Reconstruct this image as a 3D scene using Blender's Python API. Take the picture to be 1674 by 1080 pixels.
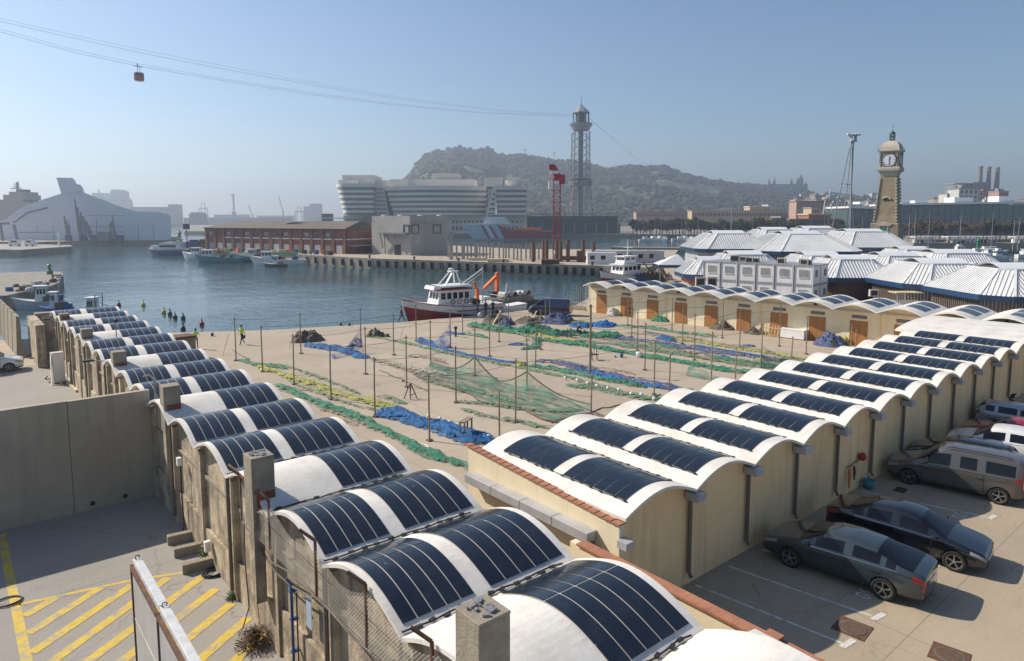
import bpy, bmesh, math, random
from mathutils import Vector, Matrix, noise
from math import sin, cos, pi, radians
random.seed(7)
for o in list(bpy.data.objects): bpy.data.objects.remove(o)
SC = bpy.context.scene; COL = SC.collection

# ---------------------------------------------------------------- camera, sky, sun, exposure
F = 1109.0; CY = 476.0; P = math.atan((CY-358.0)/F); H = 11.0
YA = math.atan(1341/(F/cos(P)))
VR = YA-pi/2                      # heading of the view in the port's own grid
cam = bpy.data.cameras.new('camera'); cam.sensor_width = 36; cam.lens = F/1674*36
cam.shift_y = -(540-CY)/1674; cam.clip_start = .5; cam.clip_end = 20000
co = bpy.data.objects.new('camera', cam); COL.objects.link(co)
co.location = (0, 0, H); co.rotation_euler = (pi/2-P, 0, VR); SC.camera = co

SUN_EL = radians(38.5); SAZ = (-.49, .87)      # where the sun stands, in the port's grid
n_ = math.hypot(*SAZ); sdir = Vector((SAZ[0]/n_*cos(SUN_EL), SAZ[1]/n_*cos(SUN_EL), sin(SUN_EL)))
W_ = bpy.data.worlds.new('World'); SC.world = W_; W_.use_nodes = True
nt = W_.node_tree; bg = nt.nodes['Background']
sky = nt.nodes.new('ShaderNodeTexSky'); sky.sky_type = 'NISHITA'; sky.sun_disc = False
sky.sun_elevation = SUN_EL; sky.sun_rotation = math.atan2(sdir.x, sdir.y)
sky.air_density = 1.0; sky.dust_density = .3; sky.ozone_density = 3.5; sky.altitude = 0
nt.links.new(sky.outputs[0], bg.inputs[0]); bg.inputs[1].default_value = 0.080
sl = bpy.data.lights.new('sun', 'SUN'); sl.energy = 4.4; sl.angle = radians(.53); sl.color = (1, .90, .76)
so = bpy.data.objects.new('sun', sl); COL.objects.link(so)
so.rotation_euler = (-sdir).to_track_quat('-Z', 'Y').to_euler(); so.location = (0, 0, 300)
SC.render.engine = 'CYCLES'
SC.view_settings.view_transform = 'Standard'; SC.view_settings.look = 'None'
SC.view_settings.gamma = 1; SC.view_settings.use_curve_mapping = False
SC.view_settings.exposure = 0.58
SC.cycles.max_bounces = 6; SC.cycles.volume_bounces = 0; SC.cycles.transparent_max_bounces = 12
HAZE_DENSITY = 0.00046

# ---------------------------------------------------------------- surveying: sight line -> point in the port
fx, fy = cos(YA), sin(YA); rx, ry = sin(YA), -cos(YA)
def ray(px, py):
    x = (px-837)/F; y = -(py-CY)/F
    f = cos(P)+y*sin(P); u = -sin(P)+y*cos(P)
    return Vector((f*fx+x*rx, f*fy+x*ry, u))
def G(px, py, z=0):                # point at height z on that sight line
    d = ray(px, py); return Vector((0, 0, H))+d*((z-H)/d.z)
def W(px, py, D):                  # point at distance D ahead
    d = ray(px, py); return Vector((0, 0, H))+d*(D/(d.x*fx+d.y*fy))
def GP(px, D, z=0):
    p = W(px, 358, D); p.z = z; return p

# ---------------------------------------------------------------- mesh building
KIDS = {}
class B:
    def __init__(s): s.v = []; s.f = []
    def add(s, vs, fs):
        o = len(s.v); s.v += [tuple(v) for v in vs]; s.f += [tuple(i+o for i in f) for f in fs]; return s
    def box(s, x0, x1, y0, y1, z0, z1):
        return s.add([(x, y, z) for z in (z0, z1) for y in (y0, y1) for x in (x0, x1)],
                     [(0, 2, 3, 1), (4, 5, 7, 6), (0, 1, 5, 4), (2, 6, 7, 3), (0, 4, 6, 2), (1, 3, 7, 5)])
    def cbox(s, c, sz, rz=0, tilt=0):
        m = Matrix.Translation(c) @ Matrix.Rotation(rz, 4, 'Z') @ Matrix.Rotation(tilt, 4, 'Y')
        vs = [m @ Vector((x*sz[0]/2, y*sz[1]/2, z*sz[2]/2)) for z in (-1, 1) for y in (-1, 1) for x in (-1, 1)]
        return s.add(vs, [(0, 2, 3, 1), (4, 5, 7, 6), (0, 1, 5, 4), (2, 6, 7, 3), (0, 4, 6, 2), (1, 3, 7, 5)])
    def frame(s, p, q):
        p = Vector(p); q = Vector(q); d = (q-p); d = d.normalized() if d.length > 1e-9 else Vector((0, 0, 1))
        a = Vector((0, 0, 1)) if abs(d.z) < .9 else Vector((1, 0, 0))
        u = d.cross(a).normalized(); w = d.cross(u).normalized(); return p, q, u, w
    def beam(s, p, q, a, b=None):
        b = b or a; p, q, u, w = s.frame(p, q)
        vs = [c+u*i*a/2+w*j*b/2 for c in (p, q) for i, j in ((-1, -1), (1, -1), (1, 1), (-1, 1))]
        return s.add(vs, [(3, 2, 1, 0), (4, 5, 6, 7), (0, 1, 5, 4), (1, 2, 6, 5), (2, 3, 7, 6), (3, 0, 4, 7)])
    def tube(s, p, q, r, r2=None, n=8):
        r2 = r if r2 is None else r2; p, q, u, w = s.frame(p, q); vs = []
        for c, k in ((p, r), (q, r2)):
            for i in range(n): a = 2*pi*i/n; vs.append(c+u*k*cos(a)+w*k*sin(a))
        return s.add(vs, [tuple(range(n-1, -1, -1)), tuple(range(n, 2*n))]+[(i, (i+1) % n, n+(i+1) % n, n+i) for i in range(n)])
    def path(s, pts, r, n=6):
        pts = [Vector(p) for p in pts]; vs = []; fs = []
        for k, p in enumerate(pts):
            d = (pts[min(k+1, len(pts)-1)]-pts[max(k-1, 0)]).normalized()
            a = Vector((0, 0, 1)) if abs(d.z) < .9 else Vector((1, 0, 0))
            u = d.cross(a).normalized(); w = d.cross(u)
            rr = r[k] if isinstance(r, (list, tuple)) else r
            for i in range(n): t = 2*pi*i/n; vs.append(p+u*rr*cos(t)+w*rr*sin(t))
        for k in range(len(pts)-1):
            for i in range(n): fs.append((k*n+i, k*n+(i+1) % n, (k+1)*n+(i+1) % n, (k+1)*n+i))
        fs += [tuple(range(n-1, -1, -1)), tuple(range((len(pts)-1)*n, len(pts)*n))]
        return s.add(vs, fs)
    def prism(s, pts, ax, a, b):     # outline in the two other axes, extruded along ax
        def mk(p, t): return {'x': (t, p[0], p[1]), 'y': (p[0], t, p[1]), 'z': (p[0], p[1], t)}[ax]
        n = len(pts); vs = [mk(p, a) for p in pts]+[mk(p, b) for p in pts]
        return s.add(vs, [tuple(range(n-1, -1, -1)), tuple(range(n, 2*n))]+[(i, (i+1) % n, n+(i+1) % n, n+i) for i in range(n)])
    def loft(s, rings, cap=True):
        n = len(rings[0]); vs = [v for r in rings for v in r]; fs = []
        for k in range(len(rings)-1):
            for i in range(n): fs.append((k*n+i, k*n+(i+1) % n, (k+1)*n+(i+1) % n, (k+1)*n+i))
        if cap: fs += [tuple(range(n-1, -1, -1)), tuple(range((len(rings)-1)*n, len(rings)*n))]
        return s.add(vs, fs)
    def lathe(s, prof, n=16, c=(0, 0), rot=0):
        return s.loft([[(c[0]+r*cos(rot+2*pi*i/n), c[1]+r*sin(rot+2*pi*i/n), z) for i in range(n)] for r, z in prof])
    def ball(s, c, r, n=8, m=6):
        r = (r, r, r) if isinstance(r, (int, float)) else r
        rings = [[(c[0]+r[0]*sin(pi*(k+.02)/(m+.04))*cos(2*pi*i/n), c[1]+r[1]*sin(pi*(k+.02)/(m+.04))*sin(2*pi*i/n), c[2]-r[2]*cos(pi*(k+.02)/(m+.04))) for i in range(n)] for k in range(m+1)]
        return s.loft(rings)
    def grid(s, fn, nu, nv):
        vs = [fn(i/nu, j/nv) for i in range(nu+1) for j in range(nv+1)]; k = nv+1
        return s.add(vs, [(i*k+j, (i+1)*k+j, (i+1)*k+j+1, i*k+j+1) for i in range(nu) for j in range(nv)])
    def mesh(s, name, mat, smooth=False):
        m = bpy.data.meshes.new(name); m.from_pydata(s.v, [], s.f); m.materials.append(mat)
        bm = bmesh.new(); bm.from_mesh(m); bmesh.ops.recalc_face_normals(bm, faces=bm.faces); bm.to_mesh(m); bm.free()
        if smooth: m.polygons.foreach_set('use_smooth', [True]*len(m.polygons))
        return m
def tag(o, label=None, cat=None, group=None, kind=None):
    if label: o['label'] = label
    if cat: o['category'] = cat
    if group: o['group'] = group
    if kind: o['kind'] = kind
    return o
def obj(name, b, mat, parent=None, loc=None, rz=0, smooth=False, bevel=0, label=None, kind=None):
    m = b if isinstance(b, bpy.types.Mesh) else b.mesh(name, mat, smooth)
    o = bpy.data.objects.new(name, m); COL.objects.link(o)
    if parent: o.parent = parent; KIDS.setdefault(parent.name, []).append(o)
    if loc is not None: o.location = loc
    if rz: o.rotation_euler.z = rz
    if bevel:
        bv = o.modifiers.new('b', 'BEVEL'); bv.width = bevel; bv.segments = 2; bv.limit_method = 'ANGLE'
    return tag(o, label, kind=kind)
def thing(name, label, cat, loc=(0, 0, 0), rz=0, group=None):
    o = bpy.data.objects.new(name, None); COL.objects.link(o); o.location = loc; o.rotation_euler.z = rz
    o.empty_display_size = .3
    return tag(o, label, cat, group)
def solo(name, b, mat, label, cat, group=None, loc=None, rz=0, smooth=False, bevel=0, kind=None):
    return tag(obj(name, b, mat, None, loc, rz, smooth, bevel), label, cat, group, kind)
def ordw(n):
    a = ['first', 'second', 'third', 'fourth', 'fifth', 'sixth', 'seventh', 'eighth', 'ninth', 'tenth', 'eleventh', 'twelfth', 'thirteenth', 'fourteenth', 'fifteenth', 'sixteenth', 'seventeenth', 'eighteenth', 'nineteenth']
    t = ['', '', 'twenty', 'thirty', 'forty', 'fifty', 'sixty']
    if n <= 19: return a[n-1]
    return (t[n//10][:-1]+'ieth') if n % 10 == 0 else t[n//10]+'-'+a[n % 10-1]
def struct(name, b, mat, smooth=False, loc=None): return tag(obj(name, b, mat, None, loc, 0, smooth), kind='structure')
def dup(o, loc=None, rz=None, label=None, parent=None, sc=None):
    c = o.copy(); COL.objects.link(c)
    if parent: c.parent = parent; KIDS.setdefault(parent.name, []).append(c)
    for ch in list(KIDS.get(o.name, [])): dup(ch, parent=c)
    if loc is not None: c.location = loc
    if rz is not None: c.rotation_euler.z = rz
    if sc: c.scale = (sc, sc, sc) if isinstance(sc, (int, float)) else sc
    if label: c['label'] = label
    return c

# ---------------------------------------------------------------- materials
def nodes(name):
    m = bpy.data.materials.new(name); m.use_nodes = True; t = m.node_tree
    return m, t, t.nodes['Principled BSDF']
def nd(t, typ, **k):
    n = t.nodes.new(typ)
    for a, v in k.items():
        if a.startswith('i_'): n.inputs[int(a[2:])].default_value = v
        else: setattr(n, a, v)
    return n
def noise_(t, vec, sc, det=5, rough=.55, w=None):
    n = nd(t, 'ShaderNodeTexNoise'); n.inputs['Scale'].default_value = sc; n.inputs['Detail'].default_value = det
    n.inputs['Roughness'].default_value = rough; t.links.new(vec, n.inputs['Vector']); return n.outputs['Fac']
def ramp(t, fac, a, b, c0=(0, 0, 0, 1), c1=(1, 1, 1, 1)):
    n = nd(t, 'ShaderNodeValToRGB'); n.color_ramp.elements[0].position = a; n.color_ramp.elements[1].position = b
    n.color_ramp.elements[0].color = c0; n.color_ramp.elements[1].color = c1; t.links.new(fac, n.inputs[0]); return n.outputs[0]
def mix(t, fac, a, b, mode='MIX'):
    n = nd(t, 'ShaderNodeMix', data_type='RGBA', blend_type=mode)
    for s, v in ((n.inputs[0], fac), (n.inputs[6], a), (n.inputs[7], b)):
        if hasattr(v, 'is_output'): t.links.new(v, s)
        else: s.default_value = v if isinstance(v, (int, float)) else (*v[:3], 1)
    return n.outputs[2]
def mapping(t, vec, sc, rot=(0, 0, 0)):
    n = nd(t, 'ShaderNodeMapping'); n.inputs['Scale'].default_value = sc; n.inputs['Rotation'].default_value = rot
    t.links.new(vec, n.inputs['Vector']); return n.outputs[0]
def M(name, c, c2=None, sc=.8, rough=.75, met=0, bump=0, bsc=12, spec=.5, streak=0, sc_col=None, lo=.35, hi=.68, loc=False, fleck=0, coat=0):
    m, t, p = nodes(name)
    if loc: vec = nd(t, 'ShaderNodeTexCoord').outputs['Object']
    else: vec = nd(t, 'ShaderNodeNewGeometry').outputs['Position']
    c2 = c2 or tuple(x*.8 for x in c)
    f = ramp(t, noise_(t, vec, sc, 7, .62), lo, hi)
    col = mix(t, f, c, c2)
    if streak:
        s = ramp(t, noise_(t, mapping(t, vec, (2.2, 2.2, .16)), 1.6, 6, .6), .5, .72)
        n = nd(t, 'ShaderNodeMath', operation='MULTIPLY', i_1=streak); t.links.new(s, n.inputs[0])
        col = mix(t, n.outputs[0], col, sc_col or tuple(x*.42 for x in c))
    if fleck:
        s = ramp(t, noise_(t, vec, 7, 8, .7), .56, .64)
        n = nd(t, 'ShaderNodeMath', operation='MULTIPLY', i_1=fleck); t.links.new(s, n.inputs[0])
        col = mix(t, n.outputs[0], col, tuple(x*.55 for x in c))
    t.links.new(col, p.inputs['Base Color'])
    p.inputs['Roughness'].default_value = rough; p.inputs['Metallic'].default_value = met
    p.inputs['Specular IOR Level'].default_value = spec
    if coat: p.inputs['Coat Weight'].default_value = coat; p.inputs['Coat Roughness'].default_value = .05
    if bump:
        b = nd(t, 'ShaderNodeBump'); b.inputs['Strength'].default_value = min(1, bump); b.inputs['Distance'].default_value = .02*max(1, bump)
        t.links.new(noise_(t, vec, bsc, 6, .65), b.inputs['Height']); t.links.new(b.outputs[0], p.inputs['Normal'])
    return m
# ================================================================ materials
def water_mat():
    m, t, p = nodes('harbour_water')
    vec = nd(t, 'ShaderNodeNewGeometry').outputs['Position']
    f = ramp(t, noise_(t, mapping(t, vec, (.02, .012, 1)), 1, 4), .35, .65)
    t.links.new(mix(t, f, (.028, .070, .085), (.040, .088, .10)), p.inputs['Base Color'])
    p.inputs['Roughness'].default_value = .09; p.inputs['IOR'].default_value = 1.333
    v2 = mapping(t, vec, (1, .42, 1), (0, 0, radians(35)))
    a = noise_(t, v2, .55, 4, .6); b = noise_(t, v2, 2.2, 3, .5); c = noise_(t, mapping(t, vec, (.03, .07, 1), (0, 0, .6)), 1, 3)
    amp = ramp(t, c, .32, .6, (.35, .35, .35, 1), (1, 1, 1, 1))
    s = nd(t, 'ShaderNodeMath', operation='MULTIPLY_ADD', i_1=.35); t.links.new(b, s.inputs[0]); t.links.new(a, s.inputs[2])
    q = nd(t, 'ShaderNodeMath', operation='MULTIPLY'); t.links.new(s.outputs[0], q.inputs[0]); t.links.new(amp, q.inputs[1])
    bp = nd(t, 'ShaderNodeBump'); bp.inputs['Strength'].default_value = .85; bp.inputs['Distance'].default_value = .16
    t.links.new(q.outputs[0], bp.inputs['Height']); t.links.new(bp.outputs[0], p.inputs['Normal'])
    return m
def ground_mat(name, c, c2, joint=4.0, crack=1, dark=.5, stain=(.12, .10, .085)):
    m, t, p = nodes(name); vec = nd(t, 'ShaderNodeNewGeometry').outputs['Position']
    col = mix(t, ramp(t, noise_(t, vec, .12, 6, .6), .35, .65), c, c2)
    col = mix(t, ramp(t, noise_(t, mapping(t, vec, (.5, 1.6, 1), (0, 0, .5)), .5, 8, .7), .5, .72, (0, 0, 0, 1), (.5, .5, .5, 1)), col, tuple(x*.72 for x in c))
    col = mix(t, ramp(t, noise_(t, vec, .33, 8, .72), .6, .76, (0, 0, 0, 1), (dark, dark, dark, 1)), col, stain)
    col = mix(t, ramp(t, noise_(t, vec, 9, 6, .7), .45, .7, (0, 0, 0, 1), (.35, .35, .35, 1)), col, tuple(min(1, x*1.2) for x in c))
    col = mix(t, ramp(t, noise_(t, mapping(t, vec, (.15, 2.2, 1), (0, 0, -.25)), .8, 7, .7), .55, .7, (0, 0, 0, 1), (.28, .28, .28, 1)), col, tuple(x*.6 for x in c))
    h = noise_(t, vec, 14, 6, .7)
    br = nd(t, 'ShaderNodeTexBrick'); br.offset = 0; br.inputs['Scale'].default_value = 1; br.inputs['Brick Width'].default_value = joint
    br.inputs['Row Height'].default_value = joint; br.inputs['Mortar Size'].default_value = .018; br.inputs['Mortar Smooth'].default_value = .3
    t.links.new(mapping(t, vec, (1, 1, 1), (0, 0, 0)), br.inputs['Vector'])
    j = nd(t, 'ShaderNodeMath', operation='MULTIPLY', i_1=.6); t.links.new(br.outputs['Fac'], j.inputs[0])
    col = mix(t, j.outputs[0], col, tuple(x*.4 for x in c))
    vo = nd(t, 'ShaderNodeTexVoronoi', feature='DISTANCE_TO_EDGE'); vo.inputs['Scale'].default_value = .19
    wv = nd(t, 'ShaderNodeMix', data_type='RGBA'); wv.inputs[0].default_value = .12
    nn = nd(t, 'ShaderNodeTexNoise'); nn.inputs['Scale'].default_value = .9; nn.inputs['Detail'].default_value = 6; t.links.new(vec, nn.inputs['Vector'])
    t.links.new(vec, wv.inputs[6]); sc = nd(t, 'ShaderNodeVectorMath', operation='SCALE'); sc.inputs['Scale'].default_value = 9
    t.links.new(nn.outputs['Color'], sc.inputs[0]); t.links.new(sc.outputs[0], wv.inputs[7]); t.links.new(wv.outputs[2], vo.inputs['Vector'])
    ck = ramp(t, vo.outputs['Distance'], .0008, .0035, (crack*.5,)*3+(1,), (0, 0, 0, 1))
    col = mix(t, ck, col, tuple(x*.3 for x in c))
    t.links.new(col, p.inputs['Base Color']); p.inputs['Roughness'].default_value = .85; p.inputs['Specular IOR Level'].default_value = .35
    b = nd(t, 'ShaderNodeBump'); b.inputs['Strength'].default_value = .35; b.inputs['Distance'].default_value = .02
    t.links.new(h, b.inputs['Height']); t.links.new(b.outputs[0], p.inputs['Normal'])
    return m
def worn_paint(name, c, base, amt=.5, scale=1.2):
    m, t, p = nodes(name); vec = nd(t, 'ShaderNodeNewGeometry').outputs['Position']
    f = ramp(t, noise_(t, vec, scale, 10, .75), amt, amt+.1)
    col = mix(t, ramp(t, noise_(t, vec, 5, 5), .4, .7), c, tuple(x*.82 for x in c))
    t.links.new(mix(t, f, col, base), p.inputs['Base Color']); p.inputs['Roughness'].default_value = .7; return m
def glass_mat(name, c, rough=.08):
    m, t, p = nodes(name); vec = nd(t, 'ShaderNodeNewGeometry').outputs['Position']
    t.links.new(mix(t, noise_(t, vec, .8, 3), c, tuple(x*1.5 for x in c)), p.inputs['Base Color'])
    p.inputs['Roughness'].default_value = rough; p.inputs['Specular IOR Level'].default_value = .8; return m
def solar_mat():
    m, t, p = nodes('solar_film'); vec = nd(t, 'ShaderNodeNewGeometry').outputs['Position']
    col = mix(t, ramp(t, noise_(t, vec, .7, 5), .35, .7), (.007, .012, .022), (.012, .019, .030))
    dust = ramp(t, noise_(t, vec, 2.2, 8, .7), .5, .8, (0, 0, 0, 1), (.05, .05, .05, 1)); col = mix(t, dust, col, (.4, .37, .32))
    vo = nd(t, 'ShaderNodeTexVoronoi'); vo.inputs['Scale'].default_value = 1.1; t.links.new(vec, vo.inputs['Vector'])
    col = mix(t, ramp(t, vo.outputs['Distance'], .02, .035, (1, 1, 1, 1), (0, 0, 0, 1)), col, (.55, .54, .5))
    t.links.new(col, p.inputs['Base Color']); p.inputs['Specular IOR Level'].default_value = .7
    t.links.new(ramp(t, noise_(t, vec, 1.3, 6, .7), .3, .75, (.10, .10, .10, 1), (.26, .26, .26, 1)), p.inputs['Roughness'])
    b = nd(t, 'ShaderNodeBump'); b.inputs['Strength'].default_value = .25; b.inputs['Distance'].default_value = .01
    t.links.new(noise_(t, vec, 3.5, 4), b.inputs['Height']); t.links.new(b.outputs[0], p.inputs['Normal']); return m
def net_mat(name, c, c2, hole=.42, fine=3.2, c3=None):
    m, t, p = nodes(name); vec = nd(t, 'ShaderNodeNewGeometry').outputs['Position']
    col = mix(t, ramp(t, noise_(t, vec, 1.1, 7, .7), .38, .64), c, c2)
    col = mix(t, ramp(t, noise_(t, vec, 6, 5, .7), .5, .66), col, c3 or tuple(x*.35 for x in c))
    t.links.new(col, p.inputs['Base Color']); p.inputs['Roughness'].default_value = .8
    at = nd(t, 'ShaderNodeAttribute'); at.attribute_name = 'rim'
    sb = nd(t, 'ShaderNodeMath', operation='MULTIPLY_ADD', i_1=-.10); t.links.new(at.outputs['Fac'], sb.inputs[0]); t.links.new(noise_(t, vec, fine, 8, .8), sb.inputs[2])
    a = ramp(t, sb.outputs[0], hole-.03, hole+.03)
    t.links.new(a, p.inputs['Alpha'])
    b = nd(t, 'ShaderNodeBump'); b.inputs['Strength'].default_value = .8; b.inputs['Distance'].default_value = .06
    t.links.new(noise_(t, vec, 9, 7, .75), b.inputs['Height']); t.links.new(b.outputs[0], p.inputs['Normal'])
    return m
def veil_mat(name, c, dens=.35):     # open netting: diamond mesh of strands with gaps between
    m, t, p = nodes(name); vec = nd(t, 'ShaderNodeNewGeometry').outputs['Position']
    t.links.new(mix(t, ramp(t, noise_(t, vec, .9, 6, .7), .4, .6), c, tuple(x*.5 for x in c)), p.inputs['Base Color']); p.inputs['Roughness'].default_value = .8
    a = ramp(t, noise_(t, mapping(t, vec, (1.5, .55, 2)), 1.0, 9, .78), .44, .62, (dens*.12,)*3+(1,), (min(1, dens*2.2),)*3+(1,))
    w1 = nd(t, 'ShaderNodeTexWave'); w1.inputs['Scale'].default_value = 3.4; w1.inputs['Distortion'].default_value = 5; w1.inputs['Detail'].default_value = 4; t.links.new(mapping(t, vec, (1, 1, 1), (.6, .4, .3)), w1.inputs['Vector'])
    q = ramp(t, w1.outputs['Fac'], .55, .8); 
    mx = nd(t, 'ShaderNodeMath', operation='MULTIPLY_ADD', i_1=.25); t.links.new(q, mx.inputs[0]); t.links.new(a, mx.inputs[2])
    t.links.new(mx.outputs[0], p.inputs['Alpha']); return m
def corrug(name, c, sc=2.2, axis='x', bump=.6):
    m, t, p = nodes(name); vec = nd(t, 'ShaderNodeTexCoord').outputs['Object']
    w = nd(t, 'ShaderNodeTexWave', bands_direction='X' if axis == 'x' else 'Y'); w.inputs['Scale'].default_value = sc; t.links.new(vec, w.inputs['Vector'])
    col = mix(t, ramp(t, noise_(t, vec, .6, 6), .4, .7), c, tuple(x*.8 for x in c))
    t.links.new(col, p.inputs['Base Color']); p.inputs['Roughness'].default_value = .5
    b = nd(t, 'ShaderNodeBump'); b.inputs['Strength'].default_value = bump; b.inputs['Distance'].default_value = .06
    t.links.new(w.outputs['Fac'], b.inputs['Height']); t.links.new(b.outputs[0], p.inputs['Normal']); return m
def brick_mat(name, c, c2, mortar, bw=.5, bh=.2):
    m, t, p = nodes(name); vec = nd(t, 'ShaderNodeTexCoord').outputs['Object']
    br = nd(t, 'ShaderNodeTexBrick'); br.inputs['Scale'].default_value = 1; br.inputs['Brick Width'].default_value = bw; br.inputs['Row Height'].default_value = bh
    br.inputs['Mortar Size'].default_value = .03; br.inputs['Color1'].default_value = (*c, 1); br.inputs['Color2'].default_value = (*c2, 1); br.inputs['Mortar'].default_value = (*mortar, 1)
    t.links.new(mapping(t, vec, (1, 1, 1), (radians(90), 0, 0)), br.inputs['Vector'])
    col = mix(t, ramp(t, noise_(t, vec, .4, 6), .4, .7), br.outputs['Color'], tuple(x*.6 for x in c))
    t.links.new(col, p.inputs['Base Color']); p.inputs['Roughness'].default_value = .85; return m
def paint(name, c, rough=.3, coat=.6, met=0.0): return M(name, c, tuple(x*.9 for x in c), sc=3, rough=rough, met=met, coat=coat, loc=True)

mWater = water_mat()
YC = (.43, .365, .28)
mYard = ground_mat('yard_concrete', YC, (.35, .29, .225), joint=5.2, dark=.6, stain=(.20, .165, .125))
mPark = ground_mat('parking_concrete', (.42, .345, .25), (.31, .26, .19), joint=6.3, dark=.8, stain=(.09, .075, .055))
mLeftYard = ground_mat('side_yard_concrete', (.33, .305, .275), (.28, .26, .235), joint=7.7, dark=.6)
mWall = M('quay_stone', (.30, .27, .23), (.17, .155, .13), sc=.6, bump=1, bsc=3, streak=.6, rough=.9)
mWhiteRoof = M('white_roof_coating', (.74, .71, .65), (.48, .45, .39), sc=.9, rough=.6, bump=.5, bsc=4, streak=0, fleck=.22, lo=.45, hi=.85)
mCream = M('cream_render', (.90, .65, .36), (.80, .56, .29), sc=.5, rough=.85, bump=.5, bsc=6, streak=.32, sc_col=(.33, .26, .17))
mCreamLight = M('pale_cream_render', (.78, .69, .50), (.72, .62, .43), sc=.5, rough=.85, bump=.3, bsc=8, streak=.22, sc_col=(.40, .34, .24))
mOldWall = M('weathered_concrete_wall', (.56, .46, .32), (.25, .205, .15), sc=1.1, rough=.92, bump=3, bsc=3.2, streak=.85, sc_col=(.12, .10, .08), fleck=.6, lo=.38, hi=.62)
mOldConc = M('old_concrete', (.33, .285, .215), (.24, .205, .155), sc=2.2, rough=.92, bump=1.2, bsc=14, streak=.5, fleck=.4)
mRedBand = M('faded_red_paint', (.25, .07, .045), (.16, .055, .04), sc=3, rough=.85, bump=.5, fleck=.4)
mGreyWall = M('grey_taupe_wall_paint', (.40, .345, .265), (.34, .29, .22), sc=.5, rough=.8, bump=.3, bsc=14, streak=.3)
mTerra = M('terracotta_coping', (.42, .18, .10), (.30, .13, .08), sc=2.2, rough=.85, bump=.5, fleck=.3)
mSolar = solar_mat()
mZinc = M('grey_zinc_sheet', (.50, .51, .53), (.38, .39, .41), sc=1.5, rough=.45, met=.25)
mPipe = M('dark_pipe', (.17, .145, .115), (.12, .10, .08), rough=.6)
mRust = M('rusty_steel', (.16, .075, .04), (.07, .04, .03), sc=5, rough=.85, bump=.5)
mBlack = M('black_rubber', (.012, .012, .013), (.02, .02, .02), rough=.7)
mDark = M('dark_paint', (.03, .032, .035), (.02, .02, .022), rough=.5)
mWood = M('grey_weathered_pole_wood', (.30, .24, .17), (.20, .16, .115), sc=4, rough=.9, bump=.6, streak=.4)
mDoor = M('varnished_door_wood', (.42, .19, .055), (.33, .14, .04), sc=3, rough=.55, streak=.35, sc_col=(.22, .09, .03))
mWhite = M('white_paint', (.78, .78, .76), (.70, .70, .69), sc=1.5, rough=.45, streak=.12, sc_col=(.5, .42, .33))
mSteel = M('galvanised_steel', (.36, .37, .38), (.28, .29, .30), rough=.45, met=.5)
mBlue = M('blue_paint', (.03, .10, .32), (.02, .07, .24), rough=.45)
mRedP = M('red_paint', (.42, .03, .03), (.30, .02, .02), rough=.45)
mOrange = M('orange_paint', (.75, .16, .03), (.6, .11, .02), rough=.5)
mGreenP = M('green_paint', (.03, .20, .09), (.02, .14, .06), rough=.5)
mYellow = M('yellow_plastic', (.70, .60, .06), (.60, .48, .04), rough=.5)
mGlass = glass_mat('window_glass', (.03, .04, .045))
mNetG = net_mat('green_netting', (.02, .19, .11), (.05, .24, .15), .45); mNetG2 = net_mat('olive_green_netting', (.10, .24, .14), (.19, .24, .14), .47)
mNetB = net_mat('blue_netting', (.006, .14, .38), (.005, .085, .27)); mNetV = net_mat('violet_blue_netting', (.05, .10, .27), (.12, .13, .22), .46)
mNetY = net_mat('yellow_netting', (.42, .42, .07), (.30, .34, .10), .455); mNetK = net_mat('dark_brown_netting', (.10, .085, .06), (.16, .13, .09), .38)
mNetT = net_mat('tan_netting', (.32, .26, .20), (.26, .20, .16), .50); mNetW = net_mat('pale_netting', (.45, .42, .33), (.38, .36, .28), .47)

# ================================================================ ground, water
water = B(); water.add([(-9000, -9000, -1.6), (9000, -9000, -1.6), (9000, 9000, -1.6), (-9000, 9000, -1.6)], [(0, 1, 2, 3)])
struct('water', water, mWater)
def slab(name, pts, z0, z1, mat):
    b = B(); n = len(pts); b.add([(p[0], p[1], z1) for p in pts], [tuple(range(n))]); struct(name, b, mat)
    e = B(); e.add([(p[0], p[1], z) for z in (z0, z1-.003) for p in pts], [(i, (i+1) % n, n+(i+1) % n, n+i) for i in range(n)])
    return e
quay = [(-70, -60), (160, -60)]+[GP(px, D)[:2] for px, D in ((2100, 110), (2100, 165), (1500, 175), (1090, 172), (1062, 150), (1060, 118), (985, 104))]+[(61.6, 61.3), (45, 62.3), (37, 63.0), (24, 67), (12.6, 73.5), (3, 77), (-70, 84)]
e = slab('quay_ground', quay, -4, 0, mYard); struct('quay_edge_wall', e, mWall)
def sheet(name, pts, mat, z, kind='structure', **k):
    b = B(); b.add([(*G(px, py)[:2], z) for px, py in pts] if k.get('px') else [(x, y, z) for x, y in pts], [tuple(range(len(pts)))])
    return struct(name, b, mat)
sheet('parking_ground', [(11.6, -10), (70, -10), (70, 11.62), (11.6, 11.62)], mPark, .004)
sheet('side_yard_ground', [(-60, -8), (5.9, -8), (5.9, 62), (-60, 62)], mLeftYard, .004)
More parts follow.
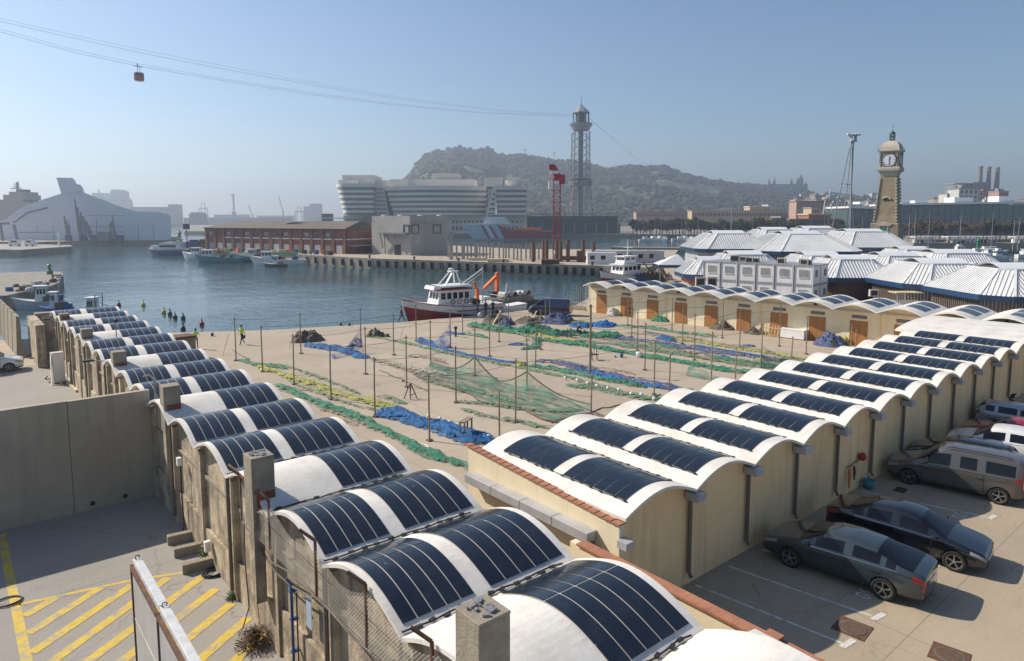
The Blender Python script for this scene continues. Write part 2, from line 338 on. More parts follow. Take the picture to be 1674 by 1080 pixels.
# far quays
far = [GP(px, D)[:2] for px, D in ((-400, 300), (60, 306), (120, 316), (279, 330), (290, 420), (-400, 520))]
e = slab('shipyard_quay', far, -4, .9, mPark); struct('shipyard_quay_wall', e, mWall)
pier = [GP(px, D)[:2] for px, D in ((243, 262), (300, 243), (345, 228), (420, 205), (500, 191), (560, 181), (605, 174), (724, 164), (860, 154), (984, 146.5), (1060, 141), (1100, 171), (1110, 222), (860, 228), (730, 262), (560, 285), (400, 300))]
e = slab('pier_ground', pier, -4, 1.0, mYard); struct('pier_wall', e, mWall)
lq = [GP(px, D)[:2] for px, D in ((-200, 92), (0, 94), (40, 101), (70, 106), (88, 113), (97, 131), (92, 137), (60, 138), (0, 134), (-200, 130))]
e = slab('left_jetty', lq, -4, .4, mWall); struct('left_jetty_wall', e, mWall)
lq2 = [GP(px, D)[:2] for px, D in ((-150, 250), (28, 232), (115, 262), (113, 275), (40, 285), (-150, 300))]
e = slab('low_dock', lq2, -4, .6, mLeftYard); struct('low_dock_wall', e, mWall)
fq = [GP(px, D)[:2] for px, D in ((300, 560), (520, 520), (700, 440), (860, 470), (1000, 455), (1440, 400), (1500, 330), (2200, 300), (3000, 1500), (1500, 3000), (600, 3000), (420, 2000), (300, 1200))]
e = slab('city_ground', fq, -4, 1.2, mWall); struct('city_quay_wall', e, mWall)
br = [GP(px, D)[:2] for px, D in ((1000, 262), (1140, 250), (1500, 232), (1500, 238), (1150, 257), (1005, 268))]
e = slab('breakwater', br, -4, .3, mWall); struct('breakwater_side', e, mWall)

# hill, seen across the harbour
SKY = [(600, 350), (640, 312), (655, 300), (668, 288), (683, 268), (700, 250), (722, 246), (750, 240), (775, 243), (800, 244), (815, 250), (850, 251), (880, 253), (905, 258), (930, 258), (950, 262), (975, 266), (992, 271), (1010, 267), (1050, 271), (1085, 269), (1100, 276), (1125, 281), (1160, 291), (1200, 298), (1225, 300), (1260, 303), (1290, 307), (1325, 312), (1345, 325), (1400, 340), (1500, 345), (1800, 349)]
def sky_y(px):
    for (a, b), (c, d) in zip(SKY, SKY[1:]):
        if a <= px <= c: return b+(d-b)*(px-a)/(c-a)
    return 355
def hill_pt(u, t):
    px = 600+u*1200; Dr = 1500+u*500; ridge = W(px, sky_y(px)+3, Dr).z
    D0 = 900+u*250
    if t <= 1: D = D0+(Dr-D0)*t; z = 2+(ridge-2)*(t**1.15 if px > 800 else t**.75)
    else: D = Dr+(t-1)*900; z = ridge*(1-.6*(t-1))
    p = GP(px+ (0 if t <= 1 else 0), D, z); w = min(1, t*3)*(1 if t < .92 else .25)
    p.z += w*14*(noise.noise(Vector((p.x*.008, p.y*.008, 1)))+.5*noise.noise(Vector((p.x*.03, p.y*.03, 5))))
    return p
hb = B().grid(lambda a, b: hill_pt(a, b*1.5), 130, 30)
mHill = M('hillside', (.06, .075, .04), (.26, .21, .15), sc=.012, rough=.95, lo=.52, hi=.72)
struct('hill', hb, mHill, smooth=True)
# ================================================================ vaulted sheds
def vault_z(s, rise): return rise*(.82*(1-abs(2*s-1)**2)+.18*(.5-.5*cos(2*pi*s)))
def vault(n0, n1, v0, pitch, rise, z0, a0, a1, along, thick=.085, N=20, seed=0):
    """one shell of the roof: profile runs across, extruded a0..a1; along='x' if the tunnel runs in x"""
    b = B(); top = []; bot = []
    for i in range(N+1):
        s = i/N; q = v0+pitch*s; z = z0+vault_z(s, rise)
        top.append((q, z)); bot.append((q, z-thick))
    ring = top+bot[::-1]
    def pos(q, t, z): return (t, q, z) if along == 'x' else (q, t, z)
    ts = [a0+(a1-a0)*k/8 for k in range(9)]
    b.loft([[pos(q, t, z+.012*noise.noise(Vector((q*1.3, t*1.3, seed)))) for q, z in ring] for t in ts]); return b
def strips(parent, v0, pitch, rise, z0, s0, s1, a0, a1, n, along, cross=None):
    pan = B()     # thin backing sheet carries the strips
    def pos(q, t, z): return (t, q, z) if along == 'x' else (q, t, z)
    def surf(s, t, up): return pos(v0+pitch*s, t, z0+vault_z(s, rise)+up)
    pan.grid(lambda u, v: surf(s0+(s1-s0)*u, a0+(a1-a0)*v, .016), 16, 2)
    po = obj('solar_panel', pan, mSolarSheet, parent)
    w = (a1-a0)/n
    for k in range(n):
        segs = [(s0, s1)] if cross is None else [(s0, cross-.006), (cross+.006, s1)]
        for sa, sb in segs:
            st = B().grid(lambda u, v: surf(sa+(sb-sa)*u, a0+k*w+.011+(w-.022)*v, .026), 12, 1)
            obj('solar_strip', st, mSolar, po, smooth=True)
    return po
mSolarSheet = M('pale_panel_joint', (.62, .58, .52), rough=.6)

# ---- left row: tunnels run in x, row runs in y
LX0, LX1, LV0, LP, LZ, LR = 5.62, 9.9, 6.55, 3.235, 3.76, .48
row = thing('shed_row', 'long row of weathered storage sheds with barrel vault roofs and solar panels at the left', 'building')
NL = 17
LW = 5.92   # outer face of the long wall
def lv(n): return LV0+LP*n
mCableK = M('black_cable', (.02, .02, .022), rough=.6)
for n in range(-2, NL):
    v0 = lv(n)
    obj('vault', vault(0, 0, v0+.012, LP-.024, LR, LZ, LX0, LX1, 'x', seed=n), mWhiteRoof, row, smooth=False)
    if n >= 0:
        right_only = n % 3 == 0
        cr = .58 if n < 3 else None
        strips(row, v0+.012, LP-.024, LR, LZ, .05, .955, 7.72, LX1-.2, 5, 'x', cr)
        if not right_only: strips(row, v0+.012, LP-.024, LR, LZ, .05, .955, LX0+.13, 7.34, 5, 'x', cr)
# end walls under the vaults (left and right), one bay per arch, with piers between
def bay_wall(v0, x, th, zb=0, inset=.10, rise=LR):
    b = B(); N = 14; pts = [(v0, zb)]
    for i in range(N+1): s = i/N; pts.append((v0+LP*s, LZ+vault_z(s, rise)-inset))
    pts.append((v0+LP, zb)); b.prism(pts, 'x', x, x+th); return b
for n in range(-2, NL):
    obj('wall_bay', bay_wall(lv(n)+.002, LW, .22), mOldWall, row)
    obj('wall_bay', bay_wall(lv(n)+.002, LX1-.35, .18), mCream, row)
    r = random.Random(n)
    ledge = B().box(LW-.07, LW-.002, lv(n)+.2, lv(n)+LP-.22, 2.78+r.uniform(-.05, .05), 2.86)
    obj('ledge', ledge, mOldConc, row)
    pier = B().box(LW-.16, LW-.004, lv(n)-.17, lv(n)+.17, 0, LZ-.16); obj('pilaster', pier, mOldWall, row)
    low = B().box(LW-.10, LW-.003, lv(n)+.18, lv(n)+LP-.18, 0, 1.15+r.uniform(-.1, .15)); obj('plinth', low, mOldWall, row)
    pipe = B().path([(LW-.24, lv(n)+.02, LZ-.05), (LW-.24, lv(n)+.02, .3)], .055)
    if n % 2 == 0: obj('downpipe', pipe, mPipe, row)
    # cable tray lying in the valley
    pts = [(LX0+.05+k*.32, lv(n)+.03*sin(k*1.9+n)+.02, LZ+.045+.02*sin(k*3.1)) for k in range(13)]
    cb = B().path(pts, .018, 5)
    for k in range(1, 12):
        cb.cbox((LX0+k*.33+r.uniform(-.05, .05), lv(n)+.04*r.uniform(-1, 1), LZ+.06), (.13, .07, .04), rz=r.uniform(-.4, .4))
    obj('cable_run', cb, mCableK, row)
endw = B(); endw.box(LW+.24, LX1-.38, lv(NL)-.24, lv(NL)-.02, 0, LZ-.1); obj('end_wall', endw, mOldWall, row)
# square chimney-like blocks standing on every third shed
for n, cut in ((0, .0), (3, .0), (6, 0), (9, 0), (12, 0), (15, 0)):
    yy = lv(n)+ {0: 1.02, 3: .72, 6: .95, 9: .95, 12: .95, 15: .95}[n]
    ch = thing('chimney_block', {0: 'nearest square concrete chimney block with broken rubble on its top', 3: 'square concrete chimney block beside the rusty fence rail, second from the camera', 6: 'square concrete chimney block at the end of the tall grey wall', 9: 'squat chimney block with rusty red lower half just past the tall grey wall', 12: 'chimney block with red base near the folded white umbrella', 15: 'farthest and smallest chimney block, almost wholly rusty red'}[n], 'chimney', (5.74 if n < 6 else 5.97, yy, 0), group='concrete chimney blocks along the sheds')
    zt = {0: 5.22, 3: 5.02, 6: 4.88, 9: 4.68, 12: 4.56, 15: 4.42}[n]
    zr_ = {0: 4.05, 3: 4.15, 6: 4.25, 9: 4.2, 12: 4.15, 15: 4.3}[n]; b = B().box(-.30, .28, -.30, .30, zr_, zt); obj('shaft', b, mOldConc, ch, bevel=.02)
    b = B().box(-.2, .275, -.295, .295, 3.7, zr_-.003); obj('outer_face', B().box(-.295, -.202, -.294, .294, 3.2, zr_-.003), mOldConc, ch); obj('lower_pier', B().box(-.27, -.0, -.2, .2, 1.2, 3.49), mOldWall, ch); obj('red_base', b, mRedBand, ch)
    if n == 15: pass
    b = B().box(-.305, .285, -.305, .305, zt-.002, zt+.05); obj('cap', b, mOldConc, ch, bevel=.015)
    if n in (0, 3):
        b = B(); r = random.Random(3+n)
        for k in range(16): b.cbox((r.uniform(-.2, .16), r.uniform(-.2, .2), zt+.065), (r.uniform(.03, .12), r.uniform(.02, .08), r.uniform(.02, .06)), rz=r.uniform(0, 3))
        obj('rubble', b, mSteel, ch)
    if n == 0:
        b = B().box(-.308, -.29, -.28, -.02, 4.02, 4.36); obj('broken_opening', b, mBlack, ch)

# ---- right row: tunnels run in y, row runs in x
RX0, RP, RZ, RR = 13.28, 3.165, 3.12, .44
RY0, RY1 = 11.28, 17.9
NR = 12
rrow = thing('shed_row', 'cream shed row with white wavy vaulted roof and solar panels beside the parked cars', 'building')
def rv(n): return RX0+RP*n
for n in range(NR):
    obj('vault', vault(0, 0, rv(n)+.01, RP-.02, RR, RZ, RY0, RY1, 'y', seed=50+n), mWhiteRoof, rrow)
    if n < NR-1 or 1:
        strips(rrow, rv(n)+.01, RP-.02, RR, RZ, .16, .80, RY0+.45, RY0+2.92, 6, 'y')
        strips(rrow, rv(n)+.01, RP-.02, RR, RZ, .16, .80, RY0+3.38, RY0+5.75, 6, 'y')
    r = random.Random(90+n)
    for q in (.15, .82):
        pts = [(rv(n)+RP*q+.02*sin(k*2), RY0+.5+k*.4, RZ+vault_z(q, RR)+.03) for k in range(14)]
        cb = B().path(pts, .013, 4)
        for k in range(14): cb.cbox((pts[k][0], pts[k][1]+r.uniform(-.1, .1), pts[k][2]), (.05, .12, .03))
        obj('cable_run', cb, mCableK, rrow)
def bayx(v0, y, th, mat, par, z0=RZ, p=RP, rise=RR):
    b = B(); N = 14; pts = [(v0, 0)]
    for i in range(N+1): s = i/N; pts.append((v0+p*s, z0+vault_z(s, rise)-.10))
    pts.append((v0+p, 0)); b.prism(pts, 'y', y, y+th); return obj('wall_bay', b, mat, par)
for n in range(NR):
    bayx(rv(n)+.001, 11.62, .22, mCream, rrow); bayx(rv(n)+.001, RY1-.4, .2, mCreamLight, rrow)
    if n: 
        b = B().path([(rv(n)+.05, 11.52, RZ-.1), (rv(n)+.05, 11.52, .45), (rv(n)+.05, 11.42, .3)], .065, 8); obj('downpipe', b, mPipe, rrow)
        b = B().box(rv(n)-.17, rv(n)+.27, 11.12, 11.58, RZ-.34, RZ-.12); b.box(rv(n)-.13, rv(n)+.23, 11.16, 11.54, RZ-.13, RZ-.1); obj('rain_hopper', b, mZinc, rrow)
b = B().box(rv(0)+.1, rv(NR)-.1, 11.9, RY1-.45, .02, RZ-.3); obj('core', b, mCream, rrow)
# end parapet with sloping terracotta coping and long grey sheet box below it
pp = B().prism([(11.35, 0), (11.35, 2.95), (18.1, 3.34), (18.1, 0)], 'x', 13.12, 13.30); obj('parapet', pp, mCreamLight, rrow)
y = 11.33; k = 0
while y < 18.05:
    z = 2.95+(y-11.35)*.0578
    t = B().cbox((13.21, y+.145, z+.035), (.27, .282, .045)); obj('coping_tile', t, mTerra, rrow); y += .29
bx = B()
for k in range(4): bx.box(12.74, 13.115, 12.15+k*1.42, 12.15+(k+1)*1.42-.02, 2.28, 2.56)
obj('awning_box', bx, mZinc, rrow, bevel=.015)
obj('drain_spout', B().box(13.0, 13.35, 11.0, 11.32, 2.42, 2.62), mZinc, rrow)
obj('downpipe', B().path([(12.92, 12.1, 2.3), (12.92, 12.05, 1.7), (12.92, 11.9, .3)], .07), mPipe, rrow)
# far block of the right row: plain white shallow roof
fb = thing('shed', 'plain white shallow-roofed shed closing the far end of the right row', 'building')
b = B().grid(lambda u, v: (rv(NR)+.02+9.5*u, 10.9+8.2*v, 3.25+.75*sin(pi*min(1, u*1.0))**.7), 20, 2); 
ring = [[(rv(NR)+.02+9.5*i/20, y, z) for i, z in [(i, 3.22+.42*max(0, sin(pi*i/20))**.7) for i in range(21)]]+[(rv(NR)+.02+9.5, y, 3.12), (rv(NR)+.02, y, 3.12)] for y in (10.9, 19.2)]
obj('roof', B().loft(ring), mWhiteRoof, fb)
obj('wall', B().box(rv(NR)+.2, rv(NR)+9.4, 11.65, 18.9, 0, 3.2), mCream, fb)

# ---- third row, far side of the yard, doors facing the nets
trow = thing('shed_row', 'pale cream shed row with brown wooden doors under a scalloped canopy', 'building', (59.45, 41.5, 0), .07)
TP = 3.56
mVoidK = M('dark_opening', (.03, .028, .025), rough=.6)
for k in range(17):
    yc = 12.55-TP*k; v0 = yc-TP/2
    if k == 0: v0 += 0
    obj('vault', vault(0, 0, v0+.01, TP-.02, .52, 3.25, -1.35, 5.6, 'x', thick=.10, seed=200+k), mWhiteRoof, trow)
    for a0, a1 in ((.3, 2.3), (2.8, 4.9)): strips(trow, v0+.01, TP-.02, .52, 3.25, .12, .52, a0, a1, 3, 'x')
    b = B(); pts = [(v0, 0)]+[(v0+TP*i/14, 3.25+vault_z(i/14, .52)-.09) for i in range(15)]+[(v0+TP, 0)]
    b.prism(pts, 'x', .03, .25); obj('wall_bay', b, mCreamLight, trow)
    dw = 1.32 if k != 6 else 1.5
    for sgn in (-1, 1):
        d = B()
        for q in range(4):
            a = yc+sgn*(.012+q*dw/8); d.box(-.03, .03, min(a, a+sgn*(dw/8-.012)), max(a, a+sgn*(dw/8-.012)), .03, 2.12)
        obj('door', d, mDoor, trow)
    obj('door_handle', B().box(-.06, -.03, yc-.06, yc-.03, .95, 1.15), mSteel, trow)
    fr = B().box(-.045, .03, yc-dw/2-.06, yc-dw/2-.01, 0, 2.18); fr.box(-.045, .03, yc+dw/2+.01, yc+dw/2+.06, 0, 2.18); fr.box(-.045, .03, yc-dw/2-.06, yc+dw/2+.06, 2.13, 2.2); obj('door_frame', fr, mDoor, trow)
    v = B().box(-.01, .05, yc-.62, yc+.62, 2.42, 2.68); vo = obj('vent', v, mVoidK, trow)
    v = B()
    for q in range(2): v.box(-.03, -.012, yc-.62, yc+.62, 2.50+q*.09, 2.53+q*.09)
    obj('louvre', v, mZinc, vo)
    if k in (1, 3, 7, 11): obj('wall_lamp', B().cbox((-.35, yc+.1, 3.35), (.3, .22, .14), tilt=.4), mDark, trow)
    obj('mullion', B().box(-.03, .04, v0+.0, v0+.05, 0, 3.1), mCream, trow) if k % 3 == 2 else None
obj('core', B().box(.3, 5.4, 12.4-16*TP, 14.2, .05, 3.1), mCream, trow)
obj('end_wall', B().box(.0, 5.5, 14.35, 14.5, 0, 3.3), mCreamLight, trow)
obj('beam', B().box(-.12, .02, 12.5-16*TP-1.7, 14.3, 2.98, 3.1), mZinc, trow)

# ---- low parapet between left row and parking, coping of terracotta tiles
pw = thing('parapet_wall', 'cream parapet wall topped with terracotta tiles beside the nearest vault', 'wall')
obj('wall', B().box(11.55, 11.75, -2, 11.6, 0, 2.95), mCreamLight, pw)
y = -2.0
while y < 11.3:
    obj('coping_tile', B().cbox((11.65, y+.145, 2.975), (.30, .285, .05)), mTerra, pw); y += .29
obj('raised_tile_block', B().box(11.5, 11.8, 6.05, 6.35, 3.0, 3.09), mTerra, pw)
# white flat strip roof running from the vault to the parapet in the foreground

obj('roof_apron', B().grid(lambda u, v: (9.88+1.64*u, -2+8.5*v, (LZ+vault_z(((-2+8.5*v-LV0)/LP) % 1, LR)-.01)*(1-u)+3.12*u-.12*sin(pi*u)), 10, 40), mWhiteRoof, pw, smooth=True)

# ---- tall grey wall across the side yard
gw = thing('yard_wall', 'tall smooth grey wall across the side yard at the left', 'wall')
obj('panel', B().box(3.02, 5.75, 29.3, 29.55, 0, 4.3), mGreyWall, gw); obj('panel', B().box(-4.0, 3.0, 29.3, 29.55, 0, 4.32), mGreyWall, gw); obj('panel', B().box(-14, -4.02, 29.3, 29.55, 0, 4.32), mGreyWall, gw)
for x in (4.7, 3.6, -.2): obj('drain_hole', B().tube((x, 29.29, .24), (x, 29.32, .24), .09, n=10), mBlack, gw)
# ================================================================ vehicles
mCarGlass = glass_mat('car_glass', (.004, .006, .009), .03); mCarGlass.node_tree.nodes['Principled BSDF'].inputs['Specular IOR Level'].default_value = .4
mTyre = M('tyre', (.02, .02, .02), rough=.85); mRim = M('alloy_rim', (.42, .43, .44), rough=.3, met=.8)
mLampR = M('red_lamp', (.28, .01, .008), rough=.15, coat=1); mLampC = M('clear_lamp', (.26, .27, .28), rough=.12, coat=1); mTrim = M('black_trim', (.015, .015, .016), rough=.6)
mPlate = M('plate_white', (.75, .75, .72), rough=.5)
mChrome = M('chrome', (.55, .55, .55), rough=.15, met=1)
def lerp(tab, x):
    for (a, b), (c, d) in zip(tab, tab[1:]):
        if x <= c: return b+(d-b)*max(0, min(1, (x-a)/(c-a)))
    return tab[-1][1]
CARS = {
 'hatch': dict(L=4.67, W=.905, wb=(1.42, -1.27), r=.33,
   top=[(-2.33, .96), (-2.26, 1.05), (-2.0, 1.10), (-1.62, 1.19), (-.95, 1.40), (-.3, 1.46), (.25, 1.44), (.5, 1.38), (1.15, 1.02), (1.6, .95), (2.1, .82), (2.28, .76), (2.33, .68)],
   belt=[(-2.33, .86), (-2.26, .95), (-2.0, 1.0), (0, .95), (1.15, .93), (1.6, .88), (2.1, .77), (2.28, .70), (2.33, .62)],
   wrt=[(-2.3, .62), (-1.9, .66), (-1.0, .60), (.3, .62), (1.15, .70), (2.1, .62), (2.33, .5)],
   side=[(-1.62, -1.22), (-1.15, -.28), (-.20, .72)], ws=(.5, 1.15), rw=(-1.95, -1.0)),
 'sedan': dict(L=4.75, W=.89, wb=(1.55, -1.2), r=.33,
   top=[(-2.36, .92), (-2.28, 1.0), (-1.95, 1.06), (-1.62, 1.09), (-.95, 1.39), (-.2, 1.47), (.25, 1.45), (.55, 1.36), (1.25, 1.0), (1.7, .92), (2.1, .82), (2.28, .76), (2.36, .68)],
   belt=[(-2.36, .84), (-2.28, .92), (-1.9, .97), (0, .93), (1.25, .90), (1.7, .85), (2.1, .77), (2.28, .70), (2.36, .62)],
   wrt=[(-2.3, .60), (-1.6, .66), (-.95, .58), (.3, .60), (1.25, .70), (2.1, .60), (2.36, .45)],
   side=[(-1.4, -1.1), (-1.02, -.18), (-.10, .80)], ws=(.55, 1.25), rw=(-1.6, -.95)),
 'mpv': dict(L=4.66, W=.915, wb=(1.50, -1.58), r=.33,
   top=[(-2.33, 1.35), (-2.30, 1.70), (-2.15, 1.80), (-1.0, 1.83), (.2, 1.82), (.55, 1.76), (1.20, 1.16), (1.6, 1.05), (2.05, .90), (2.27, .84), (2.33, .76)],
   belt=[(-2.33, 1.0), (-2.3, 1.08), (0, 1.05), (1.2, 1.02), (1.6, .95), (2.05, .80), (2.27, .76), (2.33, .68)],
   wrt=[(-2.33, .72), (-2.2, .74), (.2, .72), (1.2, .74), (2.05, .66), (2.33, .52)],
   side=[(-2.05, -1.10), (-.95, -.12), (.05, .92)], ws=(.55, 1.2), rw=(-2.331, -2.3)),
 'van': dict(L=4.9, W=.95, wb=(1.65, -1.35), r=.34,
   top=[(-2.45, 1.5), (-2.42, 1.85), (-2.25, 1.95), (-1.0, 1.97), (.75, 1.95), (1.0, 1.88), (1.75, 1.22), (2.1, 1.10), (2.35, .90), (2.45, .62)],
   belt=[(-2.45, 1.1), (-2.4, 1.12), (0, 1.10), (1.75, 1.08), (2.1, 1.0), (2.35, .78), (2.45, .55)],
   wrt=[(-2.45, .78), (.75, .78), (1.75, .80), (2.3, .72), (2.45, .6)],
   side=[(.45, 1.45)], ws=(1.0, 1.75), rw=(-2.451, -2.42)),
 'suv': dict(L=4.5, W=.92, wb=(1.40, -1.25), r=.36,
   top=[(-2.25, 1.05), (-2.2, 1.22), (-2.0, 1.50), (-1.7, 1.60), (-.3, 1.66), (.3, 1.62), (.5, 1.56), (1.12, 1.14), (1.6, 1.06), (2.0, .95), (2.2, .88), (2.25, .78)],
   belt=[(-2.25, .95), (-2.2, 1.05), (-1.6, 1.10), (0, 1.06), (1.12, 1.04), (1.6, .99), (2.0, .86), (2.2, .80), (2.25, .70)],
   wrt=[(-2.25, .68), (-1.7, .66), (.3, .66), (1.12, .74), (2.0, .66), (2.25, .5)],
   side=[(-1.85, -1.25), (-1.15, -.20), (-.1, .82)], ws=(.5, 1.12), rw=(-2.2, -1.85)),
 'compact': dict(L=4.0, W=.86, wb=(1.25, -1.2), r=.31,
   top=[(-2.0, .95), (-1.95, 1.1), (-1.75, 1.36), (-1.4, 1.44), (-.3, 1.48), (.2, 1.44), (.4, 1.38), (1.02, 1.02), (1.45, .94), (1.8, .84), (1.97, .7), (2.0, .56)],
   belt=[(-2.0, .85), (-1.95, .95), (-1.5, .98), (0, .93), (1.02, .92), (1.45, .87), (1.8, .76), (1.97, .62), (2.0, .5)],
   wrt=[(-2.0, .62), (-1.4, .60), (.2, .60), (1.02, .68), (1.8, .60), (2.0, .45)],
   side=[(-1.55, -1.1), (-1.02, -.18), (-.1, .72)], ws=(.4, 1.02), rw=(-1.95, -1.6)),
}
def car(kind, label, cat, loc, rz, body, group=None, plate=True, name='parked_car', rimmat=None, extra=None):
    c = CARS[kind]; t = thing(name, label, cat, loc, rz, group); L = c['L']/2; Wd = c['W']
    xs = {L-.06, -L+.06} | {x for x, _ in c['top']} | {x for s in c['side'] for x in s} | set(c['ws']) | {c['rw'][1]} | {-L+.02, L-.02}
    for s in c['side']: xs |= {s[0]-.04, s[1]+.04}
    xs |= {c['wb'][0]-.42, c['wb'][0]+.42, c['wb'][1]-.42, c['wb'][1]+.42}
    xs = sorted(x for x in xs if -L <= x <= L)
    keep = [xs[0]]
    for x in xs[1:]:
        if x-keep[-1] > .025 or x == xs[-1]: keep.append(x)
    xs = keep
    def ring(x):
        e = max(0, (abs(x)-(L-.45))/.45); w = Wd*(1-.13*e**2.6); zb = .20+.06*e**2
        zt = lerp(c['top'], x); zl = min(lerp(c['belt'], x), zt-.03); wr = min(lerp(c['wrt'], x), w*.95)
        if zt-zl < .22: wr = w*.88-.05*(zt-zl)
        zr = zl+(zt-zl)*.80
        h = [(0, zb), (w*.84, zb), (w*.965, zb+.13), (w, .36+.25*zl), (w*.985, zl-.10), (w*.95, zl), (wr, zr), (wr*.86, zt-.015), (0, zt+.02)]
        return [(x, -y, z) for y, z in h]+[(x, y, z) for y, z in h[-2:0:-1]]
    rings = [ring(x) for x in xs]; n = len(rings[0]); b = B(); b.loft(rings)
    me = b.mesh('body', body); mats = [body, mCarGlass, mCarGlass, mCarGlass, mLampC, mLampR, mTrim]
    for m in mats[1:]: me.materials.append(m)
    nm = len(xs)-1; smid = lambda k: (xs[k]+xs[k+1])/2
    for k in range(nm):
        x = smid(k)
        for i in range(n):
            f = me.polygons[k*n+i]; j = i if i < 8 else n-1-i    # segment index on its half
            if j == 5 and any(s[0] < x < s[1] for s in c['side']): f.material_index = 1
            if j in (6, 7) and c['ws'][0] < x < c['ws'][1]: f.material_index = 2
            if j in (6, 7) and c['rw'][0] < x < c['rw'][1] and kind not in ('mpv', 'van'): f.material_index = 3
            if j == 4 and x > L-.46: f.material_index = 4
            if j in (3, 4) and x < -L+(.30 if j == 4 else .12): f.material_index = 5
            if kind in ('mpv', 'van', 'suv') and j == 5 and x < -L+.12: f.material_index = 5
            if j in (0, 1): f.material_index = 6
    o = bpy.data.objects.new('tmp', me); COL.objects.link(o)
    ss = o.modifiers.new('s', 'SUBSURF'); ss.levels = ss.render_levels = 2
    cutters = []
    cb = B()
    for xw in c['wb']: cb.tube((xw, -Wd-.1, c['r']), (xw, -Wd+.30, c['r']), c['r']+.055, n=28); cb.tube((xw, Wd-.30, c['r']), (xw, Wd+.1, c['r']), c['r']+.055, n=28)
    cm = cb.mesh('cut', mTrim); cu = bpy.data.objects.new('cut', cm); COL.objects.link(cu)
    bo = o.modifiers.new('b', 'BOOLEAN'); bo.object = cu; bo.operation = 'DIFFERENCE'; bo.solver = 'EXACT'
    try: bo.material_mode = 'TRANSFER'
    except Exception: pass
    dg = bpy.context.evaluated_depsgraph_get(); ev = bpy.data.meshes.new_from_object(o.evaluated_get(dg))
    bpy.data.objects.remove(o); bpy.data.objects.remove(cu)
    names = {}; 
    for mi, m in enumerate(ev.materials): names.setdefault(m.name if m else 'x', []).append(mi)
    bm = bmesh.new(); bm.from_mesh(ev)
    slot = {0: 'body', 1: 'side_window', 2: 'windscreen', 3: 'rear_window', 4: 'headlight', 5: 'tail_light', 6: 'underbody'}
    for mi, nm_ in slot.items():
        b2 = bm.copy(); bmesh.ops.delete(b2, geom=[f for f in b2.faces if (f.material_index if f.material_index < 6 else 6) != mi], context='FACES')
        if b2.faces:
            halves = [(-1, 1)] if nm_ in ('body', 'windscreen', 'rear_window', 'underbody') else [(-1, 0), (0, 1)]
            for hv in halves:
                b3 = b2.copy()
                if len(halves) > 1: bmesh.ops.delete(b3, geom=[f for f in b3.faces if (f.calc_center_median().y < 0) != (hv[0] < 0)], context='FACES')
                if nm_ == 'side_window' and b3.faces:
                    for s in c['side']:
                        b4 = b3.copy(); bmesh.ops.delete(b4, geom=[f for f in b4.faces if not s[0]-.06 < f.calc_center_median().x < s[1]+.06], context='FACES')
                        if b4.faces:
                            m4 = bpy.data.meshes.new(nm_); b4.to_mesh(m4); m4.materials.clear(); m4.materials.append(mats[mi]); m4.polygons.foreach_set('material_index', [0]*len(m4.polygons)); m4.polygons.foreach_set('use_smooth', [True]*len(m4.polygons)); obj(nm_, m4, None, t)
                        b4.free()
                elif b3.faces:
                    m3 = bpy.data.meshes.new(nm_); b3.to_mesh(m3); m3.materials.clear(); m3.materials.append(mats[mi]); m3.polygons.foreach_set('material_index', [0]*len(m3.polygons)); m3.polygons.foreach_set('use_smooth', [True]*len(m3.polygons)); obj(nm_, m3, None, t)
                b3.free()
        b2.free()
    from mathutils.bvhtree import BVHTree
    bv = BVHTree.FromBMesh(bm)
    def hit(x, z, s):
        r = bv.ray_cast(Vector((x, s*2, z)), Vector((0, -s, 0))); return r[0]
    for s in (-1, 1):      # door seams, handles, sills
        pts = []
        for k in range(15):
            xx = c['side'][0][0]+(c['side'][-1][1]+.25-c['side'][0][0])*k/14; h = hit(xx, lerp(c['belt'], xx)-.015, s)
            if h: pts.append((h.x, h.y+s*.003, h.z))
        if len(pts) > 4: obj('belt_trim', B().path(pts, .011, 4), mTrim if kind == 'mpv' else mChrome, t)
        pts = []
        for k in range(13):
            xx = c['wb'][1]+.45+(c['wb'][0]-c['wb'][1]-.9)*k/12; h = hit(xx, .30, s)
            if h: pts.append((h.x, h.y+s*.004, h.z))
        if len(pts) > 4: obj('sill_trim', B().path(pts, .035, 6), mTrim, t)
        xsm = sorted({c['side'][0][1]+.04, c['side'][-1][1]+.1} | ({c['side'][1][1]+.04} if len(c['side']) > 1 else set()))
        for xx in xsm:
            zb_ = lerp(c['belt'], xx); pts = []
            for k in range(9):
                z = .36+(zb_-.02-.36)*k/8; h = hit(xx, z, s)
                if h: pts.append((h.x, h.y+s*.002, h.z))
            if len(pts) > 3: obj('door_seam', B().path(pts, .008, 4), mTrim, t)
            h = hit(xx+.16, zb_-.17, s)
            if h and xx < c['side'][-1][1]: obj('door_handle', B().cbox((h.x, h.y+s*.012, h.z), (.18, .03, .03)), body, t)
        h = hit(c['ws'][1]-.25, lerp(c['belt'], c['ws'][1]-.25)+.02, s)
        if h:
            mr = B().ball((h.x, h.y+s*.10, h.z+.06), (.07, .10, .07), 10, 6); obj('mirror', mr, body, t, smooth=True)
    r = c['r']
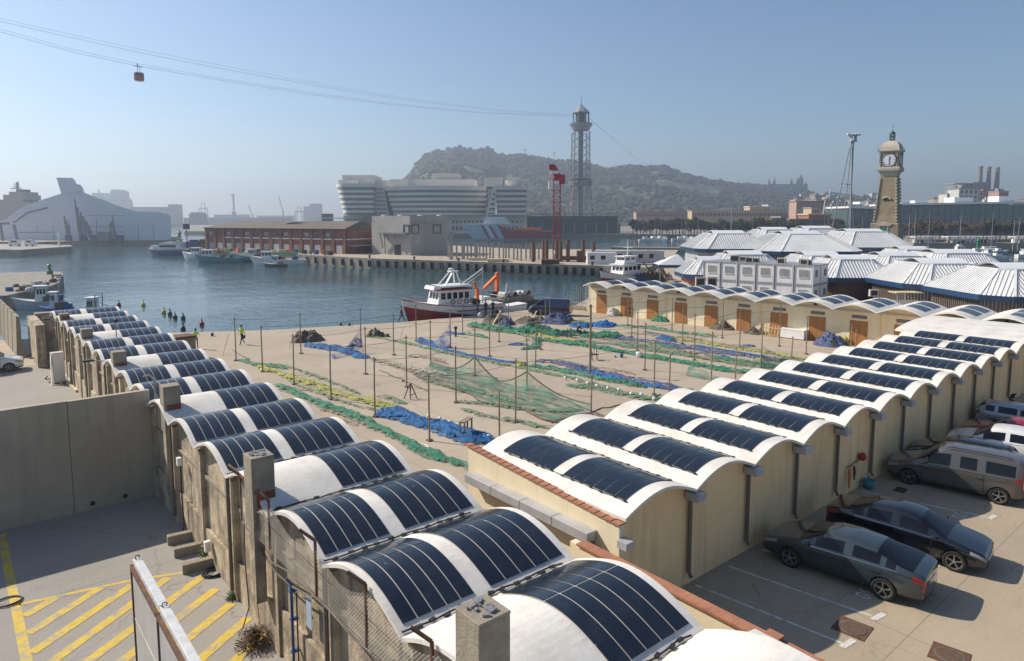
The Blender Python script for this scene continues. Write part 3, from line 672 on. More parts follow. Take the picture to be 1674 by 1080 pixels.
    for xw in c['wb']:
        for s in (-1, 1):
            yo = s*(Wd-.02); yi = s*(Wd-.22)
            wn = 24; tb = B(); ty = [(yi, r*.92), (yi+s*.02, r), (yo-s*.02, r), (yo, r*.93), (yo, r*.70), (yi, r*.70)]
            tb.loft([[(xw+rr*cos(2*pi*i/wn), y, r+rr*sin(2*pi*i/wn)) for y, rr in ty] for i in range(wn)]+[[(xw+rr, y, r) for y, rr in ty]], cap=False)
            wo = obj('wheel', tb, mTyre, t, smooth=True)
            rb = B(); rb.tube((xw, yo-s*.10, r), (xw, yo-s*.085, r), r*.70, n=wn)
            obj('brake_disc', rb, mTrim, wo)
            rb = B(); ring_ = [(yo-s*.07, r*.70), (yo-s*.002, r*.72), (yo-s*.002, r*.65), (yo-s*.07, r*.63)]
            rb.loft([[(xw+rr*cos(2*pi*i/wn), y, r+rr*sin(2*pi*i/wn)) for y, rr in ring_] for i in range(wn+1)], cap=False)
            for q in range(5 if rimmat is None else 8):
                a = 2*pi*q/(5 if rimmat is None else 8)+.3
                p0 = Vector((xw, yo-s*.035, r)); p1 = Vector((xw+r*.68*cos(a), yo-s*.02, r+r*.68*sin(a))); rb.beam(p0, p1, r*.20, .03)
            rb.tube((xw, yo-s*.05, r), (xw, yo-s*.01, r), r*.16, n=10)
            obj('rim', rb, rimmat or mRim, wo)
    h = bv.ray_cast(Vector((-4, 0, .74 if kind in ('hatch',) else .62)), Vector((1, 0, 0)))[0]
    if plate:
        if h: obj('number_plate', B().box(h.x-.015, h.x+.01, -.26, .26, h.z-.055, h.z+.055), mPlate, t)
        h = bv.ray_cast(Vector((4, 0, .48)), Vector((-1, 0, 0)))[0]
        if h: obj('number_plate', B().box(h.x-.01, h.x+.015, -.26, .26, h.z-.055, h.z+.055), mPlate, t)
    h = bv.ray_cast(Vector((4, 0, .62)), Vector((-1, 0, 0)))[0]
    if h:
        gb = B()
        for q in range(4): gb.box(h.x-.03, h.x+.012, -.40, .40, h.z-.04+q*.03, h.z-.03+q*.03)
        obj('grille', gb, mSteel if kind == 'sedan' else mTrim, t)
    if kind in ('mpv', 'van'):
        h = bv.ray_cast(Vector((-4, 0, 1.4)), Vector((1, 0, 0)))[0]
        if h: obj('rear_window', B().box(h.x-.012, h.x+.02, -.60, .60, 1.12, 1.58), mCarGlass, t)
        for s in (-1, 1):
            rl = B().path([(-1.9, s*.66, lerp(c['top'], -1.9)), (-1.8, s*.66, lerp(c['top'], -1.8)+.05), (.1, s*.66, lerp(c['top'], .1)+.05), (.2, s*.66, lerp(c['top'], .2))], .018)
            if kind == 'mpv': obj('roof_rail', rl, mTrim, t)
    bm.free(); return t
pHatch = paint('dark_blue_grey_paint', (.028, .042, .052), .2, 1.0); pBlack = paint('black_car_paint', (.006, .007, .011), .15, 1.0); pTaupe = paint('brown_grey_car_paint', (.10, .092, .085), .25, 1.0, .2)
pWhiteC = paint('white_car_paint', (.70, .70, .70), .3, .8); pRedC = paint('red_car_paint', (.24, .015, .035), .25, .9); pSilver = paint('silver_car_paint', (.33, .36, .40), .3, .8, .3); pNavy = paint('navy_van_paint', (.02, .03, .075), .25, .9)
PG = 'cars parked against the cream shed wall'
car('hatch', 'dark blue-grey hatchback, nearest of the parked cars, with its tail to the open yard', 'car', (20.9, 8.82, 0), radians(96.5), pHatch, PG)
car('sedan', 'black saloon parked nose out beside the dark blue-grey hatchback', 'car', (24.25, 8.35, 0), radians(-83), pBlack, PG)
car('mpv', 'grey-brown high roof people carrier parked nose to the cream wall', 'car', (31.25, 9.08, 0), radians(99), pTaupe, PG)
car('compact', 'low dark car squeezed between the people carrier and the wall, mostly in shade', 'car', (33.85, 9.6, 0), radians(95), pBlack, PG)
car('suv', 'white car with dark windows parked just behind the people carrier', 'car', (36.6, 8.7, 0), radians(97), pWhiteC, PG)
car('hatch', 'dark red car parked behind the white one', 'car', (39.3, 8.8, 0), radians(97), pRedC, PG)
car('compact', 'silver grey car, farthest of those parked along the wall', 'car', (42.3, 9.4, 0), radians(-84), pSilver, PG)
car('van', 'dark navy panel van parked on the quay edge behind the net heaps', 'van', (53.2, 57.0, 0), radians(124), pNavy, name='parked_van')
vn = car('mpv', 'white van with a yellow stripe parked in the side yard at the left edge', 'van', (1.45, 61.3, 0), radians(-6), pWhiteC, name='parked_van')
obj('yellow_stripe', B().box(-1.0, .5, -.925, -.918, .62, .74), mYellow, vn)

# ---- motorbikes against the wall
def motorbike(label, loc, rz, topbox, name='motor_scooter'):
    t = thing(name, label, 'motorbike', loc, rz, 'motorbikes parked beyond the cars')
    for x in (-.62, .65):
        b = B(); n = 16; b.loft([[(x+(.27+.05*cos(q))*cos(2*pi*i/n), .05*sin(q), .32+(.27+.05*cos(q))*sin(2*pi*i/n)) for q in (0, 1.57, 3.14, 4.71)] for i in range(n+1)], cap=False)
        b.tube((x, -.03, .32), (x, .03, .32), .2, n=12); obj('wheel', b, mTyre, t)
    obj('body', B().loft([[(x, w*cos(a), z+h*sin(a)) for a in [2*pi*i/8 for i in range(8)]] for x, w, z, h in ((-.85, .08, .72, .06), (-.5, .17, .68, .14), (0, .15, .45, .14), (.25, .16, .5, .2), (.5, .14, .78, .22), (.62, .05, .9, .06))]), mDark, t, smooth=True)
    obj('seat', B().loft([[(x, w*cos(a), z+h*sin(a)) for a in [2*pi*i/8 for i in range(8)]] for x, w, z, h in ((-.8, .08, .86, .04), (-.5, .15, .86, .06), (-.1, .12, .80, .06), (.05, .05, .78, .03))]), mBlack, t, smooth=True)
    obj('handlebar', B().path([(.40, -.34, 1.08), (.48, -.12, 1.0), (.48, .12, 1.0), (.40, .34, 1.08)], .018), mSteel, t)
    obj('fork', B().path([(.48, 0, 1.0), (.65, .0, .32)], .035), mSteel, t)
    obj('windshield', B().grid(lambda u, v: (.55-.12*u, .22*(v-.5)*2, .95+.35*u), 3, 4), mCarGlass, t)
    if topbox: obj('top_box', B().ball((-.85, 0, 1.12), (.25, .24, .22), 12, 8), mDark, t, smooth=True)
    return t
motorbike('black scooter with a round top box behind its seat', (45.2, 10.2, 0), radians(70), True)
motorbike('low dark motorbike leaning beside the scooter with the top box', (43.9, 10.5, 0), radians(100), False)
# ================================================================ net yard: poles
POLES = [(16.76, 53.87, 3.4, 'by the walking man in the yellow vest'), (16.97, 48.65, 3.4, 'at the near end of the yellow net'), (17.23, 43.51, 3.4, 'on the upper stretch of the yellow net'),
 (21.8, 53.35, 3.4, 'against the big brown net heap'), (17.47, 38.34, 3.42, 'halfway down the yellow net'), (26.97, 52.86, 3.4, 'in the row nearest the water, beyond the blue veil net'),
 (22.35, 43.19, 3.43, 'on bare concrete where the blue net thins out'), (17.76, 33.31, 3.42, 'with a splayed foot at the tail of the yellow net'), (27.34, 47.9, 3.42, 'on bare concrete below the small dark heap'),
 (22.64, 38.05, 3.44, 'beside the small folding easel'), (32.28, 52.46, 3.32, 'near the quay in front of the trawler bow'), (27.57, 42.77, 3.43, 'where the hung net begins its first dip'),
 (17.86, 27.91, 3.47, 'rising out of the bright blue net'), (32.76, 47.67, 3.4, 'holding the tip of the small blue veil'), (22.94, 32.86, 3.47, 'at the left edge of the spread green veil'),
 (37.53, 52.55, 2.9, 'near the quay amidships of the trawler'), (28.05, 37.81, 3.4, 'carrying the first peak of the hung net'), (33.02, 42.52, 3.42, 'on the long thin blue net line'),
 (37.69, 47.14, 3.36, 'on bare concrete between the two small blue piles'), (42.91, 52.16, 3.25, 'beside the dark brown heap by the trawler stern'), (23.16, 27.55, 3.51, 'in the middle of the green veil, nearest row'),
 (20.42, 25.52, 2.63, 'short, at the end of the bright blue net'), (28.15, 32.35, 3.44, 'carrying the second peak of the hung net'), (33.49, 37.49, 3.44, 'at the start of the violet net'),
 (38.07, 41.96, 3.47, 'beside the small green pile on bare concrete'), (43.24, 47.0, 3.38, 'in the green heap in front of the van'), (48.75, 52.34, 3.3, 'standing nearest to the navy van'),
 (27.27, 25.83, 2.37, 'short, near the right end of the hung net'), (53.77, 45.86, 3.6, 'in front of the second brown door'),
 (48.9, 41.22, 3.6, 'in front of the crate of green netting'), (44.01, 36.44, 3.4, 'behind the white jug'), (38.69, 31.31, 3.52, 'on bare concrete to the right of the chair'), (33.62, 26.43, 3.51, 'at the right end of the violet net'),
 (32.97, 24.78, 2.9, 'partly behind the fifth panelled vault of the right row'), (54.57, 40.88, 3.3, 'in front of the third pale wall bay'), (49.52, 35.93, 3.54, 'between the dark blue pile and the fourth door'), (44.42, 31.07, 3.7, 'in the striped nets below the dark crate'),
 (39.0, 25.9, 3.54, 'on bare concrete just above the right row roofs'), (54.85, 35.38, 3.54, 'by the brown heap at the fifth door'), (39.17, 24.18, 2.7, 'short, half hidden behind the right row roofs'), (51.11, 31.27, 3.4, 'on the small bright blue pile'),
 (44.52, 25.46, 3.58, 'holding the green net slung on the right'), (55.05, 29.86, 3.75, 'beside the white chest'), (44.7, 23.3, 2.9, 'rising from the dark green net behind the roofs'), (53.47, 26.65, 3.2, 'in front of the eighth door'), (52.3, 22.6, 3.0, 'beside the net ball'), (50.3, 21.4, 3.0, 'nearest the far roofs of the right row')]
PB = B(); PB.tube((0, 0, 0), (0.02, 0, 1), .055, .045, 7)
for i, (x, y, h, w) in enumerate(POLES):
    r = random.Random(i); t = thing('net_pole', 'weathered pole '+w, 'pole', (x, y, 0), r.uniform(0, 6), 'poles of the net drying yard')
    b = B().path([(0, 0, 0), (.01, .01, h*.5), (r.uniform(-.04, .04), r.uniform(-.04, .04), h)], [.05, .045, .04], 7); obj('post', b, mWood, t)
    obj('foot', B().cbox((0, 0, .04), (.26, .26, .08), rz=.3), mPipe, t)
    obj('hook', B().path([(-.12, 0, h-.12), (.12, 0, h-.1), (.14, 0, h-.2)], .018, 5), mRust, t)
t = thing('tall_mast', 'tall thick pole taller than all the others, in the middle of the net yard', 'pole', (34.86, 33.16, 0))
obj('post', B().path([(0, 0, 0), (0, 0, 4.99)], [.085, .07], 8), mWood, t); obj('crossbar', B().beam((-.2, 0, 4.85), (.2, 0, 4.85), .06), mWood, t)
rows_ = [[(16.76, 53.87), (21.8, 53.35), (26.97, 52.86), (32.28, 52.46), (37.53, 52.55), (42.91, 52.16), (48.75, 52.34)], [(16.97, 48.65), (27.34, 47.9), (32.76, 47.67), (37.69, 47.14), (43.24, 47.0), (53.77, 45.86)],
 [(17.23, 43.51), (22.35, 43.19), (27.57, 42.77), (33.02, 42.52), (38.07, 41.96), (48.9, 41.22), (54.57, 40.88)], [(17.47, 38.34), (22.64, 38.05), (28.05, 37.81), (33.49, 37.49), (44.01, 36.44), (49.52, 35.93), (54.85, 35.38)],
 [(17.76, 33.31), (22.94, 32.86), (28.15, 32.35), (34.86, 33.16), (38.69, 31.31), (44.42, 31.07), (51.11, 31.27), (55.05, 29.86)], [(17.86, 27.91), (23.16, 27.55), (33.62, 26.43), (39, 25.9), (44.52, 25.46)]]
for i, rw in enumerate(rows_):
    pts = []
    for (a, b_), (c, d) in zip(rw, rw[1:]):
        pts += [(a+(c-a)*k/6, b_+(d-b_)*k/6, 3.28-.5*4*(k/6)*(1-k/6)*.35) for k in range(6)]
    pts.append((*rw[-1], 3.28))
    solo('rope', B().path(pts, .011, 4), mCableK, 'thin dark line strung along the %s row of poles counted from the water' % ['first', 'second', 'third', 'fourth', 'fifth', 'sixth'][i], 'rope', 'lines strung between the poles')

# ================================================================ nets
def fbm(x, y, s, o=0): return noise.fractal(Vector((x*s, y*s, o)), 1, 2, 4)
def rim(o, vals):
    a = o.data.attributes.new('rim', 'FLOAT', 'POINT'); a.data.foreach_set('value', vals)
def net(label, pts, w, h, mat, cat='fishing net', seed=0, px=True, dx=.16, group='fishing nets laid out in the yard', taper=True):
    P_ = [G(*p) if px else Vector((*p, 0)) for p in pts]
    L = [0]
    for a, b in zip(P_, P_[1:]): L.append(L[-1]+(b-a).length)
    tot = L[-1]; nu = max(12, int(tot/dx)); nv = max(8, int(w/(dx*.8)))
    def at_(s):
        for k in range(len(L)-1):
            if s <= L[k+1] or k == len(L)-2:
                f = (s-L[k])/max(1e-6, L[k+1]-L[k]); return P_[k].lerp(P_[k+1], f), (P_[k+1]-P_[k]).normalized()
    org = P_[0].copy()
    def fn(u, v):
        s = u*tot; c, _ = at_(s); c2, _ = at_(min(tot, s+.8)); c1, _ = at_(max(0, s-.8)); d = (c2-c1).normalized(); nrm = Vector((-d.y, d.x, 0))
        end = min(1, min(u, 1-u)*tot/(.9 if taper else .3)); wd = w*(.72+.5*fbm(s, seed*7.3, .45))*(.25+.75*end**.5)
        q = 2*v-1; q += .22*fbm(s, q*2, .9, seed)
        c = c+nrm*(wd/2*q)+nrm*.25*fbm(s, 3, .3, seed+9)
        prof = max(0, 1-abs(2*v-1)**3)
        z = h*prof*(.35+.9*abs(fbm(s*.55, q*w*2.2, 1.15, seed)))*end**.5 + .05*abs(fbm(c.x, c.y, 4, seed))*prof
        return (c.x-org.x, c.y-org.y, .012+z)
    b = B().grid(fn, nu, nv); o = solo('fishing_net', b, mat, label, cat, group, loc=(org.x, org.y, .0), smooth=True)
    rim(o, [abs(2*j/nv-1)**2.5 for i in range(nu+1) for j in range(nv+1)]); return o
def heap(label, px, py, r, h, mat, seed=1, rx_=1.0, group='net heaps', name='net_heap', cat='net heap'):
    c = G(px, py); b = B()
    def fn(u, v):
        a = 2*pi*u; k = (1+.22*noise.noise(Vector((cos(a)*1.3, sin(a)*1.3, seed))))
        rr = r*v*k; z = h*(1-v**2.6)*(.62+.55*noise.noise(Vector((rr*cos(a)*2.2/r, rr*sin(a)*2.2/r, seed+4))))+.30*h*fbm(rr*cos(a), rr*sin(a), 2.6, seed)*(1-v**6)+.12*h*fbm(rr*cos(a), rr*sin(a), 9, seed)*(1-v**6)
        return (rr*cos(a)*rx_, rr*sin(a), max(.01, z))
    b.grid(fn, 72, 26); return solo(name, b, mat, label, cat, group, loc=(c.x, c.y, .005), smooth=True)
net('yellow net stretched diagonally toward the bright blue net', [(420, 598), (485, 620), (545, 641), (600, 656), (652, 668)], 1.25, .26, mNetY, seed=1)
net('pale olive net strand on the upper side of the yellow net', [(440, 594), (490, 605), (535, 622), (590, 645)], .55, .15, mNetG2, seed=31)
net('green netting tangle at the start of the yellow net', [(388, 588), (420, 597), (470, 604)], 1.3, .22, mNetG, seed=2)
net('thin green border net below the yellow net', [(470, 622), (540, 650), (600, 668), (640, 676)], .5, .12, mNetG2, seed=3)
net('bright blue net in the foreground beside the small wooden stand', [(622, 671), (670, 686), (725, 702), (775, 716), (812, 724)], 2.1, .42, mNetB, seed=4, dx=.12)
net('long green net running beside the left sheds', [(450, 628), (500, 651), (560, 672), (615, 697), (680, 733), (740, 756), (800, 778)], 1.05, .25, mNetG, seed=5, dx=.13)
net('faint olive net strand between the left sheds and the long green net', [(520, 668), (600, 694), (660, 722), (720, 750)], .6, .12, mNetT, seed=35)
net('blue net beside the big brown heap by the quay', [(500, 563), (540, 570), (575, 577), (603, 586)], 1.5, .35, mNetB, seed=6)
net('tan net trailing away from the blue net by the quay', [(560, 572), (610, 588), (650, 600), (700, 616), (740, 628)], .9, .12, mNetT, seed=7)
net('cream pale net spread on the ground under the hung net', [(612, 588), (650, 598), (700, 606), (735, 612)], 1.8, .10, mNetW, seed=8)
net('long thin pale green net line across the yard', [(608, 550), (660, 560), (720, 575), (790, 590), (860, 603), (930, 618), (1000, 634)], .95, .16, mNetG2, seed=9)
net('long thin blue net line above the pale green one', [(684, 561), (720, 569), (770, 582), (815, 590), (850, 594)], .6, .18, mNetB, seed=10)
net('small blue pile where the thin blue line begins', [(680, 558), (708, 563)], .8, .45, mNetB, seed=11, taper=False)
net('small blue net scrap by the lone short stake', [(728, 544), (762, 547)], .7, .3, mNetB, seed=12)
net('green net scrap beside the blue scrap near the trawler', [(757, 546), (800, 553)], 1.0, .35, mNetG, seed=13)
net('blue net patch alone on bare concrete', [(830, 564), (865, 564)], 1.1, .35, mNetB, seed=14)
net('green net patch at the foot of a pole on bare concrete', [(852, 572), (876, 568), (880, 552)], 1.3, .3, mNetG, seed=15)
net('violet blue net running to the right row roofs', [(876, 590), (925, 596), (980, 610), (1040, 624), (1100, 636), (1145, 645)], 1.7, .30, mNetV, seed=16)
net('blue edge of the violet net', [(940, 604), (1000, 619), (1070, 633), (1135, 642)], .6, .25, mNetB, seed=36)
net('green net lying below the violet net', [(860, 598), (905, 604), (950, 613), (1000, 624), (1058, 634)], 1.3, .3, mNetG, seed=17)
net('olive net with floats along its lower edge', [(925, 628), (975, 634), (1030, 645), (1085, 657)], 1.9, .14, mNetG2, seed=18)
net('broad green net heaped along the quay side of the yard', [(765, 532), (820, 541), (880, 545), (940, 548), (1010, 552), (1020, 553)], 3.0, .55, mNetG, seed=19)
net('yellow olive net patch below the broad green net', [(835, 537), (870, 545), (920, 556), (960, 558)], 1.6, .2, mNetY, seed=20)
net('long green net line at the edge of the bare concrete', [(880, 556), (950, 564), (1030, 578), (1110, 592), (1190, 606), (1270, 616)], 1.7, .3, mNetG, seed=21)
net('olive green net strip behind the long green line', [(930, 556), (1010, 564), (1100, 578), (1200, 594), (1290, 606)], 1.7, .22, mNetG2, seed=22)
net('tan net strip between the striped nets', [(1010, 557), (1090, 570), (1180, 584), (1270, 596)], 1.3, .14, mNetT, seed=23)
net('violet net strip in the middle of the striped nets', [(985, 551), (1060, 559), (1140, 571), (1220, 583), (1300, 594)], 1.5, .28, mNetV, seed=24)
net('tan brown net strip behind the violet strip', [(1020, 544), (1100, 551), (1180, 563), (1250, 574)], 1.4, .15, mNetT, seed=37)
net('yellow net strip behind the violet strip', [(1065, 550), (1140, 559), (1230, 574), (1320, 588), (1400, 596)], 1.0, .18, mNetY, seed=25)
net('green net line nearest to the brown doors', [(1005, 533), (1060, 537), (1110, 545), (1175, 552)], .9, .35, mNetG, seed=26)
net('bright blue net pile right of the tall mast', [(1072, 553), (1105, 559)], 1.1, .5, mNetB, seed=27)
net('bright blue scrap in front of the sixth door', [(1212, 565), (1236, 567)], .9, .35, mNetB, seed=28)
net('long blue strand lying among the striped nets', [(1130, 564), (1190, 574), (1260, 585)], .7, .15, mNetB, seed=38)
net('green net pile behind the tall mast', [(975, 545), (1015, 550)], 1.6, .5, mNetG, seed=29)
net('dark green net lying behind the right row roofs', [(1270, 590), (1320, 592), (1370, 592), (1400, 590)], 1.8, .4, mNetG2, seed=30)
net('small dark green end of the olive net', [(1060, 650), (1090, 655)], .8, .3, mNetG, seed=39)
EX = [(1000, 556, 60, mNetT, 'tan'), (1045, 563, 70, mNetG2, 'olive'), (1090, 566, 60, mNetG, 'green'), (1120, 575, 80, mNetT, 'tan'), (1165, 579, 60, mNetV, 'violet'), (1200, 588, 80, mNetG, 'green'), (1235, 584, 50, mNetY, 'yellow'), (1150, 597, 70, mNetG2, 'olive'), (1095, 586, 50, mNetT, 'tan'), (905, 545, 60, mNetV, 'violet'), (860, 549, 50, mNetG2, 'olive'), (1255, 596, 60, mNetG, 'green'), (1080, 546, 60, mNetV, 'violet'), (1135, 553, 50, mNetT, 'tan'), (985, 568, 60, mNetG2, 'olive'), (700, 588, 70, mNetT, 'tan'), (560, 690, 50, mNetT, 'tan'), (640, 652, 50, mNetG2, 'olive'), (950, 596, 60, mNetT, 'tan'), (1010, 606, 60, mNetT, 'tan')]
for k, (px, py, w, m, cn) in enumerate(EX):
    r = random.Random(k); net('%s loose patch %s' % (cn, ['at the mast side of the striped nets', 'among the striped nets near the mast', 'in the middle of the striped nets', 'below the dark cage crates', 'right of the net strips middle', 'toward the right row roofs', 'behind the sixth door scrap', 'at the lower edge of the striped nets', 'below the bright blue pile', 'in front of the navy van heaps', 'left of the seated net mender', 'near the green slung net', 'in front of the third door', 'in front of the fourth door', 'below the seated net mender', 'right of the cream pale net', 'along the left sheds', 'beside the yellow net tail', 'above the violet net', 'along the upper edge of the violet net'][k]), [(px-w/2, py-3-r.random()*3), (px, py+r.uniform(-2, 2)), (px+w/2, py+5+r.random()*4)], r.uniform(.9, 1.6), r.uniform(.1, .25), m, seed=100+k, group='loose net patches')
heap('big dark brown net heap near the water', 503, 556, 1.35, 1.15, mNetK, 1, 1.2); heap('small dark brown heap at the head of the pale green line', 614, 549, .85, .75, mNetK, 2, 1.2); heap('tiny dark clump just right of the small brown heap', 632, 550, .35, .35, mNetK, 22)
heap('dark brown and blue heap with a plank leaning on it', 812, 527, 1.6, 1.15, mNetK, 3); heap('blue heap beside the brown heap with the leaning plank', 827, 530, 1.0, .9, mNetV, 4)
heap('brown heap in front of the navy van', 868, 526, 1.7, .7, mNetK, 5, 1.2); heap('tall blue heap in front of the navy van', 912, 526, 1.8, 1.1, mNetV, 6, 1.2); heap('yellow heap right of the tall blue heap', 942, 527, 1.5, .3, mNetY, 7)
heap('blue heap behind the tall mast', 950, 533, 1.3, .6, mNetB, 8); heap('flat blue heap between the mast and the doors', 987, 532, 1.5, .6, mNetB, 9)
heap('small green net heap by the third door', 1081, 524, 1.15, .75, mNetG, 10); heap('brown net heap between the fourth and fifth doors', 1184, 536, 1.6, 1.1, mNetK, 11); heap('low brown heap beside the fifth door', 1235, 544, 1.2, .65, mNetK, 12)
heap('round blue and olive net ball beside the eighth door', 1357, 563, 1.55, 1.15, mNetV, 13); heap('pale tangled heap by the ninth door', 1432, 556, 1.3, .8, mNetW, 14); heap('green top on the net ball', 1372, 562, .9, .95, mNetY, 15)
heap('green pile of netting lying against the tall mast foot', 872, 540, 1.5, .75, mNetG, 16, 1.5); heap('yellow netting ball on the thin line', 853, 597, .5, .4, mNetY, 17)
# hung veil in the middle
pk = [(27.57, 42.77, .25), (27.8, 40.3, .15), (28.05, 37.81, 1.35), (28.1, 35.1, .15), (28.15, 32.35, 1.25), (28.2, 29, .3), (27.4, 25.9, .6)]
def vtop(u):
    k = u*(len(pk)-1); i = min(int(k), len(pk)-2); f = k-i; a, b = pk[i], pk[i+1]
    s = f*f*(3-2*f) if 0 else f
    z = a[2]+(b[2]-a[2])*(s**1.6 if b[2] > a[2] else 1-(1-s)**1.6); return Vector((a[0]+(b[0]-a[0])*f, a[1]+(b[1]-a[1])*f, z))
def veil(u, v):
    a = vtop(u); c = Vector((24.9-1.5*u+1.6*u*u, 41.0-15.5*u, 0)); c.x += .6*noise.noise(Vector((u*6, 1, 2)))
    p = a.lerp(c, v); p.z = max(.03, a.z*(1-min(1, v*3.4))**1.3+.10*abs(noise.noise(Vector((p.x*1.5, p.y*1.5, 3))))); return tuple(p)
mVeilG = veil_mat('green_open_mesh', (.06, .22, .15), .36); mVeilB = veil_mat('blue_open_mesh', (.04, .13, .38), .5); mVeilT = veil_mat('tan_open_mesh', (.30, .24, .17), .3)
hv = thing('hung_net', 'open green net hung in two peaks between the poles and spread on the ground', 'fishing net')
obj('mesh', B().grid(veil, 90, 26), mVeilG, hv, smooth=True)
obj('head_rope', B().path([vtop(k/60) for k in range(61)], .05, 5), mNetK, hv)
obj('foot_rope', B().path([Vector(veil(k/50, 1))+Vector((0, 0, .03)) for k in range(51)], .045, 5), mNetK, hv)
net('green fold crossing the spread veil', [(745, 655), (800, 662), (850, 668), (905, 672), (955, 671)], 1.0, .14, mNetG2, seed=40)
net('green tail of the veil near the end wall', [(752, 668), (800, 682), (850, 690), (900, 700)], .8, .18, mNetG2, seed=41)
net('faint green fold at the upper edge of the spread veil', [(690, 622), (740, 633), (800, 645), (850, 662)], .8, .10, mNetG2, seed=42)
def hang(label, a, b, za, zb, sag, low, mat, name='hung_net'):
    a = Vector(a); b = Vector(b)
    def fn(u, v):
        p = a.lerp(b, u); zt = za+(zb-za)*u-sag*4*u*(1-u); q = p+(Vector(low)-a.lerp(b, .5))*v*.6; q.z = max(.02, zt*(1-v)); return tuple(q)
    solo(name, B().grid(fn, 20, 10), mat, label, 'fishing net', 'nets hung on poles', smooth=True)
hang('small blue veil hung from a pole toward the quay heap', (22.9, 50.2, 0), (26.0, 51.0, 0), .3, 2.1, .55, (24.2, 49.2, 0), mVeilB)
hang('blue veil drawn up to a pole in front of the trawler', (31.6, 49.6, 0), (32.76, 47.67, 0), .2, 2.2, .4, (31.6, 47.9, 0), mVeilB)
hang('green net slung from a pole down to the right row roofs', (44.52, 25.46, 0), (49.5, 22.4, 0), 2.0, .4, .5, (46.0, 23.5, 0), mVeilG)
hang('green net slung low behind the right row roofs', (40.2, 28.4, 0), (40.2, 24.2, 0), 1.0, .3, .4, (39.0, 26.2, 0), mVeilG)
# floats
for (a, b, n, lab) in (((925, 622), (1068, 653), 9, 'pale round float on the edge of the olive net'), ((700, 682), (798, 716), 7, 'white round float along the bright blue net')):
    for k in range(n):
        f = k/(n-1); p = G(a[0]+(b[0]-a[0])*f+random.uniform(-3, 3), a[1]+(b[1]-a[1])*f+random.uniform(-2, 2)+ (2 if n == 7 else 0))
        solo('net_float', B().ball((0, 0, .12), (.11, .11, .12), 8, 6), mNetFloat if 'mNetFloat' in globals() else mWhite, '%s %s' % (ordw(k+1), lab), 'float', lab.replace('pale round float', 'floats').replace('white round float', 'white floats'), loc=(p.x, p.y, .02), smooth=True)
# loose lines on the concrete
r = random.Random(5)
for k, (a, b, m, lab) in enumerate([((380, 572), (425, 600), mNetK, 'brown rope trailing off near the left sheds'), ((470, 632), (560, 652), mNetT, 'tan rope snaking beside the yellow net'), ((1310, 600), (1160, 590), mNetT, 'pale rope among the striped nets'), ((1080, 645), (900, 690), mNetK, 'dark rope lying by the end of the olive net'), ((680, 722), (780, 772), mWhite, 'white rope on the ground beside the left sheds'), ((620, 605), (700, 640), mNetK, 'brown rope crossing the cream pale net')]):
    A = G(*a); C_ = G(*b); pts = [A.lerp(C_, i/16)+Vector((.25*noise.noise(Vector((i*.6, k, 1))), .35*noise.noise(Vector((i*.6, k, 7))), .03)) for i in range(17)]
    solo('rope', B().path(pts, .03, 5), m, lab, 'rope')

# ================================================================ things by the doors
def crate_stack(label, px, py, rz, mat, nx=2):
    c = G(px, py); t = thing('mesh_crate', label, 'crate', (c.x, c.y, 0), rz)
    b = B(); 
    for z in (.12, .55, .98): 
        for s in (-1, 1): b.beam((-.6, s*.5, z), (.6, s*.5, z), .05); b.beam((s*.6, -.5, z), (s*.6, .5, z), .05)
    for x in (-.6, -.2, .2, .6):
        for s in (-1, 1): b.beam((x, s*.5, .05), (x, s*.5, 1.0), .04)
    for y in (-.5, 0, .5):
        for s in (-1, 1): b.beam((s*.6, y, .05), (s*.6, y, 1.0), .04)
    obj('frame', b, mDark, t); obj('load', B().ball((0, 0, .62), (.58, .48, .55), 14, 8), mat, t, smooth=True); return t
crate_stack('dark cage crate filled with green netting by the second door', 1033, 517, .1, mNetG2); crate_stack('dark cage crate beside the fourth door', 1127, 528, .1, mNetV); crate_stack('cage of brown netting standing behind the dark crate', 1141, 527, .1, mNetK)
c = G(1000, 515.5); t = thing('stack_of_trays', 'slumped stack of white trays between the first and second doors', 'trays', (c.x, c.y, 0), .2)
for k in range(7): obj('tray', B().cbox((.02*k, .06*sin(k), .07+.13*k), (.8, 1.0-.08*k, .09), rz=.12*sin(k*2.1), tilt=.12*cos(k)), mWhite, t)
c = G(1297, 553); t = thing('chest_freezer', 'long white chest standing between the sixth and seventh doors', 'chest', (c.x, c.y, 0), .07)
obj('body', B().box(-.45, .45, -1.15, 1.15, .06, .80), mWhite, t, bevel=.02); obj('lid', B().box(-.47, .47, -1.17, 1.17, .81, .90), mWhite, t, bevel=.02); obj('foot', B().box(-.4, .4, -1.1, 1.1, 0, .06), mDark, t)
mPallet = M('raw_pallet_wood', (.50, .36, .20), (.40, .28, .15), rough=.8)
c = G(1264, 550); 
t = thing('pallet', 'wooden pallets leaning on the wall beside the long white chest', 'pallet', (c.x, c.y, 0), .07)
for k in range(2):
    for q in range(4): obj('plank', B().cbox((.05*k, -.45+.3*q+.6*k, .55), (.03, .10, 1.1), tilt=.25), mPallet, t)
    for q in range(2): obj('crosspiece', B().cbox((.04+.05*k, .0+.6*k, .3+.5*q), (.05, 1.0, .10), tilt=.25), mPallet, t)
def leaning(label, px, py, L, mat, az, h): c = G(px, py); solo('plank', B().beam((0, 0, .02), (L*cos(az), L*sin(az), h), .12, .05), mat, label, 'plank', loc=(c.x, c.y, 0))
mPlank = M('pale_plank', (.60, .50, .30), rough=.7)
leaning('pale plank leaning on the dark heap by the trawler', 804, 533, 1.3, mPlank, .1, 1.5); leaning('pale plank leaning on the brown heap in front of the van', 868, 526, .9, mPlank, .1, 1.1)
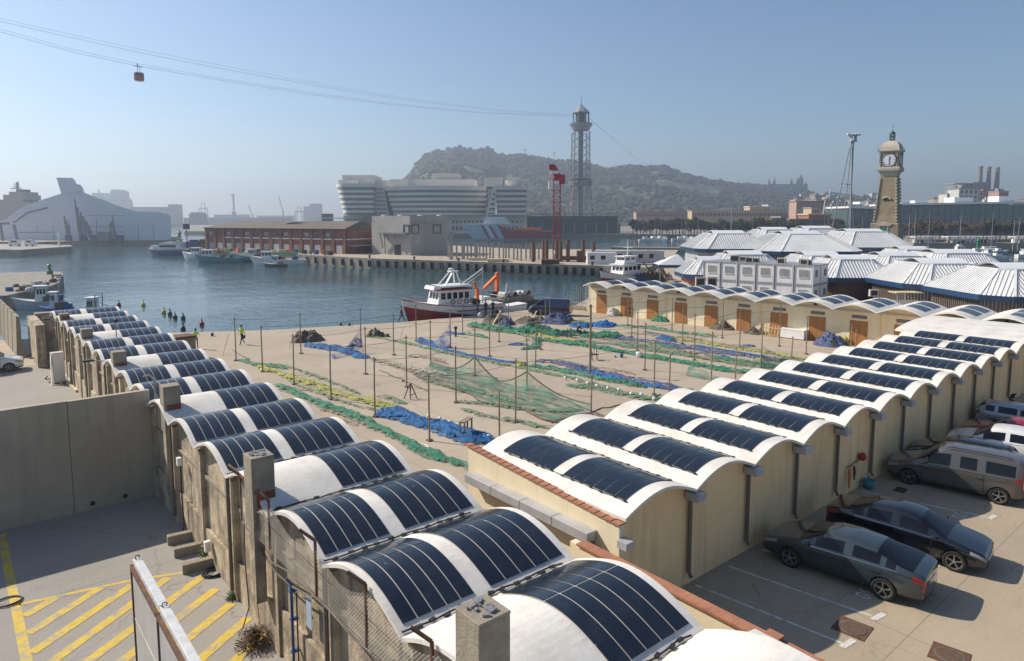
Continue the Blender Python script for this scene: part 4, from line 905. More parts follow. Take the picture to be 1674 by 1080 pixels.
# chairs, stand, easel, buckets
def chair(label, px, py, rz):
    c = G(px, py); t = thing('chair', label, 'chair', (c.x, c.y, 0), rz); obj('seat', B().box(-.23, .23, -.23, .23, .42, .46), mDark, t)
    b = B()
    for x in (-.2, 0, .2): b.beam((x, .22, .46), (x, .3, .95), .04)
    obj('backrest', b, mDark, t)
    for x in (-.21, .21):
        for y in (-.21, .21): obj('leg', B().beam((x, y, 0), (x*.9, y*.9, .43), .035), mDark, t)
        obj('armrest', B().path([(x*1.15, .25, .68), (x*1.15, -.22, .68), (x*1.15, -.22, .44)], .02), mDark, t)
chair('dark armchair standing just right of the tall mast', 972, 588, -.6)
chair('empty dark chair left of the seated net mender', 930, 551, 2.6)
c = G(762, 712); t = thing('wooden_stand', 'small open wooden frame standing in the bright blue net', 'stand', (c.x, c.y, 0), .5)
for x in (-.42, .42): 
    for y in (-.12, .12): obj('leg', B().beam((x, y, 0), (x, y, .8), .07), mWood, t)
obj('top', B().box(-.5, .5, -.16, .16, .8, .86), mWood, t); obj('stretcher', B().box(-.42, .42, -.03, .03, .25, .31), mWood, t)
c = G(671, 651); t = thing('trestle', 'small dark folding easel on bare concrete', 'trestle', (c.x, c.y, 0), .3)
for x in (-.2, .2):
    obj('leg', B().beam((x*1.4, -.28, 0), (x*.3, 0, .92), .05), mPipe, t); obj('leg', B().beam((x*1.4, .28, 0), (x*.3, 0, .92), .05), mPipe, t)
obj('rung', B().beam((-.24, -.2, .28), (.24, -.2, .28), .04), mPipe, t)
for lab, px, py, m, r_, h_ in (('blue bucket on bare concrete right of the chair', 1016, 584, mBlue, .15, .28), ('tiny blue tin left of the blue bucket', 1006, 584, mBlue, .09, .12), ('white plastic jug by the striped nets', 1044, 584, mWhite, .22, .42)):
    c = G(px, py); solo('bucket' if m is mBlue else 'jug', B().lathe([(r_*.8, 0), (r_, h_*.7), (r_*.9, h_), (r_*.4, h_*1.05)], 12), m, lab, 'container', loc=(c.x, c.y, .01), smooth=True)
c = G(745, 550); solo('bollard', B().lathe([(.10, 0), (.09, .7), (.16, .75), (.16, .95)], 10), mDark, 'short dark stake standing on the quay by the blue scrap', 'stake', loc=(c.x, c.y, 0))
for lab, a, b in (('thin rod leaning upright left of the first pole', (364, 582), (374, 545)), ('short yellow rod leaning in front of the trawler bow', (654, 552), (661, 533)), ('thin yellow rod left of the brown heap', (473, 570), (479, 545))):
    p = G(*a); d = ray(*b); s = (p.x*fx+p.y*fy)/(d.x*fx+d.y*fy); q = Vector((0, 0, H))+d*s; q.z = max(q.z, .8)
    solo('rod', B().path([p, q], .025, 5), mPlank, lab, 'rod')
c = G(835, 553); solo('board', B().cbox((0, 0, .12), (.9, .5, .07), rz=.3), mWhite, 'white board lying by the blue veil net', 'board', loc=tuple(G(574, 565)))
for lab, px, py in (('dark bollard on the quay edge above the hung poles', 557, 532), ('dark bollard on the quay edge beside the first one', 571, 532), ('small dark cleat at the quay edge beyond the man in the vest', 347, 549)):
    c = G(px, py); solo('bollard', B().lathe([(.14, 0), (.11, .15), (.17, .24), (.12, .3)], 10), mDark, lab, 'bollard', loc=(c.x, c.y, 0))

# ================================================================ people
mSkin = M('skin', (.42, .25, .17), rough=.6); mVest = M('hi_vis_vest', (.55, .75, .05), (.45, .62, .04), rough=.6); mPants = M('dark_trousers', (.03, .035, .05), rough=.8); mJack = M('dark_jacket', (.03, .03, .04), rough=.8); mHair = M('dark_hair', (.02, .015, .012), rough=.8)
def person(label, loc, rz, pose='walk', top=None, sc=1.0, hold=False):
    t = thing('person', label, 'person', loc, rz); t.scale = (sc,)*3
    hz_ = .93
    if pose == 'walk': J = dict(hl=(.09, 0, hz_), kl=(.11, -.22, .50), al=(.11, -.34, .09), tl=(.11, -.48, .03), hr=(-.09, 0, hz_), kr=(-.11, .16, .50), ar=(-.11, .40, .12), tr=(-.11, .30, .04)); lean = -.04
    elif pose == 'sit': hz_ = .50; J = dict(hl=(.1, 0, hz_), kl=(.15, -.42, .50), al=(.15, -.44, .08), tl=(.15, -.60, .03), hr=(-.1, 0, hz_), kr=(-.15, -.42, .50), ar=(-.15, -.40, .08), tr=(-.15, -.56, .03)); lean = -.22
    else: J = dict(hl=(.09, 0, hz_), kl=(.11, -.02, .50), al=(.12, 0, .08), tl=(.12, -.15, .03), hr=(-.09, 0, hz_), kr=(-.11, .0, .50), ar=(-.12, .02, .08), tr=(-.12, -.13, .03)); lean = 0
    V = []; E = []; R = []; Mx = []
    def v(p, r): V.append(p); R.append(r); return len(V)-1
    pel = v((0, 0, hz_+.03), .14); wa = v((0, lean*.4, hz_+.20), .125); ch = v((0, lean*.9, hz_+.40), .155); nk = v((0, lean*1.1, hz_+.56), .06); hd = v((0, lean*1.3-.01, hz_+.66), .075); ht = v((0, lean*1.3, hz_+.77), .085)
    E += [(pel, wa), (wa, ch), (ch, nk), (nk, hd), (hd, ht)]
    for s, k in ((1, 'l'), (-1, 'r')):
        a = v(J['h'+k], .095); b = v(J['k'+k], .065); c = v(J['a'+k], .043); d = v(J['t'+k], .035); E += [(pel, a), (a, b), (b, c), (c, d)]
        y0 = lean*.9; sw = .18 if pose == 'walk' else .03
        sh = v((s*.185, y0, hz_+.47), .062)
        if pose == 'sit': el = v((s*.25, y0-.12, hz_+.22), .045); hn = v((s*.12, y0-.36, hz_+.20), .032)
        elif pose == 'handsup': el = v((s*.30, y0-.1, hz_+.25), .045); hn = v((s*.15, y0-.22, hz_+.40), .032)
        else: el = v((s*.24, y0+s*sw*.5, hz_+.20), .045); hn = v((s*.25, y0+s*sw, hz_-.04), .032)
        E += [(ch, sh), (sh, el), (el, hn)]
    m = bpy.data.meshes.new('body'); m.from_pydata(V, E, []); o = bpy.data.objects.new('tmp', m); COL.objects.link(o)
    sk = o.modifiers.new('s', 'SKIN'); sk.use_smooth_shade = True
    for i, r_ in enumerate(R): m.skin_vertices[0].data[i].radius = (r_, r_*.85)
    m.skin_vertices[0].data[0].use_root = True
    su = o.modifiers.new('u', 'SUBSURF'); su.levels = su.render_levels = 1
    dg = bpy.context.evaluated_depsgraph_get(); me = bpy.data.meshes.new_from_object(o.evaluated_get(dg)); bpy.data.objects.remove(o)
    me.materials.clear(); [me.materials.append(x) for x in (top or mJack, mPants, mSkin, mBlack)]
    for f in me.polygons:
        c = f.center
        hand = c.z < hz_+.24 and abs(c.x) > .2 and c.z < hz_+.02 and pose != 'sit'
        f.material_index = 2 if (c.z > hz_+.545 or hand) else (3 if c.z < .09 else (1 if c.z < hz_+.06 and abs(c.x) < .22 or c.z < .45 else 0))
        f.use_smooth = True
    obj('body', me, None, t)
    hb_ = B().ball((0, lean*1.3+.015, hz_+.755), (.098, .105, .095), 12, 8); obj('hair', hb_, mHair, t, smooth=True)
    nose = B().ball((0, lean*1.3-.10, hz_+.70), (.014, .02, .022), 6, 4); obj('nose', nose, mSkin, t)
    for s in (-1, 1): obj('eye', B().ball((s*.032, lean*1.3-.083, hz_+.725), .011, 6, 4), mBlack, t)
    if hold: obj('bag', B().box(.18, .28, -.15, .12, hz_-.36, hz_-.08), mJack, t)
    return t
p = G(396, 563); person('person in a yellow vest and dark trousers walking away with a bag', (p.x, p.y, 0), radians(-60), 'walk', mVest, 1.0, True)
p = G(321, 570); person('person in a yellow vest standing behind the left shed roofs', (p.x, p.y, 0), radians(150), 'handsup', mVest)
p = G(657, 527); person('person in dark clothes walking past the bow of the trawler', (p.x, p.y, 0), radians(-120), 'walk', mJack)
p = G(943, 549); person('person in dark clothes sitting bent over a net', (p.x, p.y, 0), radians(60), 'sit', mJack)
for i, (x, y, lab) in enumerate(((781, 517, 'person in black standing at the trawler stern, left of two others'), (794, 516, 'person in black standing at the trawler stern, middle of three'), (806, 515, 'person in black bending at the stern beside the white tub'))):
    p = G(x, y); person(lab, (p.x, p.y, 0), 1.0+i, 'stand' if i < 2 else 'handsup', mJack)
# ================================================================ parking bay marks and fittings
mLine = worn_paint('worn_white_paint', (.62, .60, .55), (.28, .245, .195), .52, 2.5)
mYel = worn_paint('worn_yellow_paint', (.62, .44, .06), (.32, .295, .26), .50, 2.2)
def stroke(name, a, b, w, mat, z=.008, **k):
    a = Vector((a[0], a[1], z)); b = Vector((b[0], b[1], z)); d = (b-a).normalized(); n = Vector((-d.y, d.x, 0))*w/2
    o = obj(name, B().add([a-n, b-n, b+n, a+n], [(0, 1, 2, 3)]), mat); o['kind'] = 'structure'; return o
for a, b in (((16.70, 11.4), (17.25, 7.25)), ((18.45, 11.4), (19.12, 7.3)), ((20.28, 11.3), (20.62, 9.9)), ((20.68, 9.6), (21.15, 7.35)), ((22.9, 11.3), (23.4, 7.3)), ((26.2, 9.6), (26.95, 7.25)), ((27.9, 11.3), (29.0, 7.3)), ((30.0, 11.0), (31.2, 7.25)), ((33.3, 11.3), (34, 7.3))):
    stroke('parking_line', a, b, .085, mLine)
for x in (17.35, 19.22, 21.2, 23.5, 27.05, 29.15, 31.35, 34.1): stroke('parking_line', (x-.28, 7.2), (x+.28, 7.14), .17, mLine, .012)
def digits(txt, loc, size, rz, mat, name, label=None, ext=.002, parent=None, rx=0):
    cu = bpy.data.curves.new(name, 'FONT'); cu.body = txt; cu.size = size; cu.extrude = ext; cu.align_x = 'CENTER'; cu.align_y = 'CENTER'; cu.resolution_u = 3
    o = bpy.data.objects.new(name, cu); COL.objects.link(o); dg = bpy.context.evaluated_depsgraph_get(); me = bpy.data.meshes.new_from_object(o.evaluated_get(dg)); bpy.data.objects.remove(o)
    me.materials.clear(); me.materials.append(mat); q = obj(name, me, None, parent, loc); q.rotation_euler = (rx, 0, rz)
    return q
for tx, x, y in (('30', 20.15, 7.95), ('28', 28.3, 8.0)):
    q = digits(tx, (x, y, .010), .62, radians(185), mLine, 'stall_number'); q['kind'] = 'structure'
def cover(label, x, y, rz, s=.42):
    t = thing('manhole_cover', label, 'manhole cover', (x, y, .006), rz); obj('frame', B().box(-s, s, -s, s, 0, .012), mRust, t)
    b = B().lathe([(s*.82, .012), (s*.82, .024), (s*.78, .024)], 24); obj('lid', b, mPipe, t)
    for k in range(7):
        w = (s*.7)**2-(s*.2*(k-3))**2
        if w > 0: obj('rib', B().box(s*.2*(k-3)-.02, s*.2*(k-3)+.02, -w**.5, w**.5, .024, .032), mRust, t)
c = G(1393, 1027); cover('square rusty manhole cover with round lid across the shadow edge', c.x, c.y, .1); c = G(1552, 1072); cover('round manhole cover in a square frame in full sun at the bottom edge', c.x, c.y, .15)
c = G(1472, 801); t = thing('drain_grate', 'small dark drain grate in the bay beside the people carrier', 'drain', (c.x, c.y, .006), .1); obj('grate', B().box(-.28, .28, -.2, .2, 0, .012), mBlack, t)
for k in range(6): obj('bar', B().box(-.25+.1*k, -.22+.1*k, -.18, .18, .012, .02), mRust, t)
# little tool corner on the wall
def wallat(px, py, Y=11.6): d = ray(px, py); s = Y/d.y; return Vector((0, 0, H))+d*s
t0 = wallat(1391, 788); rk = thing('tool_rack', 'short bar on the cream wall with hanging hoses and tools', 'rack', (t0.x, 11.6, 0))
obj('bar', B().tube((-.55, -.06, 1.15), (.55, -.06, 1.25), .02), mRust, rk)
solo('hose', B().path([(0, 0, 1.0), (.04, -.02, .6), (.0, -.02, .25), (-.06, -.02, .6), (-.05, 0, 1.0)], .03, 6), mOrange, 'orange hose loop hanging at the left end of the tool bar', 'hose', loc=(t0.x-.45, 11.5, .1))
solo('hose', B().path([(0, 0, 1.0), (.05, -.02, .7), (.0, -.02, .45), (-.05, -.02, .7), (-.04, 0, 1.0)], .03, 6), mBlack, 'dark hose loop in the middle of the tool bar', 'hose', loc=(t0.x, 11.5, .12))
solo('helmet', B().ball((0, 0, 0), (.17, .15, .17), 12, 8), mRedP, 'red round bag hung at the right end of the tool bar', 'bag', loc=(t0.x+.6, 11.45, 1.38), smooth=True)
solo('bucket', B().lathe([(.17, 0), (.22, .36), (.20, .36), (.16, .03)], 14), M('teal_plastic', (.03, .22, .26), rough=.5), 'teal bucket standing at the foot of the cream wall', 'bucket', loc=(t0.x+.95, 11.3, .01), smooth=True)
solo('bottle', B().lathe([(.08, 0), (.08, .25), (.03, .32), (.03, .4)], 10), mRedP, 'red bottle standing behind the teal bucket', 'bottle', loc=(t0.x+1.25, 11.42, .01), smooth=True)

# ================================================================ side yard on the left
for a, b, w in (((.78, 29.0), (.84, 18.6), .24), ((.9, 23.2), (3.58, 22.62), .14), ((3.58, 22.62), (5.4, 21.95), .14)): stroke('yellow_border', a, b, w, mYel)
r_ = 0
for a, b in (((.96, 22.40), (1.75, 22.95)), ((.96, 21.35), (2.85, 22.72)), ((.96, 20.30), (3.62, 22.30)), ((1.0, 19.3), (4.55, 22.05)), ((1.0, 18.25), (5.45, 21.5)), ((1.6, 17.7), (5.5, 20.45)), ((2.2, 17.05), (5.6, 19.35)), ((2.9, 16.4), (5.75, 18.35)), ((3.7, 15.9), (5.8, 17.3))):
    stroke('yellow_stripe', a, b, .30, mYel, .012)
gt = thing('sliding_gate', 'off-white sheet gate with a thick top beam and rusty frame in the foreground', 'gate', (2.86, 0, 0))
GZ = 3.0; mGate = M('gate_sheet', (.42, .41, .39), (.36, .35, .33), sc=2, rough=.6, streak=.3); mBeam = M('gate_beam_white', (.62, .63, .63), (.45, .46, .47), sc=4, rough=.6, fleck=.5)
for y0, y1 in ((14.95, 17.5), (12.3, 14.92)):
    obj('top_beam', B().box(.02, .20, y0, y1, GZ-.10, GZ), mBeam, gt, bevel=.01)
    obj('sheet', B().box(-.02, .0, y0+.04, y1-.04, .05, GZ-.2), mGate, gt)
    obj('frame_post', B().box(-.05, .02, y1-.05, y1, 0, GZ-.12), mRust, gt); obj('frame_rail', B().box(-.06, .015, y0, y1-.052, GZ-.22, GZ-.13), mRust, gt)
    obj('ring', B().path([(.11+.05*cos(a), y1-.06, GZ+.04+.05*sin(a)) for a in [2*pi*k/10 for k in range(11)]], .012, 5), mRust, gt)
    obj('sheet_seam', B().box(-.028, -.021, y0+.02, y1-.05, 1.55, 1.58), mBeam, gt)
for i, (px, py, L, lab) in enumerate(((299, 884, .95, 'long concrete beam nearest the tall grey wall'), (308, 905, .85, 'middle one of the three short concrete beams'), (331, 929, 1.15, 'concrete beam nearest the camera with cables piled beside it'))):
    c = G(px, py); solo('concrete_beam', B().box(-L/2, L/2, -.12, .12, 0, .30), mOldConc, lab, 'beam', 'concrete beams lying against the wall', loc=(c.x, c.y, .005), rz=-.12, bevel=.015)
def coil(label, px, py, r, n, mat, seed):
    c = G(px, py); q = random.Random(seed); pts = []
    for k in range(n*12): a = k*.52; rr = r*(.65+.35*noise.noise(Vector((k*.09, seed, 2)))); pts.append((rr*cos(a)*1.25, rr*sin(a), .03+.10*abs(noise.noise(Vector((k*.13, 5, seed))))))
    solo('cable_coil', B().path(pts, .017, 5), mat, label, 'cable', loc=(c.x, c.y, .0))
coil('black cable coil lying beside the nearest concrete beam', 352, 937, .42, 9, mCableK, 1); coil('grey hose coil on top of the middle concrete beam', 330, 893, .28, 6, mSteel, 2); coil('thin loose wire on the ground at the left edge of the yellow hatching', 12, 985, .45, 3, mCableK, 3)
def bush(label, x, y, r, h, mat, mat2, n=420, seed=1):
    q = random.Random(seed); t = thing('dry_bush', label, 'bush', (x, y, 0)); b = B(); s_ = B()
    for k in range(n):
        a = q.uniform(0, 2*pi); e = q.uniform(.05, 1.5); R_ = r*q.uniform(.5, 1)
        d = Vector((cos(a)*cos(e), sin(a)*cos(e), sin(e)*h/r)); p = d*R_; u = Vector((q.uniform(-1, 1), q.uniform(-1, 1), q.uniform(-.6, 1))).normalized()*.05; w = d.cross(u).normalized()*.018
        b.add([p-w, p+u*2, p+w], [(0, 1, 2)])
        if k % 5 == 0: s_.beam((0, 0, 0), p, .006)
    obj('foliage', b, mat, t, kind='stuff'); obj('twigs', s_, mat2, t, kind='stuff'); return t
mDry = M('dry_leaves', (.16, .10, .05), (.10, .06, .03), sc=6, rough=.9); mGrn = M('weed_leaves', (.07, .12, .03), (.04, .08, .02), sc=6, rough=.9)
bush('dry brown bush growing at the foot of the old wall', 5.45, 17.0, .55, .5, mDry, mRust, 700, 1); bush('small green weed at the wall foot beside the white box', 5.75, 22.6, .22, .5, mGrn, mGrn, 160, 2); bush('low green weeds at the foot of the blue pipe', 5.45, 15.3, .42, .25, mGrn, mGrn, 400, 3); bush('tiny weed in the wall corner between the beams and the dry bush', 5.7, 19.6, .2, .2, mGrn, mGrn, 120, 4)
bp = thing('blue_pipe', 'blue standpipe with valve fixed to the old wall', 'pipe', (5.66, 14.9, 0))
obj('pipe', B().path([(0, 0, .35), (0, 0, 2.5), (-.05, .12, 2.58)], .035, 8), mBlue, bp)
for z in (.8, 1.6, 2.3): obj('clamp', B().box(-.05, .14, -.05, .05, z, z+.05), mBlue, bp)
obj('side_pipe', B().path([(.08, -.1, .35), (.08, -.1, 2.3)], .018, 6), mRust, bp)
solo('poster', B().box(-.006, 0, -.13, .16, 1.75, 2.5), M('faded_blue_sheet', (.30, .42, .55), (.40, .45, .50), sc=6, rough=.8), 'faded pale blue patch pasted on the old wall right of the blue pipe', 'poster', loc=(5.752, 14.1, 0))
solo('meter_box', B().box(-.14, 0, -.1, .1, 0, .28), mWhite, 'small white meter box high on the old wall', 'box', loc=(5.75, 24.9, 2.5), bevel=.01)
solo('meter_box', B().box(-.12, .05, -.08, .08, 0, .34), mWhite, 'small white box low at the wall foot beside a weed', 'box', loc=(5.72, 21.9, .55), bevel=.01)
solo('conduit', B().path([(0, 0, 2.5), (0, .02, 1.3), (.01, -.02, .4), (-.1, -.2, .1)], .025, 6), mCableK, 'thin dark conduit running down from the high meter box', 'conduit', loc=(5.70, 24.8, 0))
for lab, pts in (('sagging cable on the wall from the second chimney block to the blue pipe', [(5.6, 18.2, 3.0), (5.66, 17.0, 2.55), (5.68, 15.9, 2.35), (5.66, 14.9, 2.45), (5.64, 13.6, 2.75)]), ('thick cable sagging along the wall below the mesh fence', [(5.64, 17.6, 2.95), (5.66, 16.4, 2.5), (5.66, 15.0, 2.75), (5.64, 13.2, 2.9), (5.62, 11.6, 2.8), (5.62, 10, 3.0)]), ('dark cable running down the wall from the second chimney block', [(5.66, 18.1, 3.0), (5.68, 18.25, 1.8), (5.66, 18.0, .5), (5.4, 17.8, .05)])):
    solo('cable', B().path([p for p in pts], .02, 6), mPipe, lab, 'cable')
# chain-link fence along the wall top
def chain_mat():
    m, t, p = nodes('chain_link'); vec = nd(t, 'ShaderNodeNewGeometry').outputs['Position']; a = []
    for s in (1, -1):
        dt = nd(t, 'ShaderNodeVectorMath', operation='DOT_PRODUCT'); dt.inputs[1].default_value = (0, 12, 12*s); t.links.new(vec, dt.inputs[0])
        fr = nd(t, 'ShaderNodeMath', operation='FRACT'); t.links.new(dt.outputs['Value'], fr.inputs[0])
        lt = nd(t, 'ShaderNodeMath', operation='LESS_THAN', i_1=.15); t.links.new(fr.outputs[0], lt.inputs[0]); a.append(lt.outputs[0])
    mx = nd(t, 'ShaderNodeMath', operation='MAXIMUM'); t.links.new(a[0], mx.inputs[0]); t.links.new(a[1], mx.inputs[1]); t.links.new(mx.outputs[0], p.inputs['Alpha'])
    p.inputs['Base Color'].default_value = (.62, .58, .50, 1); p.inputs['Roughness'].default_value = .6; p.inputs['Metallic'].default_value = .3; return m
fc = thing('mesh_fence', 'rusty wire mesh fence with angled arms on top of the old wall in the foreground', 'fence')
FX = 5.56
for y in (17.95, 15.9, 13.2, 10.95, 8.7): obj('post', B().beam((FX, y, 3.0), (FX, y, 4.25), .05), mRust, fc); obj('arm', B().beam((FX, y, 4.25), (FX-.22, y+.28, 4.45), .05), mRust, fc)
obj('rail', B().beam((FX, 18.9, 4.27), (FX, 15.9, 4.23), .05), mRust, fc)
for z in (3.02, 3.6): obj('tension_wire', B().beam((FX, 18, z), (FX, 5, z), .012), mRust, fc)
obj('mesh', B().grid(lambda u, v: (FX-.006+.03*noise.noise(Vector((u*9, v*3, 1))), 18-13*u, 2.95+(1.2-.35*abs(sin(u*13/2.4*pi)))*v), 60, 5), chain_mat(), fc)

# ---- clutter along the far part of the left wall
c = G(104, 612); mUmb = M('pale_grey_canvas', (.52, .53, .53), rough=.8)
t = thing('cabinet', 'tall white cabinet leaning by the old wall in the far side yard', 'cabinet', (5.2, 54.2, 0), .1); obj('body', B().box(-.35, .35, -.3, .3, .05, 2.1), mUmb, t, bevel=.02); obj('door', B().box(-.33, .33, -.325, -.303, .1, 2.05), mWhite, t)
obj('leaning_board', B().beam((-.5, -.5, 0), (-.38, -.1, 1.9), .3, .04), mWhite, t)
for i, (a, b, m) in enumerate((((94, 612), (126, 641), mPlank), ((104, 611), (133, 640), mWhite), ((112, 608), (136, 636), mWood), ((88, 605), (100, 628), mPlank))):
    A = G(*a); C_ = G(*b); solo('long_plank', B().beam((0, 0, .1), (C_.x-A.x, C_.y-A.y, .1), .16, .1), m, ['long pale plank lying at the wall foot beyond the grey wall', 'white pipe lying next to the long pale plank', 'dark beam lying closest to the old wall', 'short plank end beside the black fittings'][i], 'plank', loc=(A.x, A.y, 0))
q = random.Random(11)
for k, (px, py, lab) in enumerate(((55, 583, 'rusty metal frame pile left of the tall cabinet'), (66, 588, 'low rusty scrap pile in front of the white van nose'), (80, 592, 'scrap pile at the foot of the tall cabinet'), (80, 626, 'small black fittings at the end of the planks'), (74, 573, 'stacked rusty tubes against the stone wall'))):
    c = G(px, py); t = thing('scrap_pile', lab, 'scrap', (c.x, c.y, 0), q.uniform(0, 3), 'scrap metal by the far wall')
    for j in range(7):
        p = Vector((q.uniform(-.7, .7), q.uniform(-.6, .6), q.uniform(.05, .35))); d = Vector((q.uniform(-1, 1), q.uniform(-1, 1), q.uniform(-.2, .4)))*q.uniform(.3, .7); obj('bar', B().beam(p, p+d, q.uniform(.05, .14)), q.choice([mRust, mPlank, mPipe, mSteel]), t)
q2 = thing('lamp_post', 'thin post with dark round lamp rising above the left vaults', 'lamp', (7.2, 44.5, 0)); obj('post', B().tube((0, 0, 4.2), (0, 0, 5.1), .03), mSteel, q2); obj('head', B().ball((0, 0, 5.15), .11, 8, 6), mBlack, q2, smooth=True)
for i, (y, l) in enumerate(((38.9, 'lower'), (57.2, 'upper'))): 
    t = thing('wall_lamp', 'dark flat floodlight on an arm at the old wall, the %s of two' % l, 'lamp', (5.5, y, 4.0)); obj('arm', B().beam((.2, 0, -.1), (-.3, 0, 0), .05), mSteel, t); obj('head', B().cbox((-.5, 0, .02), (.45, .3, .10)), mDark, t)
t = thing('bent_post', 'bent rusty vent post with hook rising between left vaults', 'post', (5.75, 28.3, 0)); obj('post', B().path([(0, 0, 3.5), (0, 0, 4.9), (-.1, .3, 5.05), (-.25, .6, 4.95)], .035, 6), mOldConc, t)
# walls at the far left
bw = thing('stone_wall', 'big rendered stone wall closing the far end of the left sheds', 'wall'); obj('wall', B().box(5.2, 10.9, 66.5, 67.3, 0, 3.25), mOldWall, bw); obj('cap', B().box(5.1, 11.0, 66.4, 67.4, 3.25, 3.4), mOldConc, bw); obj('return_wall', B().box(4.6, 5.18, 60.5, 67.2, 0, 3.2), mOldWall, bw)
sw = thing('sea_wall', 'dark sloping sea wall with small square holes at the left edge', 'wall')
A = Vector((4.1, 66.5, 0)); Bq = Vector((3.2, 100, 0)); d = (Bq-A)
for k in range(10):
    f0, f1 = k/10, (k+1)/10; p0 = A+d*f0; p1 = A+d*(f1-.012)
    obj('panel', B().loft([[(p.x-.4, p.y, 0), (p.x, p.y, 0), (p.x, p.y, 3.25), (p.x-.25, p.y, 3.3)] for p in (p0, p1)]), mOldConc, sw)
    obj('hole', B().box(p0.x-.02+d.x*.05, p0.x+.03+d.x*.05, p0.y+1.4, p0.y+1.8, 2.5, 2.9), mUmb, sw)  # solid pale block, its colour painting the daylight seen through an opening
tk = thing('water_tank', 'open rusty box standing behind the left vaults at the quay', 'box', (13.6, 57.5, 0), .1); obj('side', B().box(-1, 1, -.7, .7, 0, 1.7), mOldConc, tk); obj('rim', B().box(-1.06, 1.06, -.76, .76, 1.7, 1.85), mRust, tk)
# ================================================================ boats
WZ = -1.6
mHullW = M('white_hull', (.74, .74, .72), (.62, .61, .58), sc=1.5, rough=.4, streak=.25, sc_col=(.40, .28, .18)); mHullR = M('red_hull', (.30, .02, .025), (.22, .02, .02), rough=.5, streak=.2)
mTeal = M('teal_hull', (.03, .20, .22), rough=.5, streak=.2); mHullB = M('navy_hull', (.02, .07, .20), rough=.4); mBrownHull = M('dark_barge_hull', (.10, .09, .075), rough=.8, streak=.4)
mLime = M('pale_green_paint', (.35, .55, .25), rough=.5); mGreyHull = M('pale_blue_hull', (.42, .52, .60), rough=.45)
def hull(t, L, bw, sheer0, sheer1, mtop, mlow, split, rake=.12, deck=None, n=14, split1=None):
    sp0 = split; split1 = split1 or split
    def st(s):
        x = L*s; w = bw*(1-max(0, (s-.55)/.45)**2.2*.97)*(.86+.14*min(1, s/.2)); zs = sheer0+(sheer1-sheer0)*max(0, (s-.35)/.65)**1.8
        return x, w, zs
    up = []; lo = []
    for i in range(n+1):
        s = i/n; split = sp0+(split1-sp0)*max(0, (s-.3)/.7)**1.2; x, w, zs = st(s); f = rake*L*max(0, (s-.6)/.4)
        def X(z): return x+f*(z/zs)*.8-f*.5
        up.append([(X(zs), -w, zs), (X(zs), w, zs), (X(split), w*.97, split), (X(split), -w*.97, split)])
        lo.append([(X(split), -w*.97, split-.003), (X(split), w*.97, split-.003), (X(0), w*.86, 0), (X(0), w*.4, -.5), (X(0), -w*.4, -.5), (X(0), -w*.86, 0)])
    obj('hull', B().loft(up), mtop, t); obj('lower_hull', B().loft(lo), mlow, t)
    rl = B()
    for sg in (-1, 1): rl.path([(st(i/n)[0]+rake*L*max(0, (i/n-.6)/.4)*.3, sg*st(i/n)[1]*1.0, st(i/n)[2]+.02) for i in range(n+1)], .05, 5)
    obj('gunwale', rl, mHullR if mlow is mHullR else mtop, t)
    return st
def cabin(t, x0, x1, w, z0, z1, mat, roofm, rake=.25, nwin=4, name='wheelhouse'):
    b = B(); b.loft([[(x0, -w, z0), (x1, -w, z0), (x1, w, z0), (x0, w, z0)], [(x0, -w*.94, z1), (x1-rake, -w*.94, z1), (x1-rake, w*.94, z1), (x0, w*.94, z1)]])
    c = obj(name, b, mat, t); zc0 = z0+(z1-z0)*.52; zc1 = z0+(z1-z0)*.86
    for s in (-1, 1):
        for k in range(nwin):
            a = x0+(x1-rake-x0)*(k+.15)/nwin; e = x0+(x1-rake-x0)*(k+.85)/nwin; y = s*(w*.97)
            obj('window', B().box(a, e, min(y-s*.03, y+s*.012), max(y-s*.03, y+s*.012), zc0, zc1), mCarGlass, c)
    for k in range(3):
        y = -w*.8+k*w*.56; xx = x1-rake*.7
        obj('window', B().cbox((xx+.0, y+w*.26, (zc0+zc1)/2), (.04, w*.42, zc1-zc0), tilt=-math.atan(rake/(z1-z0))), mCarGlass, c)
    obj('cabin_roof', B().box(x0-.25, x1+.12, -w*1.12, w*1.12, z1+.002, z1+(.16 if z1-z0 < 2.2 else .3)), roofm, t, bevel=.05)
def rails(t, pts, z, h, mat=None, n=None):
    b = B(); P_ = [Vector((*p, z)) for p in pts]; b.path([p+Vector((0, 0, h)) for p in P_], .02, 5); b.path([p+Vector((0, 0, h*.5)) for p in P_], .012, 4)
    obj('rail', b, mat or mSteel, t)
    for p in P_: obj('stanchion', B().tube(p, p+Vector((0, 0, h)), .016, n=5), mat or mSteel, t)
def tw_boat(name, label, cat, bow, stern, group=None):
    bow = Vector((*bow[:2], WZ)); stern = Vector((*stern[:2], WZ)); d = bow-stern
    return thing(name, label, cat, stern, math.atan2(d.y, d.x), group), d.length
